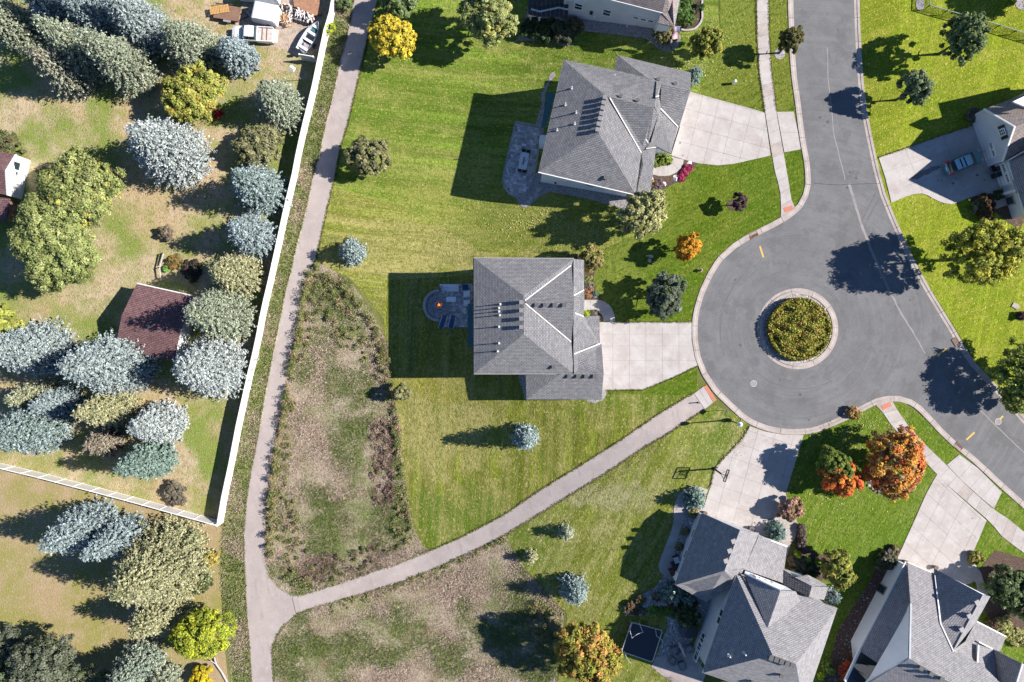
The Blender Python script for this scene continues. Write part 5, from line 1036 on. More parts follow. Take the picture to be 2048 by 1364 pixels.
shrubs = [
 ((441,231),1.2,.6,[(.5,.03,.03),(.4,.02,.02)],'small bright red bush at the foot of the yellow green maple'),
 ((337,468),1.4,1.2,BRN+[(.45,.2,.08,.5)],'round brown bush with orange leaves on the left lawn'),
 ((22,295),2.4,2.3,[(.10,.11,.05),(.16,.11,.06),(.12,.15,.05)],'mixed green and rust bush above the left edge house'),
 ((96,352),1.6,1.1,OLD,'low olive bush at the corner of the left edge house'),
 ((355,985),1.2,1.7,BRN,'brown twiggy bush inside the white fence corner'),
 ((410,1345),2.0,1.6,[(.6,.45,.02),(.5,.4,.03)],'small golden bush at the bottom edge by the dead branch'),
 ((428,1112),1.8,1.2,[(.3,.3,.06),(.42,.3,.08)],'thin yellowish bush along the lower trail beside the huge spruce'),
 ((408,1162),2.4,1.6,DG+[(.4,.34,.05,.4)],'dark green bush with yellow leaves between the huge spruce and the trail'),
 ((385,1070),2.2,1.4,MID,'green bush just under the white fence corner'),
 ((663,64),1.8,.9,LIME,'bright green sapling poking through the white fence beside the boat'),
 ((690,8),1.6,1.3,MID,'green bush at the top edge between fence and trail'),
 ((1092,66),1.6,1.9,DG,'dark green bush below the deck, left one'),
 ((1125,70),1.6,1.7,DG+BRN,'dark green bush below the deck, right one'),
 ((1060,62),1.5,1.5,DG,'dark bush at the far left of the bed below the deck'),
 ((1150,55),1.0,1.2,[(.19,.15,.08),(.13,.12,.05)],'straw brown bush at the left corner of the grey sided wall'),
 ((1137,70),.8,.7,[(.28,.22,.12),(.2,.16,.08)],'tuft of tan ornamental grass at the tip of the gravel bed'),
 ((1330,76),2.0,1.6,[(.17,.16,.06),(.24,.21,.09),(.11,.11,.04)],'olive shrub in the gravel bed beside the flag'),
 ((1365,8),1.8,1.3,[(.07,.13,.025),(.10,.17,.04)],'bright green bush along the top house front, upper one'),
 ((1366,38),1.8,1.4,[(.07,.13,.025),(.10,.17,.04)],'bright green bush along the top house front, beside the flag'),
 ((1397,18),.9,.6,DG,'small dark bush at the outer edge of the curved garden bed'),
 ((1388,24),.7,.5,PLUM,'small purple bush in the curved garden bed, top of three'),
 ((1378,30),.7,.5,PLUM,'small purple bush in the curved garden bed, middle of three'),
 ((1371,38),.7,.5,PLUM,'small purple bush in the curved garden bed, bottom of three'),
 ((1315,322),.6,.9,[(.13,.2,.03),(.2,.26,.05)],'light green perennials inside the curve of the front walk'),
 ((1332,320),.6,.8,[(.16,.22,.03),(.24,.28,.06)],'leafy green perennials between the porch post and the curved walk'),
 ((1313,375),1.1,1.0,[(.13,.09,.09),(.17,.12,.12)],'dusky purple spirea below the curved walk'),
 ((1303,374),1.0,.7,[(.40,.22,.06),(.25,.22,.06)],'orange tinted bush at the house corner beside the dusky spirea'),
 ((1377,337),.4,.55,[(.30,.03,.08),(.38,.05,.12)],'crimson flowers in the bed beside the driveway, upper clump'),
 ((1370,346),.4,.55,[(.30,.03,.08),(.38,.05,.12)],'crimson flowers in the bed beside the driveway, middle clump'),
 ((1362,355),.4,.5,[(.30,.03,.08),(.38,.05,.12)],'crimson flowers beside the big white boulder'),
 ((1176,562),.7,.7,[(.16,.2,.05),(.22,.24,.08)],'yellow green perennial in the bed along the central house front'),
 ((1177,572),.7,.7,BRN,'brown perennial in the middle of the bed along the central house front'),
 ((1176,586),.8,.8,[(.36,.19,.10),(.28,.15,.08)],'rust coloured bush in the bed along the central house front'),
 ((1188,588),.6,.5,TEAL,'small grey green bush at the lower end of the central house bed'),
 ((1174,627),.5,.5,LIME,'small lime green plant beside the front door of the central house'),
 ((1188,628),.5,.6,BRN,'brown low plant between the front walk and the garage'),
 ((1313.5,1191),.6,.7,BRN,'brown tuft in the rock garden, rightmost of the upper row'),
 ((1281,1197),.6,.75,[(.2,.13,.06),(.14,.12,.05)],'brown tuft in the rock garden, middle of the upper row'),
 ((1262,1207),.6,.7,[(.2,.12,.06),(.15,.12,.05)],'brown tuft near the left end of the rock garden'),
 ((1254,1218),.5,.6,BRN,'dark brown tuft at the very tip of the rock garden'),
 ((1268,1222),.5,.65,[(.19,.13,.06),(.12,.1,.05)],'brown tuft in the lower row of the rock garden, left one'),
 ((1286,1219.5),.5,.6,BRN,'brown tuft in the lower row of the rock garden, before the green ones'),
 ((1305.5,1219.5),.6,.75,[(.14,.22,.03),(.2,.28,.05)],'bright green clump in the rock garden, left of three'),
 ((1326,1220.5),.6,.7,[(.12,.18,.03),(.17,.24,.05)],'green clump in the rock garden, middle of three'),
 ((1342,1221),.6,.7,[(.11,.17,.03),(.16,.23,.05)],'green clump in the rock garden, right of three'),
 ((1347,1189),1.1,.7,[(.5,.42,.3),(.45,.3,.2),(.2,.2,.08)],'peach flowered bush beside the dark spruce at the rear garage corner'),
 ((1346,1200),.8,.9,[(.13,.06,.04),(.1,.07,.04)],'dark red low bush in the rock garden near the garage'),
 ((1374,1212),1.2,1.3,DG,'dark green round bush under the garage eave'),
 ((1374,1232),1.3,1.5,DG+[(.26,.24,.1,.4)],'dark bush with pale flowers beside the hot tub'),
 ((1385,1020),.6,.8,[(.25,.25,.1),(.3,.18,.1)],'yellowish plant at the foot of the dark spruce on the side walk'),
 ((1369,1062),.5,.5,OLD,'small bush in the gravel strip along the garage, upper one'),
 ((1357,1092),.5,.5,OLD,'small bush in the gravel strip along the garage, lower one'),
 ((1600,1055),.8,.65,PLUM+BRN,'low purple brown barberry, top of three beside the front walk'),
 ((1601,1070.5),.8,.65,PLUM+BRN,'low purple brown barberry, middle of three beside the front walk'),
 ((1602.5,1086),.8,.65,PLUM+BRN,'low purple brown barberry, bottom of three beside the front walk'),
 ((1593,1107),.8,.45,LIME,'yellow ball shaped bush in the mulch bed'),
 ((1611,1117),.8,.5,[(.17,.27,.03),(.24,.35,.04)],'bright green ball shaped bush in the mulch bed, left one'),
 ((1632,1123),.8,.5,[(.15,.24,.03),(.22,.32,.04)],'bright green ball shaped bush in the mulch bed, right one'),
 ((1597,1128),1.0,1.2,DG+BRN,'dark shaded bush in the mulch bed below the yellow ball'),
 ((1583,1120),.9,.8,[(.16,.12,.07),(.22,.16,.1)],'brown bush between the porch roof and the yellow ball'),
 ((1618,1138),.9,1.2,DG,'dark shaded bush next to the porch roof'),
 ((1571,1140),.9,.6,[(.4,.14,.03),(.3,.1,.03)],'rust orange potted mum by the porch of the tall bottom house'),
 ((1583,1143),.7,.5,[(.42,.42,.06),(.2,.26,.04)],'yellow green potted plant beside the rust orange mum'),
 ((1701,823),1.0,.85,[(.5,.25,.08),(.45,.2,.1),(.25,.2,.06)],'low orange bush at the kerb below the roundabout'),
 ((1713,829),.7,.5,[(.3,.3,.05),(.2,.2,.04)],'low green bush next to the orange one at the kerb'),
 ((1765,1118),1.3,1.3,BRN+DG,'brown shaded bush at the front corner of the long white wall'),
 ((1785,1097),.7,.7,[(.28,.22,.1),(.2,.17,.08)],'tan low bush in the small round bed by the lower right driveway'),
 ((1946,1113),.9,1.0,[(.3,.24,.06),(.2,.2,.05)],'yellowish bush where the lower right driveway meets the dark tree'),
 ((2000,1252),.9,1.4,[(.36,.35,.12),(.42,.4,.18),(.28,.28,.08)],'pale yellow bush along the right edge, upper one'),
 ((2030,1272),.9,1.4,[(.36,.35,.12),(.42,.4,.18),(.28,.28,.08)],'pale yellow bush along the right edge, lower one'),
 ((1978,1245),.9,.9,[(.14,.08,.05),(.1,.08,.04)],'dark brown bush next to the pale yellow ones'),
 ((1688,1335),1.6,1.3,[(.5,.1,.05),(.35,.07,.04)],'red leaved shrub beside the screened porch'),
 ((1651,1330),1.5,.9,[(.18,.24,.05),(.12,.18,.03)],'pale green sapling on the grass strip between the two bottom houses'),
 ((1640,1348),.6,.5,LIME,'small bright tuft on the grass strip between the two bottom houses'),
 ((1942,232),1.0,1.1,BRN+[(.2,.13,.1)],'bare brown bush beside the corner of the white garage'),
 ((1967,405),1.0,1.2,[(.13,.06,.03),(.09,.07,.03)],'dark rust bush beside the porch of the right edge house, upper one'),
 ((1967,425),1.0,1.2,[(.13,.06,.03),(.09,.07,.03)],'dark rust bush beside the porch of the right edge house, lower one'),
 ((1951,414),.8,1.0,OLD,'olive bush beside the dark rust ones'),
 ((1992,392),.5,.6,DG,'dark low plant in front of the right edge porch'),
 ((2038,633),.9,.6,PLUM,'dark spiky plant in a mulch ring on the right lawn'),
 ((352,525),.5,1.2,[(.2,.16,.07),(.15,.17,.05),(.3,.15,.05)],'tangled vegetable plants beside the log rail'),
 ((385,540),.7,1.6,DG+PLUM,'dark overgrown bush behind the vegetable bed'),
 ((334,538),.5,.45,[(.12,.26,.05),(.16,.32,.07)],'bright green leafy plant by the log rail'),
]
for px, h, Rr, pal, lab in shrubs: tree('shrub', 'd', px, h, Rr, pal, lab, None, 'shrub', zb=0, leaf=.1 if Rr < 1 else .12, dens=.8)
# the clipped island planting: one mass of foliage
def mass(name, cx, cy, rad, h, pal, n, label):
    a = rng.uniform(0, 6.283, n); r = np.sqrt(rng.uniform(0, 1, n)) * rad / S
    c = np.array(G(cx, cy)); bump = .25 * np.sin(r * 3 + a * 5) + .2 * np.sin(a * 9)
    r = r * (1 + .03 * np.sin(a * 7))
    z = h * (1 - .5 * (r / (rad / S)) ** 3) + rng.normal(size=n) * .14 + .3 * np.sin(c[0] + r * np.cos(a) * 2.3 + 1.7 * np.sin(r * np.sin(a) * 1.9)) * np.cos(r * np.sin(a) * 2.6)
    pts = np.stack([c[0] + r * np.cos(a), c[1] + r * np.sin(a), np.maximum(.05, z)], 1)
    ed = rng.uniform(0, 1, n) < .2; pts[ed, 2] = rng.uniform(.1, h, ed.sum()) ; pts[ed, 0] = c[0] + rad / S * np.cos(a[ed]) * rng.uniform(.93, 1.03, ed.sum()); pts[ed, 1] = c[1] + rad / S * np.sin(a[ed]) * rng.uniform(.93, 1.03, ed.sum())
    nr = rng.normal(size=(n, 3)) * .7 + np.array([0, 0, .8])
    k = np.sin(pts[:, 0] * 2.1 + 1.3 * np.sin(pts[:, 1] * 1.7)) * np.cos(pts[:, 1] * 2.4 + pts[:, 0])
    cl = pick(pal, n); cl = np.where((k > .35)[:, None], cl * np.array([.98, .84, .95]), cl) * rng.uniform(.6, 1.3, (n, 1))
    o = quads(name, pts, nr, rng.uniform(.07, .15, n), cl, m_leaf); tag(o, label, 'hedge', kind=None); return o
mass('island_hedge', 1593.5, 658.5, 60.5, 1.1, [(.36,.34,.055),(.31,.32,.045),(.38,.31,.09),(.22,.23,.035)], 30000, 'round olive and bronze hedge filling the island of the turning circle')
# pebbles on the gravel beds
def inpoly(px, py, poly):
    c = np.zeros(len(px), bool); n = len(poly)
    for i in range(n):
        (x1, y1), (x2, y2) = poly[i], poly[i - 1]
        m = ((y1 > py) != (y2 > py)) & (px < (x2 - x1) * (py - y1) / (y2 - y1 + 1e-9) + x1); c ^= m
    return c
def scatter(poly, dens):
    x0, x1 = min(p[0] for p in poly), max(p[0] for p in poly); y0, y1 = min(p[1] for p in poly), max(p[1] for p in poly)
    n = int((x1 - x0) * (y1 - y0) / 256 * dens); x = rng.uniform(x0, x1, n); y = rng.uniform(y0, y1, n); k = inpoly(x, y, poly)
    return x[k], y[k]
def ground_np(x, y, h=0.0):
    z = T(x, y); k = (H - z) / H / S
    return np.stack([(x - 1024) * k, (682 - y) * k, z + h], 1)
def pebbles(name, poly, dens, r0, r1, cols, off=.06):
    x, y = scatter(poly, dens); c = ground_np(x, y, off); n = len(c)
    if n == 0: return
    base = np.array([(1, 0, 0), (.3, .95, 0), (-.8, .6, 0), (-.8, -.6, 0), (.3, -.95, 0), (.1, 0, .9)])
    a = rng.uniform(0, 6.28, n); r = rng.uniform(r0, r1, n) * rng.uniform(.6, 1, n)
    ca, sa = np.cos(a), np.sin(a); jit = rng.uniform(.7, 1.25, (n, 6, 1)); b = base[None] * jit * r[:, None, None]; b[:, :, 2] *= .8
    V = np.stack([b[:, :, 0] * ca[:, None] - b[:, :, 1] * sa[:, None], b[:, :, 0] * sa[:, None] + b[:, :, 1] * ca[:, None], b[:, :, 2]], 2) + c[:, None, :]
    f = np.array([(0, 1, 5), (1, 2, 5), (2, 3, 5), (3, 4, 5), (4, 0, 5)])
    F = (f[None] + 6 * np.arange(n)[:, None, None]).reshape(-1, 3); col = np.repeat(pick(cols, n) * rng.uniform(.7, 1.2, (n, 1)), 5, 0)
    o = npmesh(name, V.reshape(-1, 3), F, col, m_pebble); o["kind"] = "stuff"
GR = [(.58,.54,.53),(.42,.39,.39),(.68,.65,.64),(.28,.26,.26),(.46,.4,.39)]
ring = [(1595 + 70 * math.cos(k * .1963), 657.5 + 70 * math.sin(k * .1963)) for k in range(32)]
pebbles('pebbles', ring, 16, .06, .16, GR, .075)
pebbles('pebbles', [(1327,1151),(1345,1150),(1420,1200),(1418,1230),(1392,1250),(1376,1300),(1340,1330),(1312,1318),(1320,1290),(1334,1255),(1335,1240),(1328,1230),(1316,1226),(1300,1227),(1278,1231),(1262,1232),(1251,1228),(1247,1218),(1250,1207),(1265,1198),(1290,1186),(1308,1176),(1317,1165)], 17, .07, .17, GR)
pebbles('pebbles', [(1369,1007),(1378,994),(1400,993),(1412,1000),(1400,1040),(1350,1160),(1341,1153),(1350,1130),(1350,1102),(1358,1070),(1366,1043),(1366,1020)], 17, .07, .15, GR)
DK = [(.34,.32,.33),(.24,.23,.24),(.46,.44,.45),(.15,.14,.15)]
pebbles('pebbles', [(1030,393),(1034,400),(1046,415),(1064,408),(1076,396),(1092.6,386),(1100,384),(1140,391),(1189,401),(1239,415),(1262,425),(1275,400),(1090,350),(1066,372),(1053,388)], 15, .05, .11, DK)
pebbles('pebbles', [(1060,10),(1140,0),(1140,40),(1310,62),(1330,75),(1362,75),(1355,95),(1335,104),(1305,88),(1262,73),(1162,62),(1145,92),(1060,82),(1040,50)], 13, .06, .13, DK)
pebbles('pebbles', [(1675,1260),(1735,1170),(1748,1140),(1795,1105),(1810,1130),(1740,1290),(1700,1400),(1640,1400)], 9, .05, .11, DK + [(.25,.17,.14)])
for r_ in ((1559,108,11),(2043,8,12),(1840,9,10)): pebbles('pebbles', [(r_[0] + r_[2] * math.cos(k * .5236), r_[1] + r_[2] * math.sin(k * .5236)) for k in range(12)], 16, .05, .12, [(.36,.28,.28),(.24,.18,.2),(.45,.4,.4)])
# meadow grass, weeds along the trail, rough verge
def tufts(name, x, y, hh, cols, spread=.16, blades=3, wid=.035, lift=.03, flat=.75):
    n = len(x); c = ground_np(x, y, lift); c = np.repeat(c, blades, 0); N = len(c); hh = np.repeat(hh, blades); cols = np.repeat(cols, blades, 0) * rng.uniform(.75, 1.2, (N, 1))
    a = rng.uniform(0, 6.28, N); b = c + np.stack([np.cos(a), np.sin(a), 0 * a], 1) * rng.uniform(0, spread, (N, 1)); b[:, 2] = c[:, 2]; t = rng.uniform(.4, 1.2, (N, 1)) * flat
    lean = np.stack([np.cos(a + .6), np.sin(a + .6), 0 * a], 1) * hh[:, None] * t; top = b + lean; top[:, 2] += hh * rng.uniform(.6, 1, N)
    s = np.stack([-np.sin(a), np.cos(a), 0 * a], 1) * wid * rng.uniform(.7, 1.5, (N, 1)); mid = b + lean * .4; mid[:, 2] += hh * .6
    V = np.stack([b - s, b + s, mid + s * 1.3, top, mid - s * 1.3], 1).reshape(-1, 3)
    o = npmesh(name, V, np.arange(5 * N).reshape(-1, 5), cols, m_blade); o["kind"] = "stuff"; return o
def field(x, y, sc, ph):
    r = np.random.default_rng(int(ph * 97)); s = 0
    for i in range(14):
        a = r.uniform(0, 6.283); w = sc * r.uniform(.35, 1.8); s = s + np.sin((x * np.cos(a) + y * np.sin(a)) / w + r.uniform(0, 6.283)) * (w / sc) ** .6
    return s / 3
TAN = np.array([(.56,.44,.35),(.45,.345,.265),(.66,.545,.45)]); GRE = np.array([(.20,.25,.075),(.26,.29,.10),(.14,.19,.045)]); RUS = np.array([(.27,.19,.15),(.34,.25,.2),(.2,.14,.11)])
def blob(x, y, cx, cy, rx, ry): return np.exp(-((x - cx) / rx) ** 2 - ((y - cy) / ry) ** 2)
def meadow_col(x, y):
    n = len(x)
    g = blob(x, y, 765,600,40,60) + blob(x, y, 800,1000,22,110) + blob(x, y, 720,960,40,60) * .5 + blob(x, y, 712,770,45,45) + blob(x, y, 695,840,45,60) + blob(x, y, 660,1050,60,70) + blob(x, y, 640,580,55,50) + blob(x, y, 730,1060,90,45) + blob(x, y, 700,1290,90,45) + blob(x, y, 700,640,50,60) * .7 + blob(x, y, 900,1280,160,60) * .6 + blob(x, y, 1060,1230,60,60) + blob(x, y, 590,1170,35,40) + blob(x, y, 590,1290,35,90) + blob(x, y, 1080,1330,60,50)
    r = blob(x, y, 763,910,26,110) + blob(x, y, 720,1120,80,30) + blob(x, y, 620,1135,45,25) + blob(x, y, 777,700,14,90) * .8
    g = g + .22 * field(x, y, 17, 1) + rng.normal(size=n) * .16; r = r + .15 * field(x, y, 11, 2) + rng.normal(size=n) * .12
    c = TAN[rng.integers(0, 3, n)]; c = np.where((g > .36)[:, None], GRE[rng.integers(0, 3, n)], c); c = np.where((r > .5)[:, None], RUS[rng.integers(0, 3, n)], c)
    return c
for nm, poly in (('meadow_grass', B1), ('meadow_grass', B2)):
    x, y = scatter(poly, 75); tufts(nm, x, y, rng.uniform(.05, .2, len(x)) * (1 + .6 * np.clip(field(x, y, 14, 3), -1, 1)), meadow_col(x, y), .2, 4, .014, .03, .95)
def along(pts, n, w):
    L = np.concatenate([[0], np.cumsum([math.dist(a, b) for a, b in zip(pts, pts[1:])])]); t = rng.uniform(0, L[-1], n)
    x = np.interp(t, L, [p[0] for p in pts]); y = np.interp(t, L, [p[1] for p in pts]); d = np.abs(rng.normal(size=n)) * w
    x2 = np.interp(np.clip(t + 1, 0, L[-1]), L, [p[0] for p in pts]); y2 = np.interp(np.clip(t + 1, 0, L[-1]), L, [p[1] for p in pts]); l = np.hypot(x2 - x, y2 - y) + 1e-6
    return x, y, -(y2 - y) / l * d, (x2 - x) / l * d
def weeds(name, px, py, hh, pal, per=70, rad=.4):
    n = len(px); c = ground_np(px, py, .0); ci = np.repeat(np.arange(n), per); N = n * per
    o = sph(N) * (rng.uniform(0, 1, (N, 1)) ** .5); k = rng.uniform(.6, 1.3, n) * rad
    pts = c[ci] + o * np.stack([k[ci], k[ci], hh[ci] * .5], 1); pts[:, 2] += hh[ci] * .55
    cl = pick(pal, n)[ci] * rng.uniform(.65, 1.3, (N, 1)); q = quads(name, pts, o * .5 + rng.normal(size=(N, 3)) * .6 + np.array([0, 0, .6]), rng.uniform(.05, .12, N), cl, m_leaf, None, .7); q["kind"] = "stuff"
WP = [(.2,.215,.075),(.27,.25,.11),(.14,.17,.05),(.32,.25,.14)]
edge = [(634,530),(618,548),(606,585),(597,643),(590,686),(580,728),(570,786),(563,830),(554,870),(547,918),(541,965),(536,1010),(534,1060),(534,1110)]
x, y, dx, dy = along(edge, 150, 6); weeds('tall_weeds', x + np.abs(dx) * .9 + 3, y + dy * .2, rng.uniform(.5, 1.5, len(x)), WP, 90, .42)
x, y, dx, dy = along([(640,535),(680,560),(712,590),(742,630),(765,675),(772,720),(775,760)], 70, 7); weeds('tall_weeds', x - np.abs(dx), y + np.abs(dy), rng.uniform(.4, 1.1, len(x)), WP, 70, .45)
x, y, dx, dy = along([(776,690),(780,740),(784,760),(796,840),(803,930),(812,1000),(826,1060)], 60, 6); weeds('tall_weeds', x - np.abs(dx), y, rng.uniform(.3, .9, len(x)), WP + [(.2,.12,.08)], 60, .4)
x, y = scatter([(600,600),(620,545),(660,560),(720,620),(750,690),(735,730),(640,660),(590,760),(570,860),(545,1000),(545,1100),(575,1170),(640,1160),(600,1050),(580,950),(590,800)], 1.6); weeds('tall_weeds', x, y, rng.uniform(.3, .9, len(x)), WP, 60, .42)
x, y = scatter([(745,850),(775,840),(785,900),(790,1000),(770,1030),(745,1000)], 3.2); weeds('tall_weeds', x, y, rng.uniform(.2, .55, len(x)), [(.24,.16,.125),(.30,.21,.165),(.17,.12,.09),(.36,.27,.21)], 60, .4)
x, y = scatter([(783,770),(800,840),(806,940),(826,1050),(840,1090),(800,1095),(780,1040),(790,960),(785,860),(772,780)], 2.2); weeds('tall_weeds', x, y, rng.uniform(.3, .9, len(x)), WP, 70, .42)
x, y = scatter([(1060,1195),(1100,1210),(1125,1240),(1110,1290),(1050,1260)], 2.5); weeds('tall_weeds', x, y, rng.uniform(.4, 1.0, len(x)), WP, 70, .5)
x, y = scatter([(640,1120),(760,1080),(800,1095),(700,1150),(600,1180)], 2); weeds('tall_weeds', x, y, rng.uniform(.3, .6, len(x)), [(.18,.13,.1),(.14,.15,.05)], 50, .35)
x, y, dx, dy = along([(660,1205),(764,1178),(896,1127),(1012,1072)], 90, 8); weeds('low_weeds', x, y + np.abs(dy), rng.uniform(.15, .4, len(x)), WP, 35, .35)
VP = FENCE[1:] + [(440,1120),(450,1250),(470,1364),(504,1364)] + TL[::-1][1:-1]
x, y = scatter(VP, 42); g = field(x, y, 15, 5) + rng.normal(size=len(x)) * .5; c = np.where((g > .25)[:, None], TAN[rng.integers(0, 3, len(x))] * .8, GRE[rng.integers(0, 3, len(x))]); tufts('verge_grass', x, y, rng.uniform(.08, .28, len(x)), c, .2, 3, .025, .02)
# ragged grass where the lawns meet the trail, the walks and the kerbs
def ragged(name, pts, side, n, cols, w=1.6, hh=(.04, .12)):
    x, y, dx, dy = along(pts, n, 1.0); o = rng.normal(size=n) * w * .55; L_ = np.hypot(dx, dy) + 1e-9
    c = np.array(cols)[rng.integers(0, len(cols), n)]; tufts(name, x + dx / L_ * (side * (o + .4)), y + dy / L_ * (side * (o + .4)), rng.uniform(*hh, n), c, .12, 3, .022, .05)
LGC = [(.2,.22,.05),(.28,.26,.09),(.13,.16,.03)]; TNC = [(.42,.36,.2),(.25,.25,.08),(.5,.44,.3)]
ragged('edge_grass', TL[1:], 1, 2600, TNC + LGC); ragged('edge_grass', TR[1:13], -1, 1500, LGC); ragged('edge_grass', BT, -1, 1700, LGC + TNC[:1]); x, y = scatter([(1150,985),(1240,930),(1330,865),(1345,880),(1240,960),(1160,1010)], 16); tufts('dry_tufts', x, y, rng.uniform(.04, .1, len(x)), np.array(TNC)[rng.integers(0, 3, len(x))], .2, 4, .016, .04)
ragged('edge_grass', BB, -1, 2200, TNC + LGC + [(.22,.15,.1)], 2.0); ragged('edge_grass', TB, 1, 500, LGC)
ragged('edge_grass', [(1513,0),(1514,70),(1518,141),(1524,183),(1530,226)], 1, 500, LGC, 1.0); ragged('edge_grass', [(1537,0),(1538,70),(1542,141),(1548,183),(1552,223)], 1, 500, [(.1,.12,.02),(.2,.18,.06)], 1.0); ragged('edge_grass', [(1231,644),(1383,644)], 1, 400, LGC, 1.0)
ragged('edge_grass', [(1212,780),(1285,779),(1303,772),(1345,755),(1395,731)], 1, 500, LGC, 1.0); ragged('edge_grass', [(1419,976),(1427,944),(1440,923),(1462,900),(1483,878),(1498,853)], 1, 500, TNC + LGC, 1.2); ragged('edge_grass', [(1756,315),(1806,298),(1870,275),(1948,249)], 1, 500, [(.2,.24,.02),(.3,.28,.06)], 1.0)
ragged('edge_grass', RE[1:16], -1, 1500, [(.26,.25,.04),(.2,.22,.02),(.42,.36,.14)], 1.2, (.03, .1)) if False else None
# leaves fallen on the lawns
def fallen(cx, cy, rx, ry, n, pal):
    x = cx + rng.normal(size=n) * rx; y = cy + rng.normal(size=n) * ry; k = ~inpoly(x, y, RW + RE[::-1]); x, y = x[k], y[k]; n = len(x); p = ground_np(x, y, .1); cl = pick(pal, n) * rng.uniform(.7, 1.2, (n, 1))
    o = quads('fallen_leaves', p, rng.normal(size=(n, 3)) * .3 + np.array([0, 0, 1]), rng.uniform(.04, .085, n), cl, m_leaf); o["kind"] = "stuff"
FL = [(.6,.52,.22),(.55,.45,.12),(.62,.56,.34)]
fallen(1090,445,70,16,420,FL); fallen(1150,470,40,15,160,FL); fallen(1440,90,60,50,260,FL); fallen(1372,135,30,12,130,FL); fallen(1700,860,55,35,420,[(.6,.5,.3),(.55,.3,.12)]); fallen(1650,990,60,40,160,FL)
fallen(1470,880,14,22,120,[(.5,.42,.2)]); fallen(1950,520,70,50,120,FL); fallen(240,640,60,40,260,[(.5,.42,.26)]); fallen(210,440,25,70,220,[(.5,.42,.26)]); fallen(130,230,60,40,240,[(.45,.38,.27)]); fallen(520,130,60,60,200,[(.5,.4,.28)])
fallen(1850,250,80,110,130,FL); fallen(1960,90,60,40,60,FL); fallen(780,112,28,14,70,FL)
# ------------------------------------------------------------------ fences
def PH(px, py, h): return P(px, py, float(T(px, py)) + h)
def panel_fence(name, label, line, step, h, group=None):
    o = thing(name, label, 'fence', G(*line[len(line) // 2]), group); pts = resample(line, step); L = o.location
    for a, b in zip(pts, pts[1:]):
        A, B = Vector(G(*a)), Vector(G(*b)); u = (B - A).normalized() * .075; zA, zB = Vector((0, 0, h)), Vector((0, 0, h))
        m = MB(); n = Vector((-u.y, u.x, 0)).normalized() * .03; lo = Vector((0, 0, .06))
        q = [A + u + lo, B - u + lo, B - u + zB, A + u + zA]
        m.add([p - n for p in q] + [p + n for p in q], [(0, 1, 2, 3)[::-1], (4, 5, 6, 7), (0, 1, 5, 4), (1, 2, 6, 5), (2, 3, 7, 6), (3, 0, 4, 7)])
        m.build('fence_panel', m_fence, o, world=True)
        MB().bar(A + u + zA, B - u + zB, .1, .14).build('fence_rail', m_whitetrim, o, world=True); MB().bar(A + u + lo * 2, B - u + lo * 2, .09, .14).build('fence_rail', m_whitetrim, o, world=True)
    for a in pts:
        A = Vector(G(*a)); MB().box(A.x - .075, A.y - .075, A.z - .2, A.x + .075, A.y + .075, A.z + h + .05).add([(A.x - .1, A.y - .1, A.z + h + .05), (A.x + .1, A.y - .1, A.z + h + .05), (A.x + .1, A.y + .1, A.z + h + .05), (A.x - .1, A.y + .1, A.z + h + .05), (A.x, A.y, A.z + h + .13)], [(0, 1, 4), (1, 2, 4), (2, 3, 4), (3, 0, 4), (3, 2, 1, 0)]).build('fence_post', m_whitetrim, o, world=True)
    return o
panel_fence('vinyl_fence', 'long white vinyl fence running down beside the trail on its left', FENCE, 36, 2.0)
panel_fence('vinyl_fence', 'white panel cross fence on the lower left, running from the edge to the corner', [(-140,888),(0,925.5),(97.6,949),(206,977),(309,1004.6),(375,1023),(444,1042)], 35, 2.0)
panel_fence('vinyl_fence', 'short white fence wing jutting from the long fence below the boat', [(607,120.5),(634,125)], 40, 1.9)
cf = thing('chain_link_fence', 'black chain link fence crossing the bright lawn in the top right corner', 'fence', G(1940, 46))
line = [(1850,-40),(1848,19.5),(1882.7,29.7),(1917.5,39.3),(1952,49),(1987,58.8),(2019,69.5),(2054,80),(2090,91),(2130,103)]
w = MB()
for a, b in zip(line, line[1:]):
    A, B = Vector(G(*a)), Vector(G(*b)); l = (B - A).length; k = int(l / .16)
    for i in range(k):
        for s in (1, -1):
            t0, t1 = i / k, min(1, max(0, (i + s * 7) / k)); w.bar(A + (B - A) * t0 + Vector((0, 0, .05)), A + (B - A) * t1 + Vector((0, 0, 1.15)), .012)
    MB().bar(A + Vector((0, 0, 1.2)), B + Vector((0, 0, 1.2)), .07).build('top_rail', plain('green_rail', (.16,.24,.2), .5), cf, world=True) if False else MB().bar(A + Vector((0, 0, 1.2)), B + Vector((0, 0, 1.2)), .08).build('top_rail', m_rail if 'm_rail' in globals() else globals().setdefault('m_rail', plain('rail_grey_green', (.17,.24,.21), .5)), cf, world=True)
wm = w.build('chain_mesh', m_black, cf, world=True); wm["kind"] = "stuff"
for a in line: A = Vector(G(*a)); MB().tube([A, A + Vector((0, 0, 1.25))], .045, 6).build('fence_post', m_black, cf, world=True)
lg = thing('log_rail', 'rough pale log rail at the edge of the vegetable bed near the shed', 'rail', G(320, 530))
for i, (a, b, z0, z1) in enumerate((((327,506),(319,535),.9,.8), ((319,535),(321,556),.8,.7), ((327,506),(320,530),.4,.35))): MB().tube([PH(*a, z0), PH(*b, z1)], [.1, .08], 7).build('log', m_stone, lg, world=True)
for a in ((327,506),(319,535),(321,556)): MB().tube([G(*a), PH(*a, 1.0)], .07, 6).build('rail_post', m_oldwood, lg, world=True)
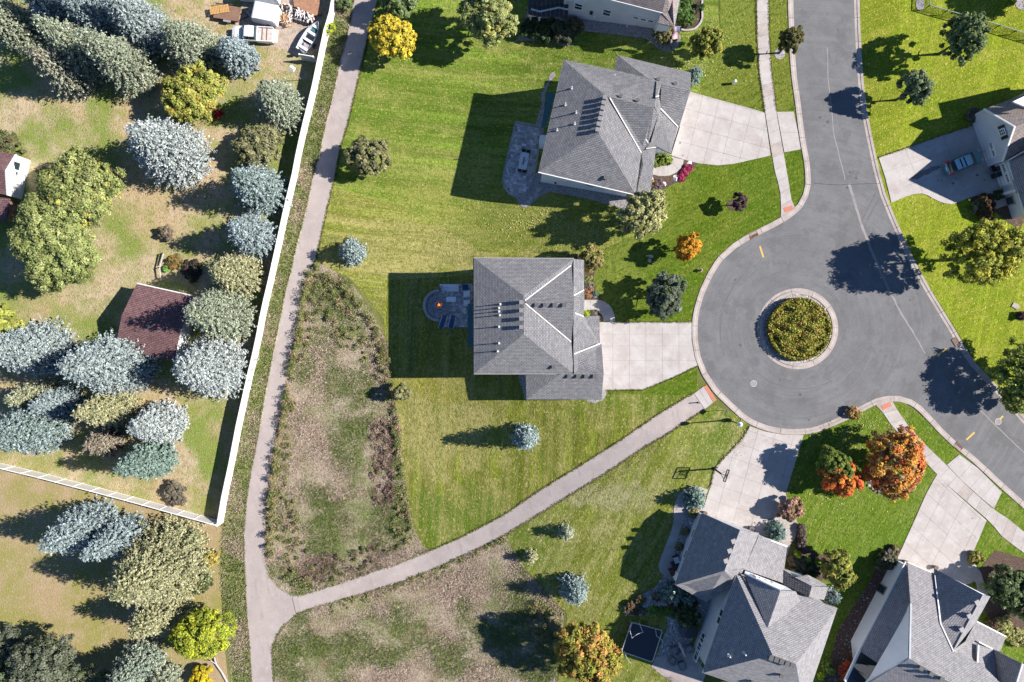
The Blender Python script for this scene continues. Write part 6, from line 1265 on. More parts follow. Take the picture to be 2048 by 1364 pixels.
# ------------------------------------------------------------------ street furniture
o = thing('street_lamp', 'black street lamp with a pale round head beside the turning circle and trail', 'street lamp', G(1457, 840))
MB().lathe([(.26, 0), (.26, .5), (.16, .65), (.1, .9)], 10).build('lamp_base', m_black, o); MB().tube([(0, 0, .8), (0, 0, 3.85)], [.085, .06], 8).build('pole', m_black, o)
MB().lathe([(.12, 3.8), (.22, 3.95), (.28, 4.25), (.22, 4.42)], 14).build('lamp_globe', plain('lamp_glass', (.75,.74,.8), .25, var=0), o, True); MB().lathe([(.26, 4.38), (.27, 4.45), (.1, 4.6), (.02, 4.7)], 14).build('lamp_cap', plain('pale_cap', (.72,.71,.76), .3, var=0), o)
o = thing('traffic_sign', 'thin post with a diamond sign seen edge on, on the grass between trail and lamp', 'sign', G(1445, 820.4))
MB().box(-.03, -.03, -.1, .03, .03, 2.1).build('sign_post', m_vent, o); MB().add([(x, y, z) for x in (-.045, -.035) for y, z in ((0, 1.45), (-.42, 1.87), (0, 2.29), (.42, 1.87))], [(0, 1, 2, 3), (7, 6, 5, 4), (0, 4, 5, 1), (1, 5, 6, 2), (2, 6, 7, 3), (3, 7, 4, 0)]).build('sign_plate', m_steel, o)
o = thing('bollard', 'short black bollard in the middle of the trail end', 'bollard', G(1395, 805, .05))
MB().lathe([(.12, 0), (.12, .04), (.07, .06), (.065, .78), (.04, .84)], 10).build('post', m_black, o)
MB().lathe([(.075, .62), (.075, .72)], 10).build('band', m_yellow, o)
o = thing('utility_pedestal', 'white utility pedestal on the lawn near the top pavement', 'utility box', G(1466, 167.5))
MB().lathe([(.17, 0), (.17, .95), (.12, 1.02)], 10).build('pedestal_body', m_whitetrim, o); MB().lathe([(.19, .85), (.19, .98), (.13, 1.06)], 10).build('pedestal_cap', m_whitetrim, o)
o = thing('fire_hydrant', 'small greyish hydrant on the lawn beside the turning circle', 'hydrant', G(1400.5, 541))
MB().lathe([(.2, 0), (.2, .06), (.13, .09), (.13, .5), (.17, .53), (.15, .62), (.04, .74)], 10).build('hydrant_body', plain('faded_red', (.32,.22,.2), .6), o); MB().tube([(0, -.24, .4), (0, .24, .4)], .07, 8).build('nozzle', m_vent, o); MB().tube([(.08, 0, .4), (.22, 0, .4)], .08, 8).build('nozzle', m_vent, o)
o = thing('utility_vault', 'flat grey utility vault lid set in the right hand lawn', 'utility box', G(2030, 612, 0), rz=R(-30))
MB().box(-.42, -.3, -.05, .42, .3, .12).build('vault_rim', m_con, o); MB().box(-.37, -.25, .1, .37, .25, .135).build('vault_lid', m_con2, o)
def boulder(px, r, label, mat=None, sq=.6, group=None):
    o = MB().rock((0, 0, 0), r, sq).build('boulder', mat or m_stone, None, loc=G(*px)); tag(o, label, 'boulder', group)
boulder((1302,513), .33, 'small pale boulder in the shadow of the orange maple, upper one'); boulder((1299,520.5), .33, 'small pale boulder in the shadow of the orange maple, lower one')
boulder((1352,357), .62, 'large white flat boulder in the bed below the curved walk', m_whitetrim, .5); boulder((1378,327.5), .42, 'round white boulder beside the edge of the upper driveway', m_whitetrim)
boulder((1329,368), .36, 'white boulder in front of the dusky spirea', m_whitetrim); boulder((1303,357), .36, 'pale boulder tight in the corner under the roof edge'); boulder((1305,364), .33, 'pale boulder left of the dusky spirea')
boulder((1323,366), .2, 'small white stone beside the spirea boulder', m_whitetrim)
for px, r, lab in (((1078,380),.6,'large pale boulder at the house corner by the paved patio'), ((1073,390),.5,'grey boulder in the gravel below the house corner'), ((1063,399),.45,'grey boulder half way down the gravel strip by the patio'), ((1058,404),.45,'pale boulder near the point of the gravel strip'), ((1051,406.5),.35,'small pale boulder at the point of the gravel strip')): boulder(px, r, lab)
rw = thing('stone_edging', 'row of pale stone blocks curving through the rock garden', 'edging', G(1320, 1210))
for i in range(11):
    t = i / 10; x = 1278 + 82 * t; y = 1215 - 9 * math.sin(t * 2.6) + 3 * t; p = G(x, y); m = MB(); m.rock((p[0], p[1], p[2] + .05), .42, .7); m.build('edging_stone', m_stone, rw, world=True)
re = thing('stone_edging', 'curved pale stone edging under the largest red maple', 'edging', G(1775, 985))
for i in range(12):
    a = R(20 + 11 * i); x, y = 1770 + 42 * math.cos(a), 945 + 41 * math.sin(a); p = G(x, y); m = MB(); m.rock((p[0], p[1], p[2] + .05), .27, .8); m.build('edging_stone', m_stone, re, world=True)
rn = thing('stone_edging', 'narrow pale kerb edging along the curved garden bed at the top', 'edging', G(1400, 40))
arc = resample([(1404,2),(1404,22),(1404,40),(1398,51),(1388,59),(1374,62),(1362,60)], 9)
for a, b in zip(arc, arc[1:]): MB().bar(G(*a, .1), G(*b, .1), .22, .2).build('edging_stone', m_stone, rn, world=True)
# basketball hoop
o = thing('basketball_hoop', 'black basketball hoop leaning out over the driveway beside the grass', 'basketball hoop', G(1427, 937))
L = o.location
bl, br, tl, tr = (Vector(P(*q)) for q in ((1454.6,939.3,2.85), (1446.4,962,2.85), (1458.8,940.5,3.9), (1450.6,963.4,3.9)))
top = Vector(P(1441.5,947,3.1)); MB().bar((0, 0, -.1), top - L, .17).build('pole', m_black, o)
MB().box(-.25, -.25, -.02, .25, .25, .04).build('base_plate', m_black, o)
m = MB(); mid = (bl + br) / 2
for q in (bl.lerp(br, .15), bl.lerp(br, .85), mid, tl.lerp(tr, .5)): m.bar(top - L, q - L, .06)
m.build('support_arm', m_black, o)
m = MB()
for a, b in ((bl, br), (br, tr), (tr, tl), (tl, bl)): m.bar(a - L, b - L, .09)
for a, b in ((.35, .12), (.65, .12)): m.bar(bl.lerp(br, a).lerp(tl.lerp(tr, a), .12) - L, bl.lerp(br, a).lerp(tl.lerp(tr, a), .6) - L, .05)
for k in (.12, .6): m.bar(bl.lerp(tl, k).lerp(br.lerp(tr, k), .35) - L, bl.lerp(tl, k).lerp(br.lerp(tr, k), .65) - L, .05)
m.build('board_frame', m_black, o)
mm, nt, b_ = _mat('clear_board'); tr_ = nt.nodes.new('ShaderNodeBsdfTransparent'); mx = nt.nodes.new('ShaderNodeMixShader'); mx.inputs[0].default_value = .72; b_.inputs['Base Color'].default_value = (.7,.72,.75,1); b_.inputs['Roughness'].default_value = .15
nt.links.new(b_.outputs[0], mx.inputs[1]); nt.links.new(tr_.outputs[0], mx.inputs[2]); nt.links.new(mx.outputs[0], nt.nodes['Material Output'].inputs[0])
mesh('backboard', [tuple(q - L) for q in (bl, br, tr, tl)], [(0, 1, 2, 3)], mm, o)
u = (br - bl).normalized(); n = Vector((-u.y, u.x, 0)); n = n if n.x > 0 else -n
c = mid + Vector((0, 0, .12)) + n * .3; m = MB(); m.tube([c - L + u * .23 * math.cos(k * .5236) + n * .23 * math.sin(k * .5236) for k in range(13)], .025, 6, False); m.build('rim', plain('orange_rim', (.6,.15,.03), .4), o)
# ------------------------------------------------------------------ vehicles
m_tyre = plain('tyre_rubber', (.02,.02,.02), .8); m_rim = plain('wheel_alloy', (.45,.46,.47), .35, .8, var=0); m_red = plain('tail_light_red', (.55,.02,.02), .2, var=0)
def wheel(root, x, y, r=.34, w=.22):
    t = MB(); s = 1 if y > 0 else -1
    t.tube([(x, y - s * w, r), (x, y, r)], r, 16).build('wheel', m_tyre, root); q = MB().tube([(x, y, r), (x, y + s * .015, r)], r * .62, 12).build('wheel_rim', m_rim, root)
def hull(secs): 
    """secs: (x, half width at sill, half width at waist, half width at top, z sill, z waist, z top)"""
    return [[(x, -a, z0), (x, a, z0), (x, b, z1), (x, b * .985, z1 + (z2 - z1) * .5), (x, c, z2), (x, -c, z2), (x, -b * .985, z1 + (z2 - z1) * .5), (x, -b, z1)] for x, a, b, c, z0, z1, z2 in secs]
def wagon(px, rz, label):
    o = thing('wagon_car', label, 'car', G(*px, .09), rz=rz); o.scale = (1, 1, 1)
    paint = plain('teal_car_paint', (.15,.30,.33), .28, .35, var=.03); sky_tinted = plain('teal_paint_sky_reflection', (.30,.48,.53), .22, .45, var=.03)  # roof colour painted paler than the body, standing in for reflected sky
    MB().loft(hull([(-2.38,.7,.8,.74,.45,.62,.86), (-2.28,.82,.88,.82,.3,.62,1.0), (-1.6,.86,.92,.84,.24,.6,1.03), (-.4,.86,.92,.84,.22,.6,1.02), (.9,.86,.92,.83,.22,.6,1.0), (1.6,.85,.9,.74,.24,.6,.93), (2.1,.78,.84,.62,.28,.58,.84), (2.36,.55,.62,.46,.36,.55,.72)])).build('body', paint, o)
    MB().loft([[(x, -a, 1.0), (x, a, 1.0), (x2, b, z), (x2, -b, z)] for x, x2, a, b, z in ((-2.24,-2.02,.8,.62,1.62), (-1.2,-1.2,.83,.66,1.68), (.2,.1,.83,.66,1.66), (1.25,.42,.78,.62,1.58))]).build('greenhouse', m_glass, o)
    MB().loft([[(x, -b, z), (x, b, z), (x, b * .93, z + .05), (x, -b * .93, z + .05)] for x, b, z in ((-1.72,.63,1.645), (-1.2,.66,1.675), (.1,.66,1.655), (.42,.62,1.575))]).build('roof', sky_tinted, o)
    MB().box(-2.2, -.6, 1.5, -1.73, .6, 1.67).build('rear_spoiler', m_dark, o)
    for s in (-1, 1):
        MB().tube([(-1.7, s * .6, 1.69), (-1.5, s * .61, 1.77), (.15, s * .61, 1.75), (.35, s * .58, 1.64)], .03, 6).build('roof_rail', m_steel, o)
        MB().box(-2.36, s * .78 - .14, .8, -2.06, s * .78 + .1, 1.3).build('tail_light', m_red, o); MB().box(2.0, s * .6 - .16, .66, 2.24, s * .6 + .13, .84).build('headlight', m_steelw, o)
        MB().box(.78, s * .93 - .02, .98, .94, s * .93 + .16 * s, 1.12).build('wing_mirror', paint, o)
        for x in (-1.42, 1.42): wheel(o, x, s * .9)
    for x in (-.55, -1.05): MB().box(x - .06, -.62, 1.73, x + .06, .62, 1.78).build('cross_bar', m_dark, o)
    MB().box(-2.42, -.27, .72, -2.38, .27, .86).build('number_plate', m_whitetrim, o); MB().box(-2.45, -.8, .4, -2.33, .8, .6).build('bumper', paint, o)
wagon((1919.5,327), R(22.5), 'teal estate car with roof bars and red tail lights in a shaded driveway')
def pickup(px, rz, label):
    o = thing('pickup_truck', label, 'pickup truck', G(*px), rz=rz); pt = plain('white_truck_paint', (.74,.74,.75), .3, .1, var=.03)
    MB().loft(hull([(-.35,.8,.96,.93,.5,.8,1.1), (.9,.8,.97,.93,.45,.8,1.1), (1.6,.8,.97,.9,.45,.8,1.08), (2.4,.8,.95,.84,.45,.8,1.02), (2.85,.75,.86,.68,.5,.75,.9)])).build('front_body', pt, o)
    MB().loft([[(x, -a, 1.08), (x, a, 1.08), (x2, b, z), (x2, -b, z)] for x, x2, a, b, z in ((-.4,-.25,.88,.7,1.72), (.4,.4,.9,.73,1.78), (1.55,.95,.86,.7,1.72))]).build('cab_glass', m_glass, o)
    MB().loft([[(x, -b, z), (x, b, z), (x, b * .93, z + .06), (x, -b * .93, z + .06)] for x, b, z in ((-.27,.72,1.715), (.4,.75,1.775), (.97,.71,1.715))]).build('cab_roof', pt, o)
    b = MB(); b.box(-2.5, -.97, .5, -.4, .97, .62).box(-2.5, -.97, .62, -.4, -.86, 1.12).box(-2.5, .86, .62, -.4, .97, 1.12).box(-.5, -.86, .62, -.4, .86, 1.14); b.build('cargo_bed', pt, o)
    MB().box(-3.05, -.84, .56, -2.5, .84, .62).build('tailgate', pt, o)
    MB().box(-2.4, -.8, .62, -.55, .8, .9).build('bed_load', noise_mat('pale_rubble', (.55,.48,.44), [((.35,.27,.24), 3, .5, .65, .8, None)]), o)
    m = MB(); m.box(-1.15, -.84, .9, -1.07, .84, .97).box(-1.75, -.84, .9, -1.67, .84, .97); m.build('load_strap', m_oldwood, o)
    for s in (-1, 1):
        for x in (-1.6, 1.75): wheel(o, x, s * .96, .4, .26)
        MB().box(1.2, s * 1.0 - .02, 1.08, 1.35, s * 1.0 + s * .2, 1.3).build('wing_mirror', m_dark, o); MB().box(2.72, s * .62 - .15, .72, 2.86, s * .62 + .12, .9).build('headlight', m_glass, o)
pickup((513,74), R(180 - 3), 'white pickup truck with open tailgate and loaded bed, parked on the bare dirt')
def boat(px, rz, label):
    o = thing('rowing_boat', label, 'boat', G(*px), rz=rz); al = plain('boat_aluminium', (.62,.64,.66), .35, .5, var=.05); N = 12; out = []; inn = []
    for i in range(N + 1):
        t = i / N; x = -2.2 + 4.4 * t; w = .84 * (1 - max(0, (t - .45) / .55) ** 2.2) * (.86 + .14 * min(1, t * 4)) + .02; z = 1.12 + .22 * t * t; k = .62 + .12 * t * t
        out.append([(x, -w, z), (x, -w * .72, k + .12), (x, 0, k), (x, w * .72, k + .12), (x, w, z)]); inn.append([(x, -w + .03, z), (x, -w * .68, k + .2), (x, 0, k + .16), (x, w * .68, k + .2), (x, w - .03, z)])
    v = [p for q in out for p in q]; n = len(v); f = [(i * 5 + j, (i + 1) * 5 + j, (i + 1) * 5 + j + 1, i * 5 + j + 1) for i in range(N) for j in range(4)]; v2 = [p for q in inn for p in q]
    f2 = [tuple(x + n for x in q[::-1]) for q in f]; rim = [(i * 5 + j, (i + 1) * 5 + j, n + (i + 1) * 5 + j, n + i * 5 + j) for i in range(N) for j in (0, 4)]
    tr = [(0, 1, 2, 3, 4), (n, n + 1, n + 2, n + 3, n + 4)[::-1]]; mesh('hull', v + v2, f + f2 + rim + tr, al, o)
    for t, w in ((.12,.7), (.38,.78), (.62,.74), (.84,.42)): x = -2.2 + 4.4 * t; MB().box(x - .16, -w, 1.0, x + .16, w, 1.06).build('bench', m_whitetrim, o)
    MB().box(-.9, -.5, .84, .2, .5, .88).build('floor_mat', m_dark, o); MB().box(.75, -.4, .86, 1.3, .4, .9).build('floor_mat', m_teal, o)
    MB().rock((-1.2, .1, .9), .3, .8).build('bundle', plain('pink_cloth', (.42,.26,.27), .9), o); MB().box(-2.5, -.14, 1.0, -2.2, .14, 1.5).build('outboard_motor', m_dark, o)
    for s in (-1, 1):
        MB().bar((-2.0, s * .45, .5), (1.7, s * .25, .5), .09).build('trailer_rail', m_steel, o); wheel(o, -.6, s * .95, .28, .18)
boat((624,80), R(58), 'open aluminium boat with bench seats on a trailer beside the white fence')
o = thing('utility_trailer', 'low brown decked utility trailer with a wheel in view, in the dirt yard', 'trailer', G(461, 30), rz=R(-9))
for k in range(9): MB().box(-1.9, -.95 + k * .215, .55, 1.5, -.95 + k * .215 + .2, .6).build('deck_board', m_oldwood, o)
MB().box(-1.9, -1.0, .45, 1.5, -.95, .7).box(-1.9, .98, .45, 1.5, 1.03, .7).bar((1.5, -.7, .5), (2.6, 0, .45), .1).bar((1.5, .7, .5), (2.6, 0, .45), .1).build('trailer_frame', m_black, o); wheel(o, 0, -1.2, .33, .2); wheel(o, 0, 1.2, .33, .2); MB().box(-.5, -1.25, .68, .5, -1.0, .72).build('mudguard', m_vent, o)
for px, z, lab in (((430,21), .62, 'orange wooden pallet on the brown trailer, left one'), ((449,18), .62, 'orange wooden pallet on the brown trailer, right one')):
    o = thing('pallet', lab, 'pallet', PH(*px, z), rz=R(8))
    for k in range(6): MB().box(-.6 + k * .205, -.52, .1, -.6 + k * .205 + .15, .52, .125).build('pallet_slat', m_wood, o)
    for y in (-.48, -.04, .4): MB().box(-.6, y, 0, .6, y + .09, .1).build('pallet_runner', m_wood, o)
o = thing('cargo_trailer', 'white box trailer with a sloped pale front between the pickup and the log pile', 'trailer', G(540, 36), rz=R(-12))
MB().loft([[(x, -1.12, .4), (x, 1.12, .4), (x, 1.12, z), (x, -1.12, z)] for x, z in ((-1.9, .95), (-1.55, 1.75), (-1.1, 1.85), (1.3, 1.85), (1.45, 1.6))]).build('trailer_body', plain('white_canvas', (.76,.77,.79), .5, var=.03), o)
MB().bar((-1.9, -.9, .45), (-2.9, 0, .45), .1).bar((-1.9, .9, .45), (-2.9, 0, .45), .1).build('draw_bar', m_steel, o); wheel(o, .2, -1.2, .3, .18); wheel(o, .2, 1.2, .3, .18)
MB().bar((-1.62, -1.1, 1.72), (-1.62, 1.1, 1.72), .06).bar((-1.1, -1.12, 1.87), (1.3, -1.12, 1.87), .05).bar((-1.1, 1.12, 1.87), (1.3, 1.12, 1.87), .05).build('roof_trim', m_steel, o)
o = thing('camper', 'pale blue white camper cut off by the top edge above the box trailer', 'camper', G(526, -8), rz=R(-6))
MB().loft([[(x, -1.2, .5), (x, 1.2, .5), (x, 1.15, z), (x, .8, z + .12), (x, -.8, z + .12), (x, -1.15, z)] for x, z in ((-2.6, 1.7), (-2.2, 2.2), (2.2, 2.3), (2.6, 1.9))]).build('camper_body', plain('camper_white', (.62,.68,.74), .35, var=.03), o); MB().box(1.7, -1.22, .9, 2.2, -1.19, 2.0).build('camper_door', m_whitetrim, o); wheel(o, -.4, -1.2, .33, .2); wheel(o, -.4, 1.2, .33, .2)
def logs(name, label, a, b, wd, ht, n, r, mat, cat):
    o = thing(name, label, cat, G(*a)); A, B = Vector(G(*a)), Vector(G(*b)); d = (B - A); u = d.normalized(); s = Vector((-u.y, u.x, 0)); m = 0
    for i in range(n):
        t = rnd.random(); w = rnd.uniform(-.5, .5); h = rnd.uniform(.35, 1) * ht * (1 - 1.2 * w * w); c = A + d * t + s * (w * wd) + Vector((0, 0, h)); k = u * rnd.uniform(-.3, .3) + s * rnd.uniform(.12, .3) + Vector((0, 0, rnd.uniform(-.06, .06)))
        MB().tube([c - k, c + k], r * rnd.uniform(.7, 1.2), 6).build('log', mat[i % len(mat)], o, world=True)
    m = MB(); m.bar(A + Vector((0, 0, ht * .35)), B + Vector((0, 0, ht * .35)), wd * .8, ht * .7); m.build('log_core', m_oldwood, o, world=True)
m_birch = plain('birch_log', (.62,.58,.56), .8, var=.3, sc=6); m_cut = plain('split_wood', (.5,.34,.22), .8, var=.25, sc=5)
logs('log_pile', 'long pile of whitish birch logs with dark gaps beside the fence', (566,18), (628,44), 1.1, .9, 190, .09, [m_birch, m_birch, m_dark], 'log pile')
logs('firewood_pile', 'loose heap of split pale orange firewood behind the box trailer', (556,30), (584,46), 1.3, .8, 110, .08, [m_cut, m_wood, m_birch], 'log pile')
o = thing('slatted_platform', 'rusty orange slatted wooden platform at the top edge beside the fence', 'platform', G(617, 14), rz=R(8))
for k in range(26): MB().box(-1.7 + k * .13, -1.5, .5, -1.7 + k * .13 + .09, 1.2, .56).build('slat', plain('rust_slat', (.42,.22,.13), .8, var=.3) if k == 0 else bpy.data.materials['rust_slat'], o)
MB().box(-1.7, -1.4, .1, 1.65, -1.25, .5).box(-1.7, 1.0, .1, 1.65, 1.15, .5).build('bearer', m_oldwood, o)
o = thing('tarpaulin_stack', 'low grey white stack at the foot of the birch logs', 'stack', G(606, 40), rz=R(-18)); MB().box(-1.1, -.35, 0, 1.0, .3, .55).build('stack_block', m_birch, o); MB().box(-1.15, -.4, .55, 1.05, .35, .6).build('stack_cover', m_vent, o)
o = thing('bird_house', 'white bird house on a tall thin pole beside the fence', 'bird house', G(603, 160)); o.rotation_euler = (0, 0, R(-35))
MB().tube([(0, 0, -.2), (0, 0, 3.5)], .04, 6).build('pole', m_vent, o); MB().box(-.26, -.2, 3.45, .26, .2, 3.8).build('nest_box', m_whitetrim, o); MB().loft([[(-.33, -.3, 3.8), (-.33, .3, 3.8), (-.33, 0, 4.02)], [(.33, -.3, 3.8), (.33, .3, 3.8), (.33, 0, 4.02)]]).build('nest_roof', m_whitetrim, o)
m = MB()
for x in (-.2, 0, .2): m.box(x - .05, -.21, 3.55, x + .05, -.2, 3.65).box(x - .05, .2, 3.55, x + .05, .21, 3.65)
m.build('nest_hole', m_dark, o)
# flag
o = thing('flag', 'striped red and white flag with a blue starred corner hanging at the top house', 'flag', PH(1347.5, 53, 2.9)); L = o.location
c0, c1 = Vector(P(1346.5,54,3.4)) - L, Vector(P(1360,53,3.4)) - L; d0 = Vector(P(1344,78,2.2)) - L
MB().bar(c0 - (c1 - c0) * .2, c1 + (c1 - c0) * .15, .06).build('flag_pole', m_steel, o)
u, v = (c1 - c0), (d0 - c0); n = u.cross(v).normalized(); n = n if n.z > 0 else -n
fr_, fw_, fb_ = plain('flag_red', (.42,.09,.09), .8, var=0), plain('flag_white', (.72,.68,.68), .8, var=0), plain('flag_blue', (.12,.14,.30), .8, var=0)
def cloth(s0, s1, t0, t1, lift, mat, name, k=8):
    vs, fs = [], []
    for i in range(k + 1):
        t = t0 + (t1 - t0) * i / k; w = n * (.09 * math.sin(t * 7) + lift)
        for s in (s0, s1): vs.append(c0 + u * (s + .04 * math.sin(t * 5)) + v * t + w + n * .05 * math.sin(s * 6))
        if i: fs.append((2 * i - 2, 2 * i - 1, 2 * i + 1, 2 * i))
    vv = [tuple(p) for p in vs] + [tuple(p - n * .012) for p in vs]; q = len(vs)
    mesh(name, vv, fs + [tuple(x + q for x in f[::-1]) for f in fs], mat, o)
for i in range(13): cloth(i / 13, (i + 1) / 13, 0, 1, 0, fr_ if i % 2 == 0 else fw_, 'flag_stripe')
cloth(6 / 13, 1, 0, .4, .015, fb_, 'flag_canton')
st = MB()
for r_ in range(5):
    for c_ in range(6):
        t = .03 + .36 * (c_ + .5) / 6; s = 6 / 13 + (7 / 13) * (r_ + .5) / 5; p = c0 + u * (s + .04 * math.sin(t * 5)) + v * t + n * (.09 * math.sin(t * 7) + .03 + .05 * math.sin(s * 6))
        e1, e2 = u.normalized(), v.normalized(); st.add([tuple(p + (e1 * math.cos(a) + e2 * math.sin(a)) * (.045 if k % 2 == 0 else .018)) for k, a in enumerate([j * math.pi / 5 for j in range(10)])], [tuple(range(10))])
st.build('flag_stars', fw_, o)["kind"] = "stuff"
# ------------------------------------------------------------------ terraces and their furniture
def pavers(parent, poly, dx, dy, ang, cols, off=.1, name='paver_field'):
    x0, x1 = min(p[0] for p in poly), max(p[0] for p in poly); y0, y1 = min(p[1] for p in poly), max(p[1] for p in poly)
    cx, cy = (x0 + x1) / 2, (y0 + y1) / 2; V = []; Cc = []; ca, sa = math.cos(R(ang)), math.sin(R(ang)); D = max(x1 - x0, y1 - y0) * .75
    for j in range(int(-D / dy), int(D / dy)):
        x = -D + (j % 3) * dx * .4
        while x < D:
            w = dx * rnd.choice((.6, .8, 1, 1, 1.3)); c = (x + w / 2, (j + .5) * dy); q = (cx + c[0] * ca - c[1] * sa, cy + c[0] * sa + c[1] * ca)
            if inpoly(np.array([q[0]]), np.array([q[1]]), poly)[0]:
                z = off + rnd.uniform(0, .012)
                for a, b in ((-w / 2 + .2, -dy / 2 + .2), (w / 2 - .2, -dy / 2 + .2), (w / 2 - .2, dy / 2 - .2), (-w / 2 + .2, dy / 2 - .2)): V.append(G(cx + (c[0] + a) * ca - (c[1] + b) * sa, cy + (c[0] + a) * sa + (c[1] + b) * ca, z))
                k = cols[rnd.randrange(len(cols))]; f = rnd.uniform(.75, 1.2); Cc.append([t * f for t in k])
            x += w
    V = np.array(V); F = np.arange(len(V)).reshape(-1, 4)[:, ::-1]; o = npmesh(name, V, F, np.array(Cc), m_paver, parent); o["kind"] = "stuff"
PV = [(.46,.44,.45),(.33,.32,.34),(.56,.53,.53),(.4,.385,.4)]; PV2 = [(.42,.37,.37),(.32,.29,.3),(.5,.45,.44)]
pa1 = [(1032,244),(1083,253.5),(1078,290),(1072,330),(1063,372),(1053,388),(1043,392),(1034,393),(1019,388),(1007.6,372),(1006,361),(1010,335),(1019,298)]
t1 = struct_root('patio'); sheet('paver_bed', pa1, m_joint, .08, None, parent=t1); pavers(t1, inset(pa1, 2.2), 7.5, 5.2, 12, PV)
ed = resample(pa1 + [pa1[0]], 5.5)
m = MB()
for a, b in zip(ed, ed[1:]): m.bar(G(*a, .09), G(a[0] + (b[0] - a[0]) * .93, a[1] + (b[1] - a[1]) * .93, .09), .28, .08)
m.build('paver_border', m_con2, t1)["kind"] = "stuff"
pa2 = [(879.5,567),(946,567),(946,655),(879.5,655)]
fc = (878, 611)
disc = [(fc[0] + 27.5 * math.cos(R(a)), fc[1] + 27.5 * math.sin(R(a))) for a in range(90, 271, 10)]
t2 = struct_root('fire_pit_terrace'); sheet('paver_bed', pa2 + [(880,640)] + disc[::1][0:0] + [(879.5,655)], m_joint, .075, None, parent=t2) if False else sheet('paver_bed', pa2, m_joint, .075, None, parent=t2)
sheet('paver_bed', disc, m_joint, .076, None, parent=t2)
def notdisc(poly): return poly
V = []; Cc = []
for k in range(1, 13):
    r0, r1 = 9 + (k - 1) * 1.85, 9 + k * 1.85; nn = max(10, int(2 * math.pi * r0 / 3.2))
    for i in range(nn):
        a0, a1 = (i + .06 + .5 * (k % 2)) / nn * 6.283, (i + .94 + .5 * (k % 2)) / nn * 6.283; am = (a0 + a1) / 2
        if math.cos(am) > 0 and r1 > 24: continue
        z = .1 + rnd.uniform(0, .012); q = [(fc[0] + r * math.cos(a), fc[1] + r * math.sin(a)) for r, a in ((r0 + .15, a0), (r1 - .15, a0), (r1 - .15, a1), (r0 + .15, a1))]
        V += [G(*p, z) for p in q]; f = rnd.uniform(.75, 1.2); Cc.append([t * f for t in PV2[rnd.randrange(3)]])
npmesh('paver_ring', np.array(V), np.arange(len(V)).reshape(-1, 4)[:, ::-1], np.array(Cc), m_paver, t2)["kind"] = "stuff"
half = [(fc[0] + 24.5 * math.cos(R(a)), fc[1] + 24.5 * math.sin(R(a))) for a in range(-90, 91, 10)]
pavers(t2, [(880,568),(945,568),(945,654.5),(880,654.5)] + [(880,636)] + half[::-1] + [(880,586)], 5.6, 3.9, 0, PV)
sw = thing('seat_wall', 'half round pale stone seat wall around the fire pit', 'wall', G(850, 611))
for k in range(15):
    a0, a1 = R(90 + 12 * k + .4), R(90 + 12 * (k + 1) - .4); z0 = float(T(862, 611)); m = MB()
    q = [P(fc[0] + r * math.cos(a), fc[1] + r * math.sin(a), z0 + .5)[:2] for r, a in ((27.6, a0), (32.6, a0), (32.6, a1), (27.6, a1))]
    m.prism(q, z0 - .1, z0 + .5); m.build('wall_stone', m_stone, sw, world=True)
fp = thing('fire_pit', 'round stone fire pit with glowing orange embers in the middle of the paved circle', 'fire pit', G(878.5, 610, .1))
for k in range(12):
    a0, a1 = R(30 * k + 1), R(30 * k + 29); MB().prism([(r * math.cos(a), r * math.sin(a)) for r, a in ((.38, a0), (.56, a0), (.56, a1), (.38, a1))], 0, .42).build('pit_stone', m_stone, fp)
MB().lathe([(.37, .0), (.37, .12)], 16).build('ash_bed', m_dark, fp)
em = plain('ember', (.9,.16,.03), .7, emit=.35, var=0); em2 = plain('flame', (1.0,.5,.12), .7, emit=.7, var=0)
for k in range(9): a = k * 2.4; r = .06 + .03 * k; MB().rock((r * math.cos(a), r * math.sin(a), .12), .09, .9).build('ember', em, fp)
for k in range(4): a = k * 1.7; MB().lathe([(.05, .18), (.06, .25), (.01, .42)], 6, (.1 * math.cos(a), .1 * math.sin(a), 0)).build('flame', em2, fp)
m_cush = plain('pale_cushion', (.80,.80,.81), .85, var=.05); m_rattan = plain('white_rattan', (.74,.74,.75), .7, var=.06); m_navy = plain('navy_mesh', (.02,.07,.17), .7, var=.1); m_bluep = noise_mat('blue_patterned', (.6,.64,.7), [((.06,.16,.45), 6, .48, .54, .95, None)])
def sofa(px, w, d, rz, label, pillows):
    o = thing('sofa' if w > 1.5 else 'armchair', label, 'sofa' if w > 1.5 else 'armchair', G(*px, .11), rz=rz)
    MB().box(-w / 2, -d / 2, 0, w / 2, d / 2, .3).build('seat_base', m_rattan, o); MB().box(-w / 2, d / 2 - .14, .3, w / 2, d / 2, .75).build('backrest', m_rattan, o)
    for s in (-1, 1): MB().box(s * w / 2 - (.1 if s > 0 else 0), -d / 2, .3, s * w / 2 + (0 if s > 0 else .1), d / 2 - .14, .58).build('armrest', m_rattan, o)
    k = max(1, round((w - .2) / .62)); cw = (w - .24) / k
    for i in range(k): MB().box(-w / 2 + .12 + i * cw + .01, -d / 2 + .02, .3, -w / 2 + .12 + (i + 1) * cw - .01, d / 2 - .3, .44).build('seat_cushion', m_cush, o); MB().box(-w / 2 + .12 + i * cw + .02, d / 2 - .3, .4, -w / 2 + .12 + (i + 1) * cw - .02, d / 2 - .15, .8).build('back_cushion', m_cush, o)
    for x, y in pillows: MB().box(x - .2, y - .09, .45, x + .2, y + .09, .78, R(25), None).build('pillow', m_bluep, o)
sofa((902,576.5), 2.1, .9, 0, 'long white outdoor sofa with blue patterned pillows on the fire pit terrace', [(-.7,.0),(.7,.0)])
sofa((934,588.5), .85, .85, R(-90), 'white outdoor armchair nearer the long sofa', []); sofa((934,607), .85, .85, R(-90), 'white outdoor armchair nearer the potted flowers', [])
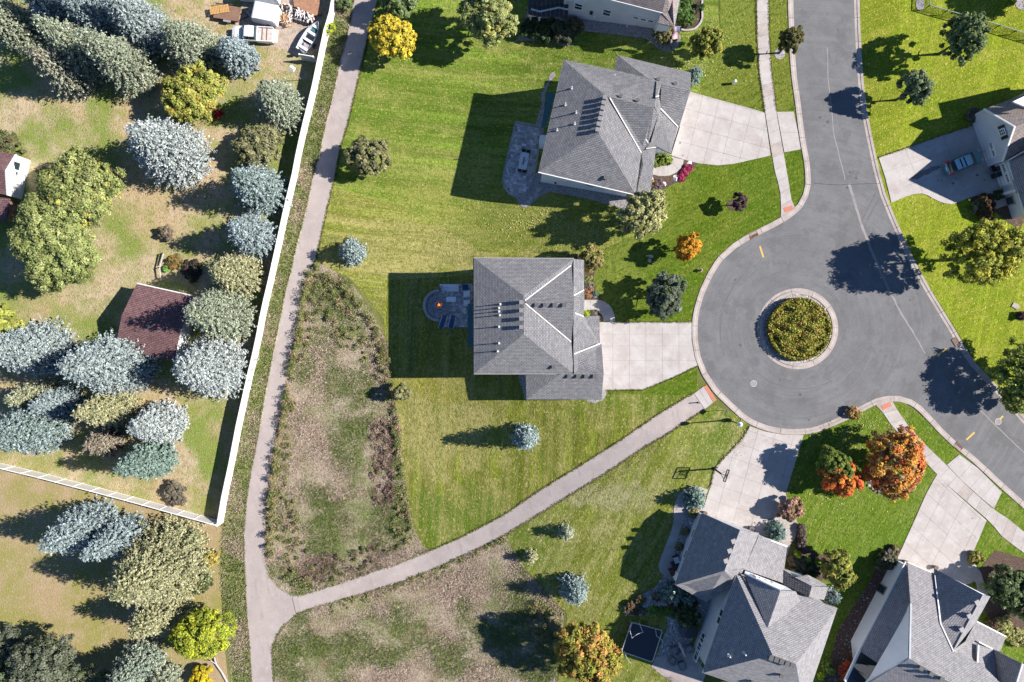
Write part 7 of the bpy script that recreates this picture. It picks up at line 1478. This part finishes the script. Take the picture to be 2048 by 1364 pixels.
o = thing('coffee_table', 'pale rectangular coffee table between fire pit and armchairs', 'table', G(903, 599, .11))
MB().box(-.63, -.33, .38, .63, .33, .43).build('tabletop', m_cush, o)
for x in (-.56, .56):
    for y in (-.27, .27): MB().box(x - .03, y - .03, 0, x + .03, y + .03, .38).build('leg', m_rattan, o)
o = thing('side_chair', 'navy blue cushioned chair beside the long sofa', 'chair', G(931, 576, .11)); MB().box(-.36, -.36, .1, .36, .36, .42).build('seat', m_navy, o); MB().box(-.36, .28, .42, .36, .38, .85).build('backrest', m_navy, o)
def lounger(px, rz, label):
    o = thing('sun_lounger', label, 'lounger', G(*px, .11), rz=rz)
    MB().box(-.3, -.85, .3, .3, .25, .34).build('seat_mesh', m_navy, o); MB().add([(-.3, .25, .3), (.3, .25, .3), (.3, .8, .75), (-.3, .8, .75), (-.3, .25, .34), (.3, .25, .34), (.3, .8, .79), (-.3, .8, .79)], [(3, 2, 1, 0), (4, 5, 6, 7), (0, 1, 5, 4), (1, 2, 6, 5), (2, 3, 7, 6), (3, 0, 4, 7)]).build('backrest', m_navy, o)
    for s in (-1, 1): MB().tube([(s * .34, -.9, .02), (s * .34, -.85, .34), (s * .34, .25, .34), (s * .34, .85, .82)], .035, 6).bar((s * .34, .3, .34), (s * .34, .5, 0), .05).build('side_rail', m_steelw, o)
lounger((887,643), R(-20), 'navy sun lounger at the terrace corner, left one'); lounger((905,643), R(-14), 'navy sun lounger on the terrace, right one')
o = thing('flower_pot', 'black pot of white flowers at the end of the armchairs', 'flower pot', G(931, 622, .11)); MB().lathe([(.22, 0), (.3, .45), (.26, .46)], 12).build('pot', m_dark, o)
p, n, s, c = decid(.55, .36, [(.75,.75,.7),(.75,.74,.68),(.12,.18,.06,.35)], zb=.1, leaf=.07, dens=.5); p[:, 2] += .35; quads('blooms', p, n, s, c, m_leaf, o)
o = thing('dining_table', 'pale cloth covered dining table on the patio beside the seven vent house', 'table', G(1047, 325, .11), rz=R(-11))
MB().box(-.55, -1.1, .68, .55, 1.1, .74).build('tabletop', noise_mat('striped_cloth', (.62,.64,.66), [((.15,.32,.48), 2.2, .58, .62, .9, (50, .15, 2))]), o); MB().box(-.1, -.5, .74, .12, .5, .78).build('table_runner', plain('runner_brown', (.28,.2,.17), .8), o)
for x in (-.48, .48):
    for y in (-1, 1): MB().box(x - .04, y - .04, 0, x + .04, y + .04, .68).build('leg', m_dark, o)
def chair(px, rz, label):
    o = thing('patio_chair', label, 'chair', G(*px, .11), 'dark patio chairs around the dining table', rz); MB().box(-.27, -.27, .4, .27, .27, .46).build('seat', m_dark, o); MB().box(-.27, .22, .46, .27, .28, .95).build('backrest', m_dark, o)
    for x in (-.24, .24):
        for y in (-.24, .24): MB().box(x - .025, y - .025, 0, x + .025, y + .025, .4).build('leg', m_steelw, o)
chair((1047,306.5), R(-11), 'dark patio chair at the upper end of the dining table, left one'); chair((1056,308.5), R(-11), 'dark patio chair at the upper end of the dining table, right one'); chair((1039.5,341), R(169), 'dark patio chair at the lower end of the dining table, left one'); chair((1049,343.5), R(169), 'dark patio chair at the lower end of the dining table, right one')
for px, lab in (((1029.5,279.5), 'spiky metal plant stand at the patio edge, upper one'), ((1018.5,344), 'spiky metal plant stand at the patio edge, lower one')):
    o = thing('plant_stand', lab, 'plant stand', G(*px, .1)); m = MB()
    for k in range(9): a = k * .7; m.tube([(0, 0, 0), (.25 * math.cos(a), .25 * math.sin(a), .6), (.5 * math.cos(a), .5 * math.sin(a), .5)], .03, 5)
    m.build('metal_leaves', plain('blue_steel', (.5,.62,.66), .4, .3), o)
# trampoline
o = thing('trampoline', 'rounded rectangular black trampoline with pale bent poles on the bottom lawn', 'trampoline', G(1284, 1286)); L = o.location
zt = float(T(1284, 1286)) + .85; cs = [Vector(P(*q, zt)) - L for q in ((1263,1244.6), (1325,1261), (1305,1324.5), (1243,1303))]
ringp = []
for i in range(4):
    a, b, c = cs[i - 1], cs[i], cs[(i + 1) % 4]; d1, d2 = (a - b).normalized() * .32, (c - b).normalized() * .32
    ringp += [b + d1, b + d1 * .42 + d2 * .12, b + d1 * .12 + d2 * .42, b + d2]
cen = sum(cs, Vector()) / 4; MB().tube(ringp + [ringp[0]], .05, 6, False).build('frame', m_steelw, o)
mesh('jump_mat', [tuple(cen + (p - cen) * .95 - Vector((0, 0, .02))) for p in ringp], [tuple(range(16))[::-1]], plain('mat_black', (.025,.03,.042), .6, var=.1), o)
for i in range(4): MB().tube([cs[i] * .94, Vector((cs[i].x * .94, cs[i].y * .94, .02)), ], .045, 6).build('leg', m_steelw, o)
for a, pts in ((0, [(1263,1246,.0),(1260,1262,.9),(1264,1276,1.7),(1275,1268,1.8),(1286.5,1264,1.9)]), (1, [(1311,1258,.0),(1313,1272,1.0),(1325,1281,1.6),(1326,1288,1.9)]), (2, [(1249,1303,.0),(1252,1313,.9),(1257,1322,1.6),(1262,1327,1.9)]), (3, [(1278,1245,0),(1283,1258,.9),(1286.5,1265,1.9)])):
    MB().tube([Vector(P(x, y, zt + h * .6)) - L for x, y, h in pts], .04, 6).build('net_pole', m_steelw, o)
# hot tub, umbrella, chairs, bins
o = thing('hot_tub', 'dark covered hot tub against the tall bottom house', 'hot tub', G(1372, 1253), rz=R(-25))
oc = lambda r: [(r * (1.12 if abs(math.cos(a)) > .5 else 1) * math.cos(a), r * math.sin(a)) for a in [R(22.5 + 45 * k) for k in range(8)]]
MB().prism(oc(1.08), 0, .85).build('tub_shell', plain('tub_grey', (.25,.25,.27), .6), o); pc = oc(1.14)
for s in (1, -1): q = clip([(x, y) for x, y in pc], (0, 0), (s, 0)); MB().prism([(x + s * .02, y) for x, y in q], .85, .97).build('tub_cover', plain('cover_dark', (.05,.052,.058), .6) if s > 0 else plain('cover_grey', (.09,.09,.1), .6), o)
o = thing('patio_umbrella', 'closed pale grey patio umbrella standing among the chairs by the bottom house', 'umbrella', G(1356, 1280)); L = o.location
tp = Vector(P(1372,1316,2.2)) - L; tp.z = 3.0; MB().tube([(0, 0, 0), tp * .2], .05, 8).build('pole', m_steel, o); MB().tube([tp * .15, tp * .3, tp * .75, tp], [.12, .17, .13, .05], 10).build('folded_canopy', plain('pale_canvas', (.5,.5,.54), .8), o); MB().box(-.45, -.45, 0, .45, .45, .1).build('base_slab', m_con2, o)
m_wick = plain('grey_wicker', (.16,.15,.16), .8, var=.15)
for px, r, lab in (((1346,1296), 20, 'grey wicker armchair left of the closed umbrella'), ((1361,1305), 60, 'grey wicker armchair right below the closed umbrella'), ((1343,1318), 140, 'grey wicker armchair at the lower left of the group'), ((1362,1327), 200, 'grey wicker armchair at the bottom of the group'), ((1377,1294), -60, 'grey wicker armchair nearest the tall wall')):
    o = thing('wicker_armchair', lab, 'armchair', G(*px, .08), rz=R(r)); MB().box(-.4, -.4, .05, .4, .4, .4).build('seat_base', m_wick, o); MB().tube([(-.4, -.4, .55), (-.42, .3, .7), (0, .45, .85), (.42, .3, .7), (.4, -.4, .55)], .1, 6).build('backrest', m_wick, o); MB().box(-.32, -.36, .4, .32, .28, .5).build('seat_cushion', m_vent, o)
o = thing('garden_swing_frame', 'thin pale A shaped frame lying on the gravel beside the trampoline', 'frame', G(1343, 1253)); L = o.location
m = MB(); a, b, c, d = (Vector(PH(*q, .4)) - L for q in ((1341,1240), (1350,1240), (1340,1265), (1350,1262)))
m.bar(a, b, .05).bar(a + (b - a) * .4, c, .05).bar(a + (b - a) * .5, d, .05); m.build('tube_frame', m_steelw, o)
def bin_(px, rz, label, body, lid):
    o = thing('wheeled_bin', label, 'bin', G(*px, .09), rz=R(rz)); MB().loft([[(-.25, -.28, .05), (.25, -.28, .05), (.25, .28, .05), (-.25, .28, .05)], [(-.3, -.35, 1.0), (.3, -.35, 1.0), (.3, .35, 1.0), (-.3, .35, 1.0)]]).build('bin_body', body, o)
    MB().loft([[(-.32, -.38, 1.0), (.32, -.38, 1.0), (.32, .38, 1.0), (-.32, .38, 1.0)], [(-.28, -.33, 1.09), (.28, -.33, 1.09), (.28, .33, 1.09), (-.28, .33, 1.09)]]).build('bin_lid', lid, o)
    for s in (-1, 1): MB().tube([(s * .28, .3, .12), (s * .33, .3, .12)], .12, 8).build('bin_wheel', m_tyre, o)
m_blid = plain('pale_blue_lid', (.42,.50,.56), .5, var=.04); m_maroon = plain('maroon_plastic', (.07,.02,.025), .5)
bin_((1349.5,1115), 20, 'wheeled bin with a pale blue lid on the side walk by the garage', m_dark, m_blid); bin_((1345.5,1127), 20, 'black wheeled bin below the pale blue lidded one', m_dark, m_dark); bin_((1341.5,1140), 20, 'maroon wheeled bin at the lower end of the side walk', m_maroon, m_maroon)
bin_((1988,340), -70, 'black wheeled bin between the two white garage doors, upper one', m_dark, m_dark); bin_((1993,351), -70, 'wheeled bin with a grey blue lid in front of the small white garage door', m_dark, m_blid); bin_((1985,353), -70, 'black wheeled bin in front of the small white garage door', m_dark, m_dark)
for px, lab in (((1807,1122), 'round brown planter at the left corner of the lower right garage'), ((1867,1133), 'round brown planter at the right corner of the lower right garage'), ((1500,1055), 'small dark pot by the garage doors of the tall bottom house'), ((1408,1025), 'tiny dark pot at the left corner of that garage')):
    o = thing('planter', lab, 'planter', G(*px, .09)); MB().lathe([(.2, 0), (.3, .5), (.26, .52)], 12).build('pot', plain('brown_pot', (.12,.08,.07), .7) if 'brown_pot' not in bpy.data.materials else bpy.data.materials['brown_pot'], o); MB().lathe([(.25, .46), (.22, .5)], 10).build('soil', m_mulch, o)
o = thing('porch_gate', 'dark slatted bench beside the small white garage door', 'bench', G(1979, 333, .08), rz=R(-70)); MB().box(-.5, -.2, .38, .5, .2, .44).build('seat', m_dark, o); MB().box(-.45, -.15, 0, -.38, .15, .38).build('leg', m_dark, o); MB().box(.38, -.15, 0, .45, .15, .38).build('leg', m_dark, o)
o.name = 'garden_bench'
o = thing('dead_branch', 'pale dead branch lying beside the trail at the bottom', 'branch', G(432, 1330)); L = o.location
MB().tube([Vector(PH(*q)) - L for q in ((418,1300,.5), (428,1312,.35), (432,1328,.3), (444,1345,.2), (455,1366,.1))], [.05, .08, .11, .12, .13], 6).build('limb', m_stone, o)
MB().tube([Vector(PH(*q)) - L for q in ((432,1328,.3), (422,1322,.5), (416,1324,.6))], [.08, .06, .03], 6).build('twig', m_stone, o)
o = thing('garden_ornament', 'small dark ornament in the round bed by the lower right driveway', 'ornament', G(1773, 1098)); MB().lathe([(.15, 0), (.06, .1), (.05, .6), (.25, .68), (.27, .75)], 10).build('bird_bath', m_dark, o)
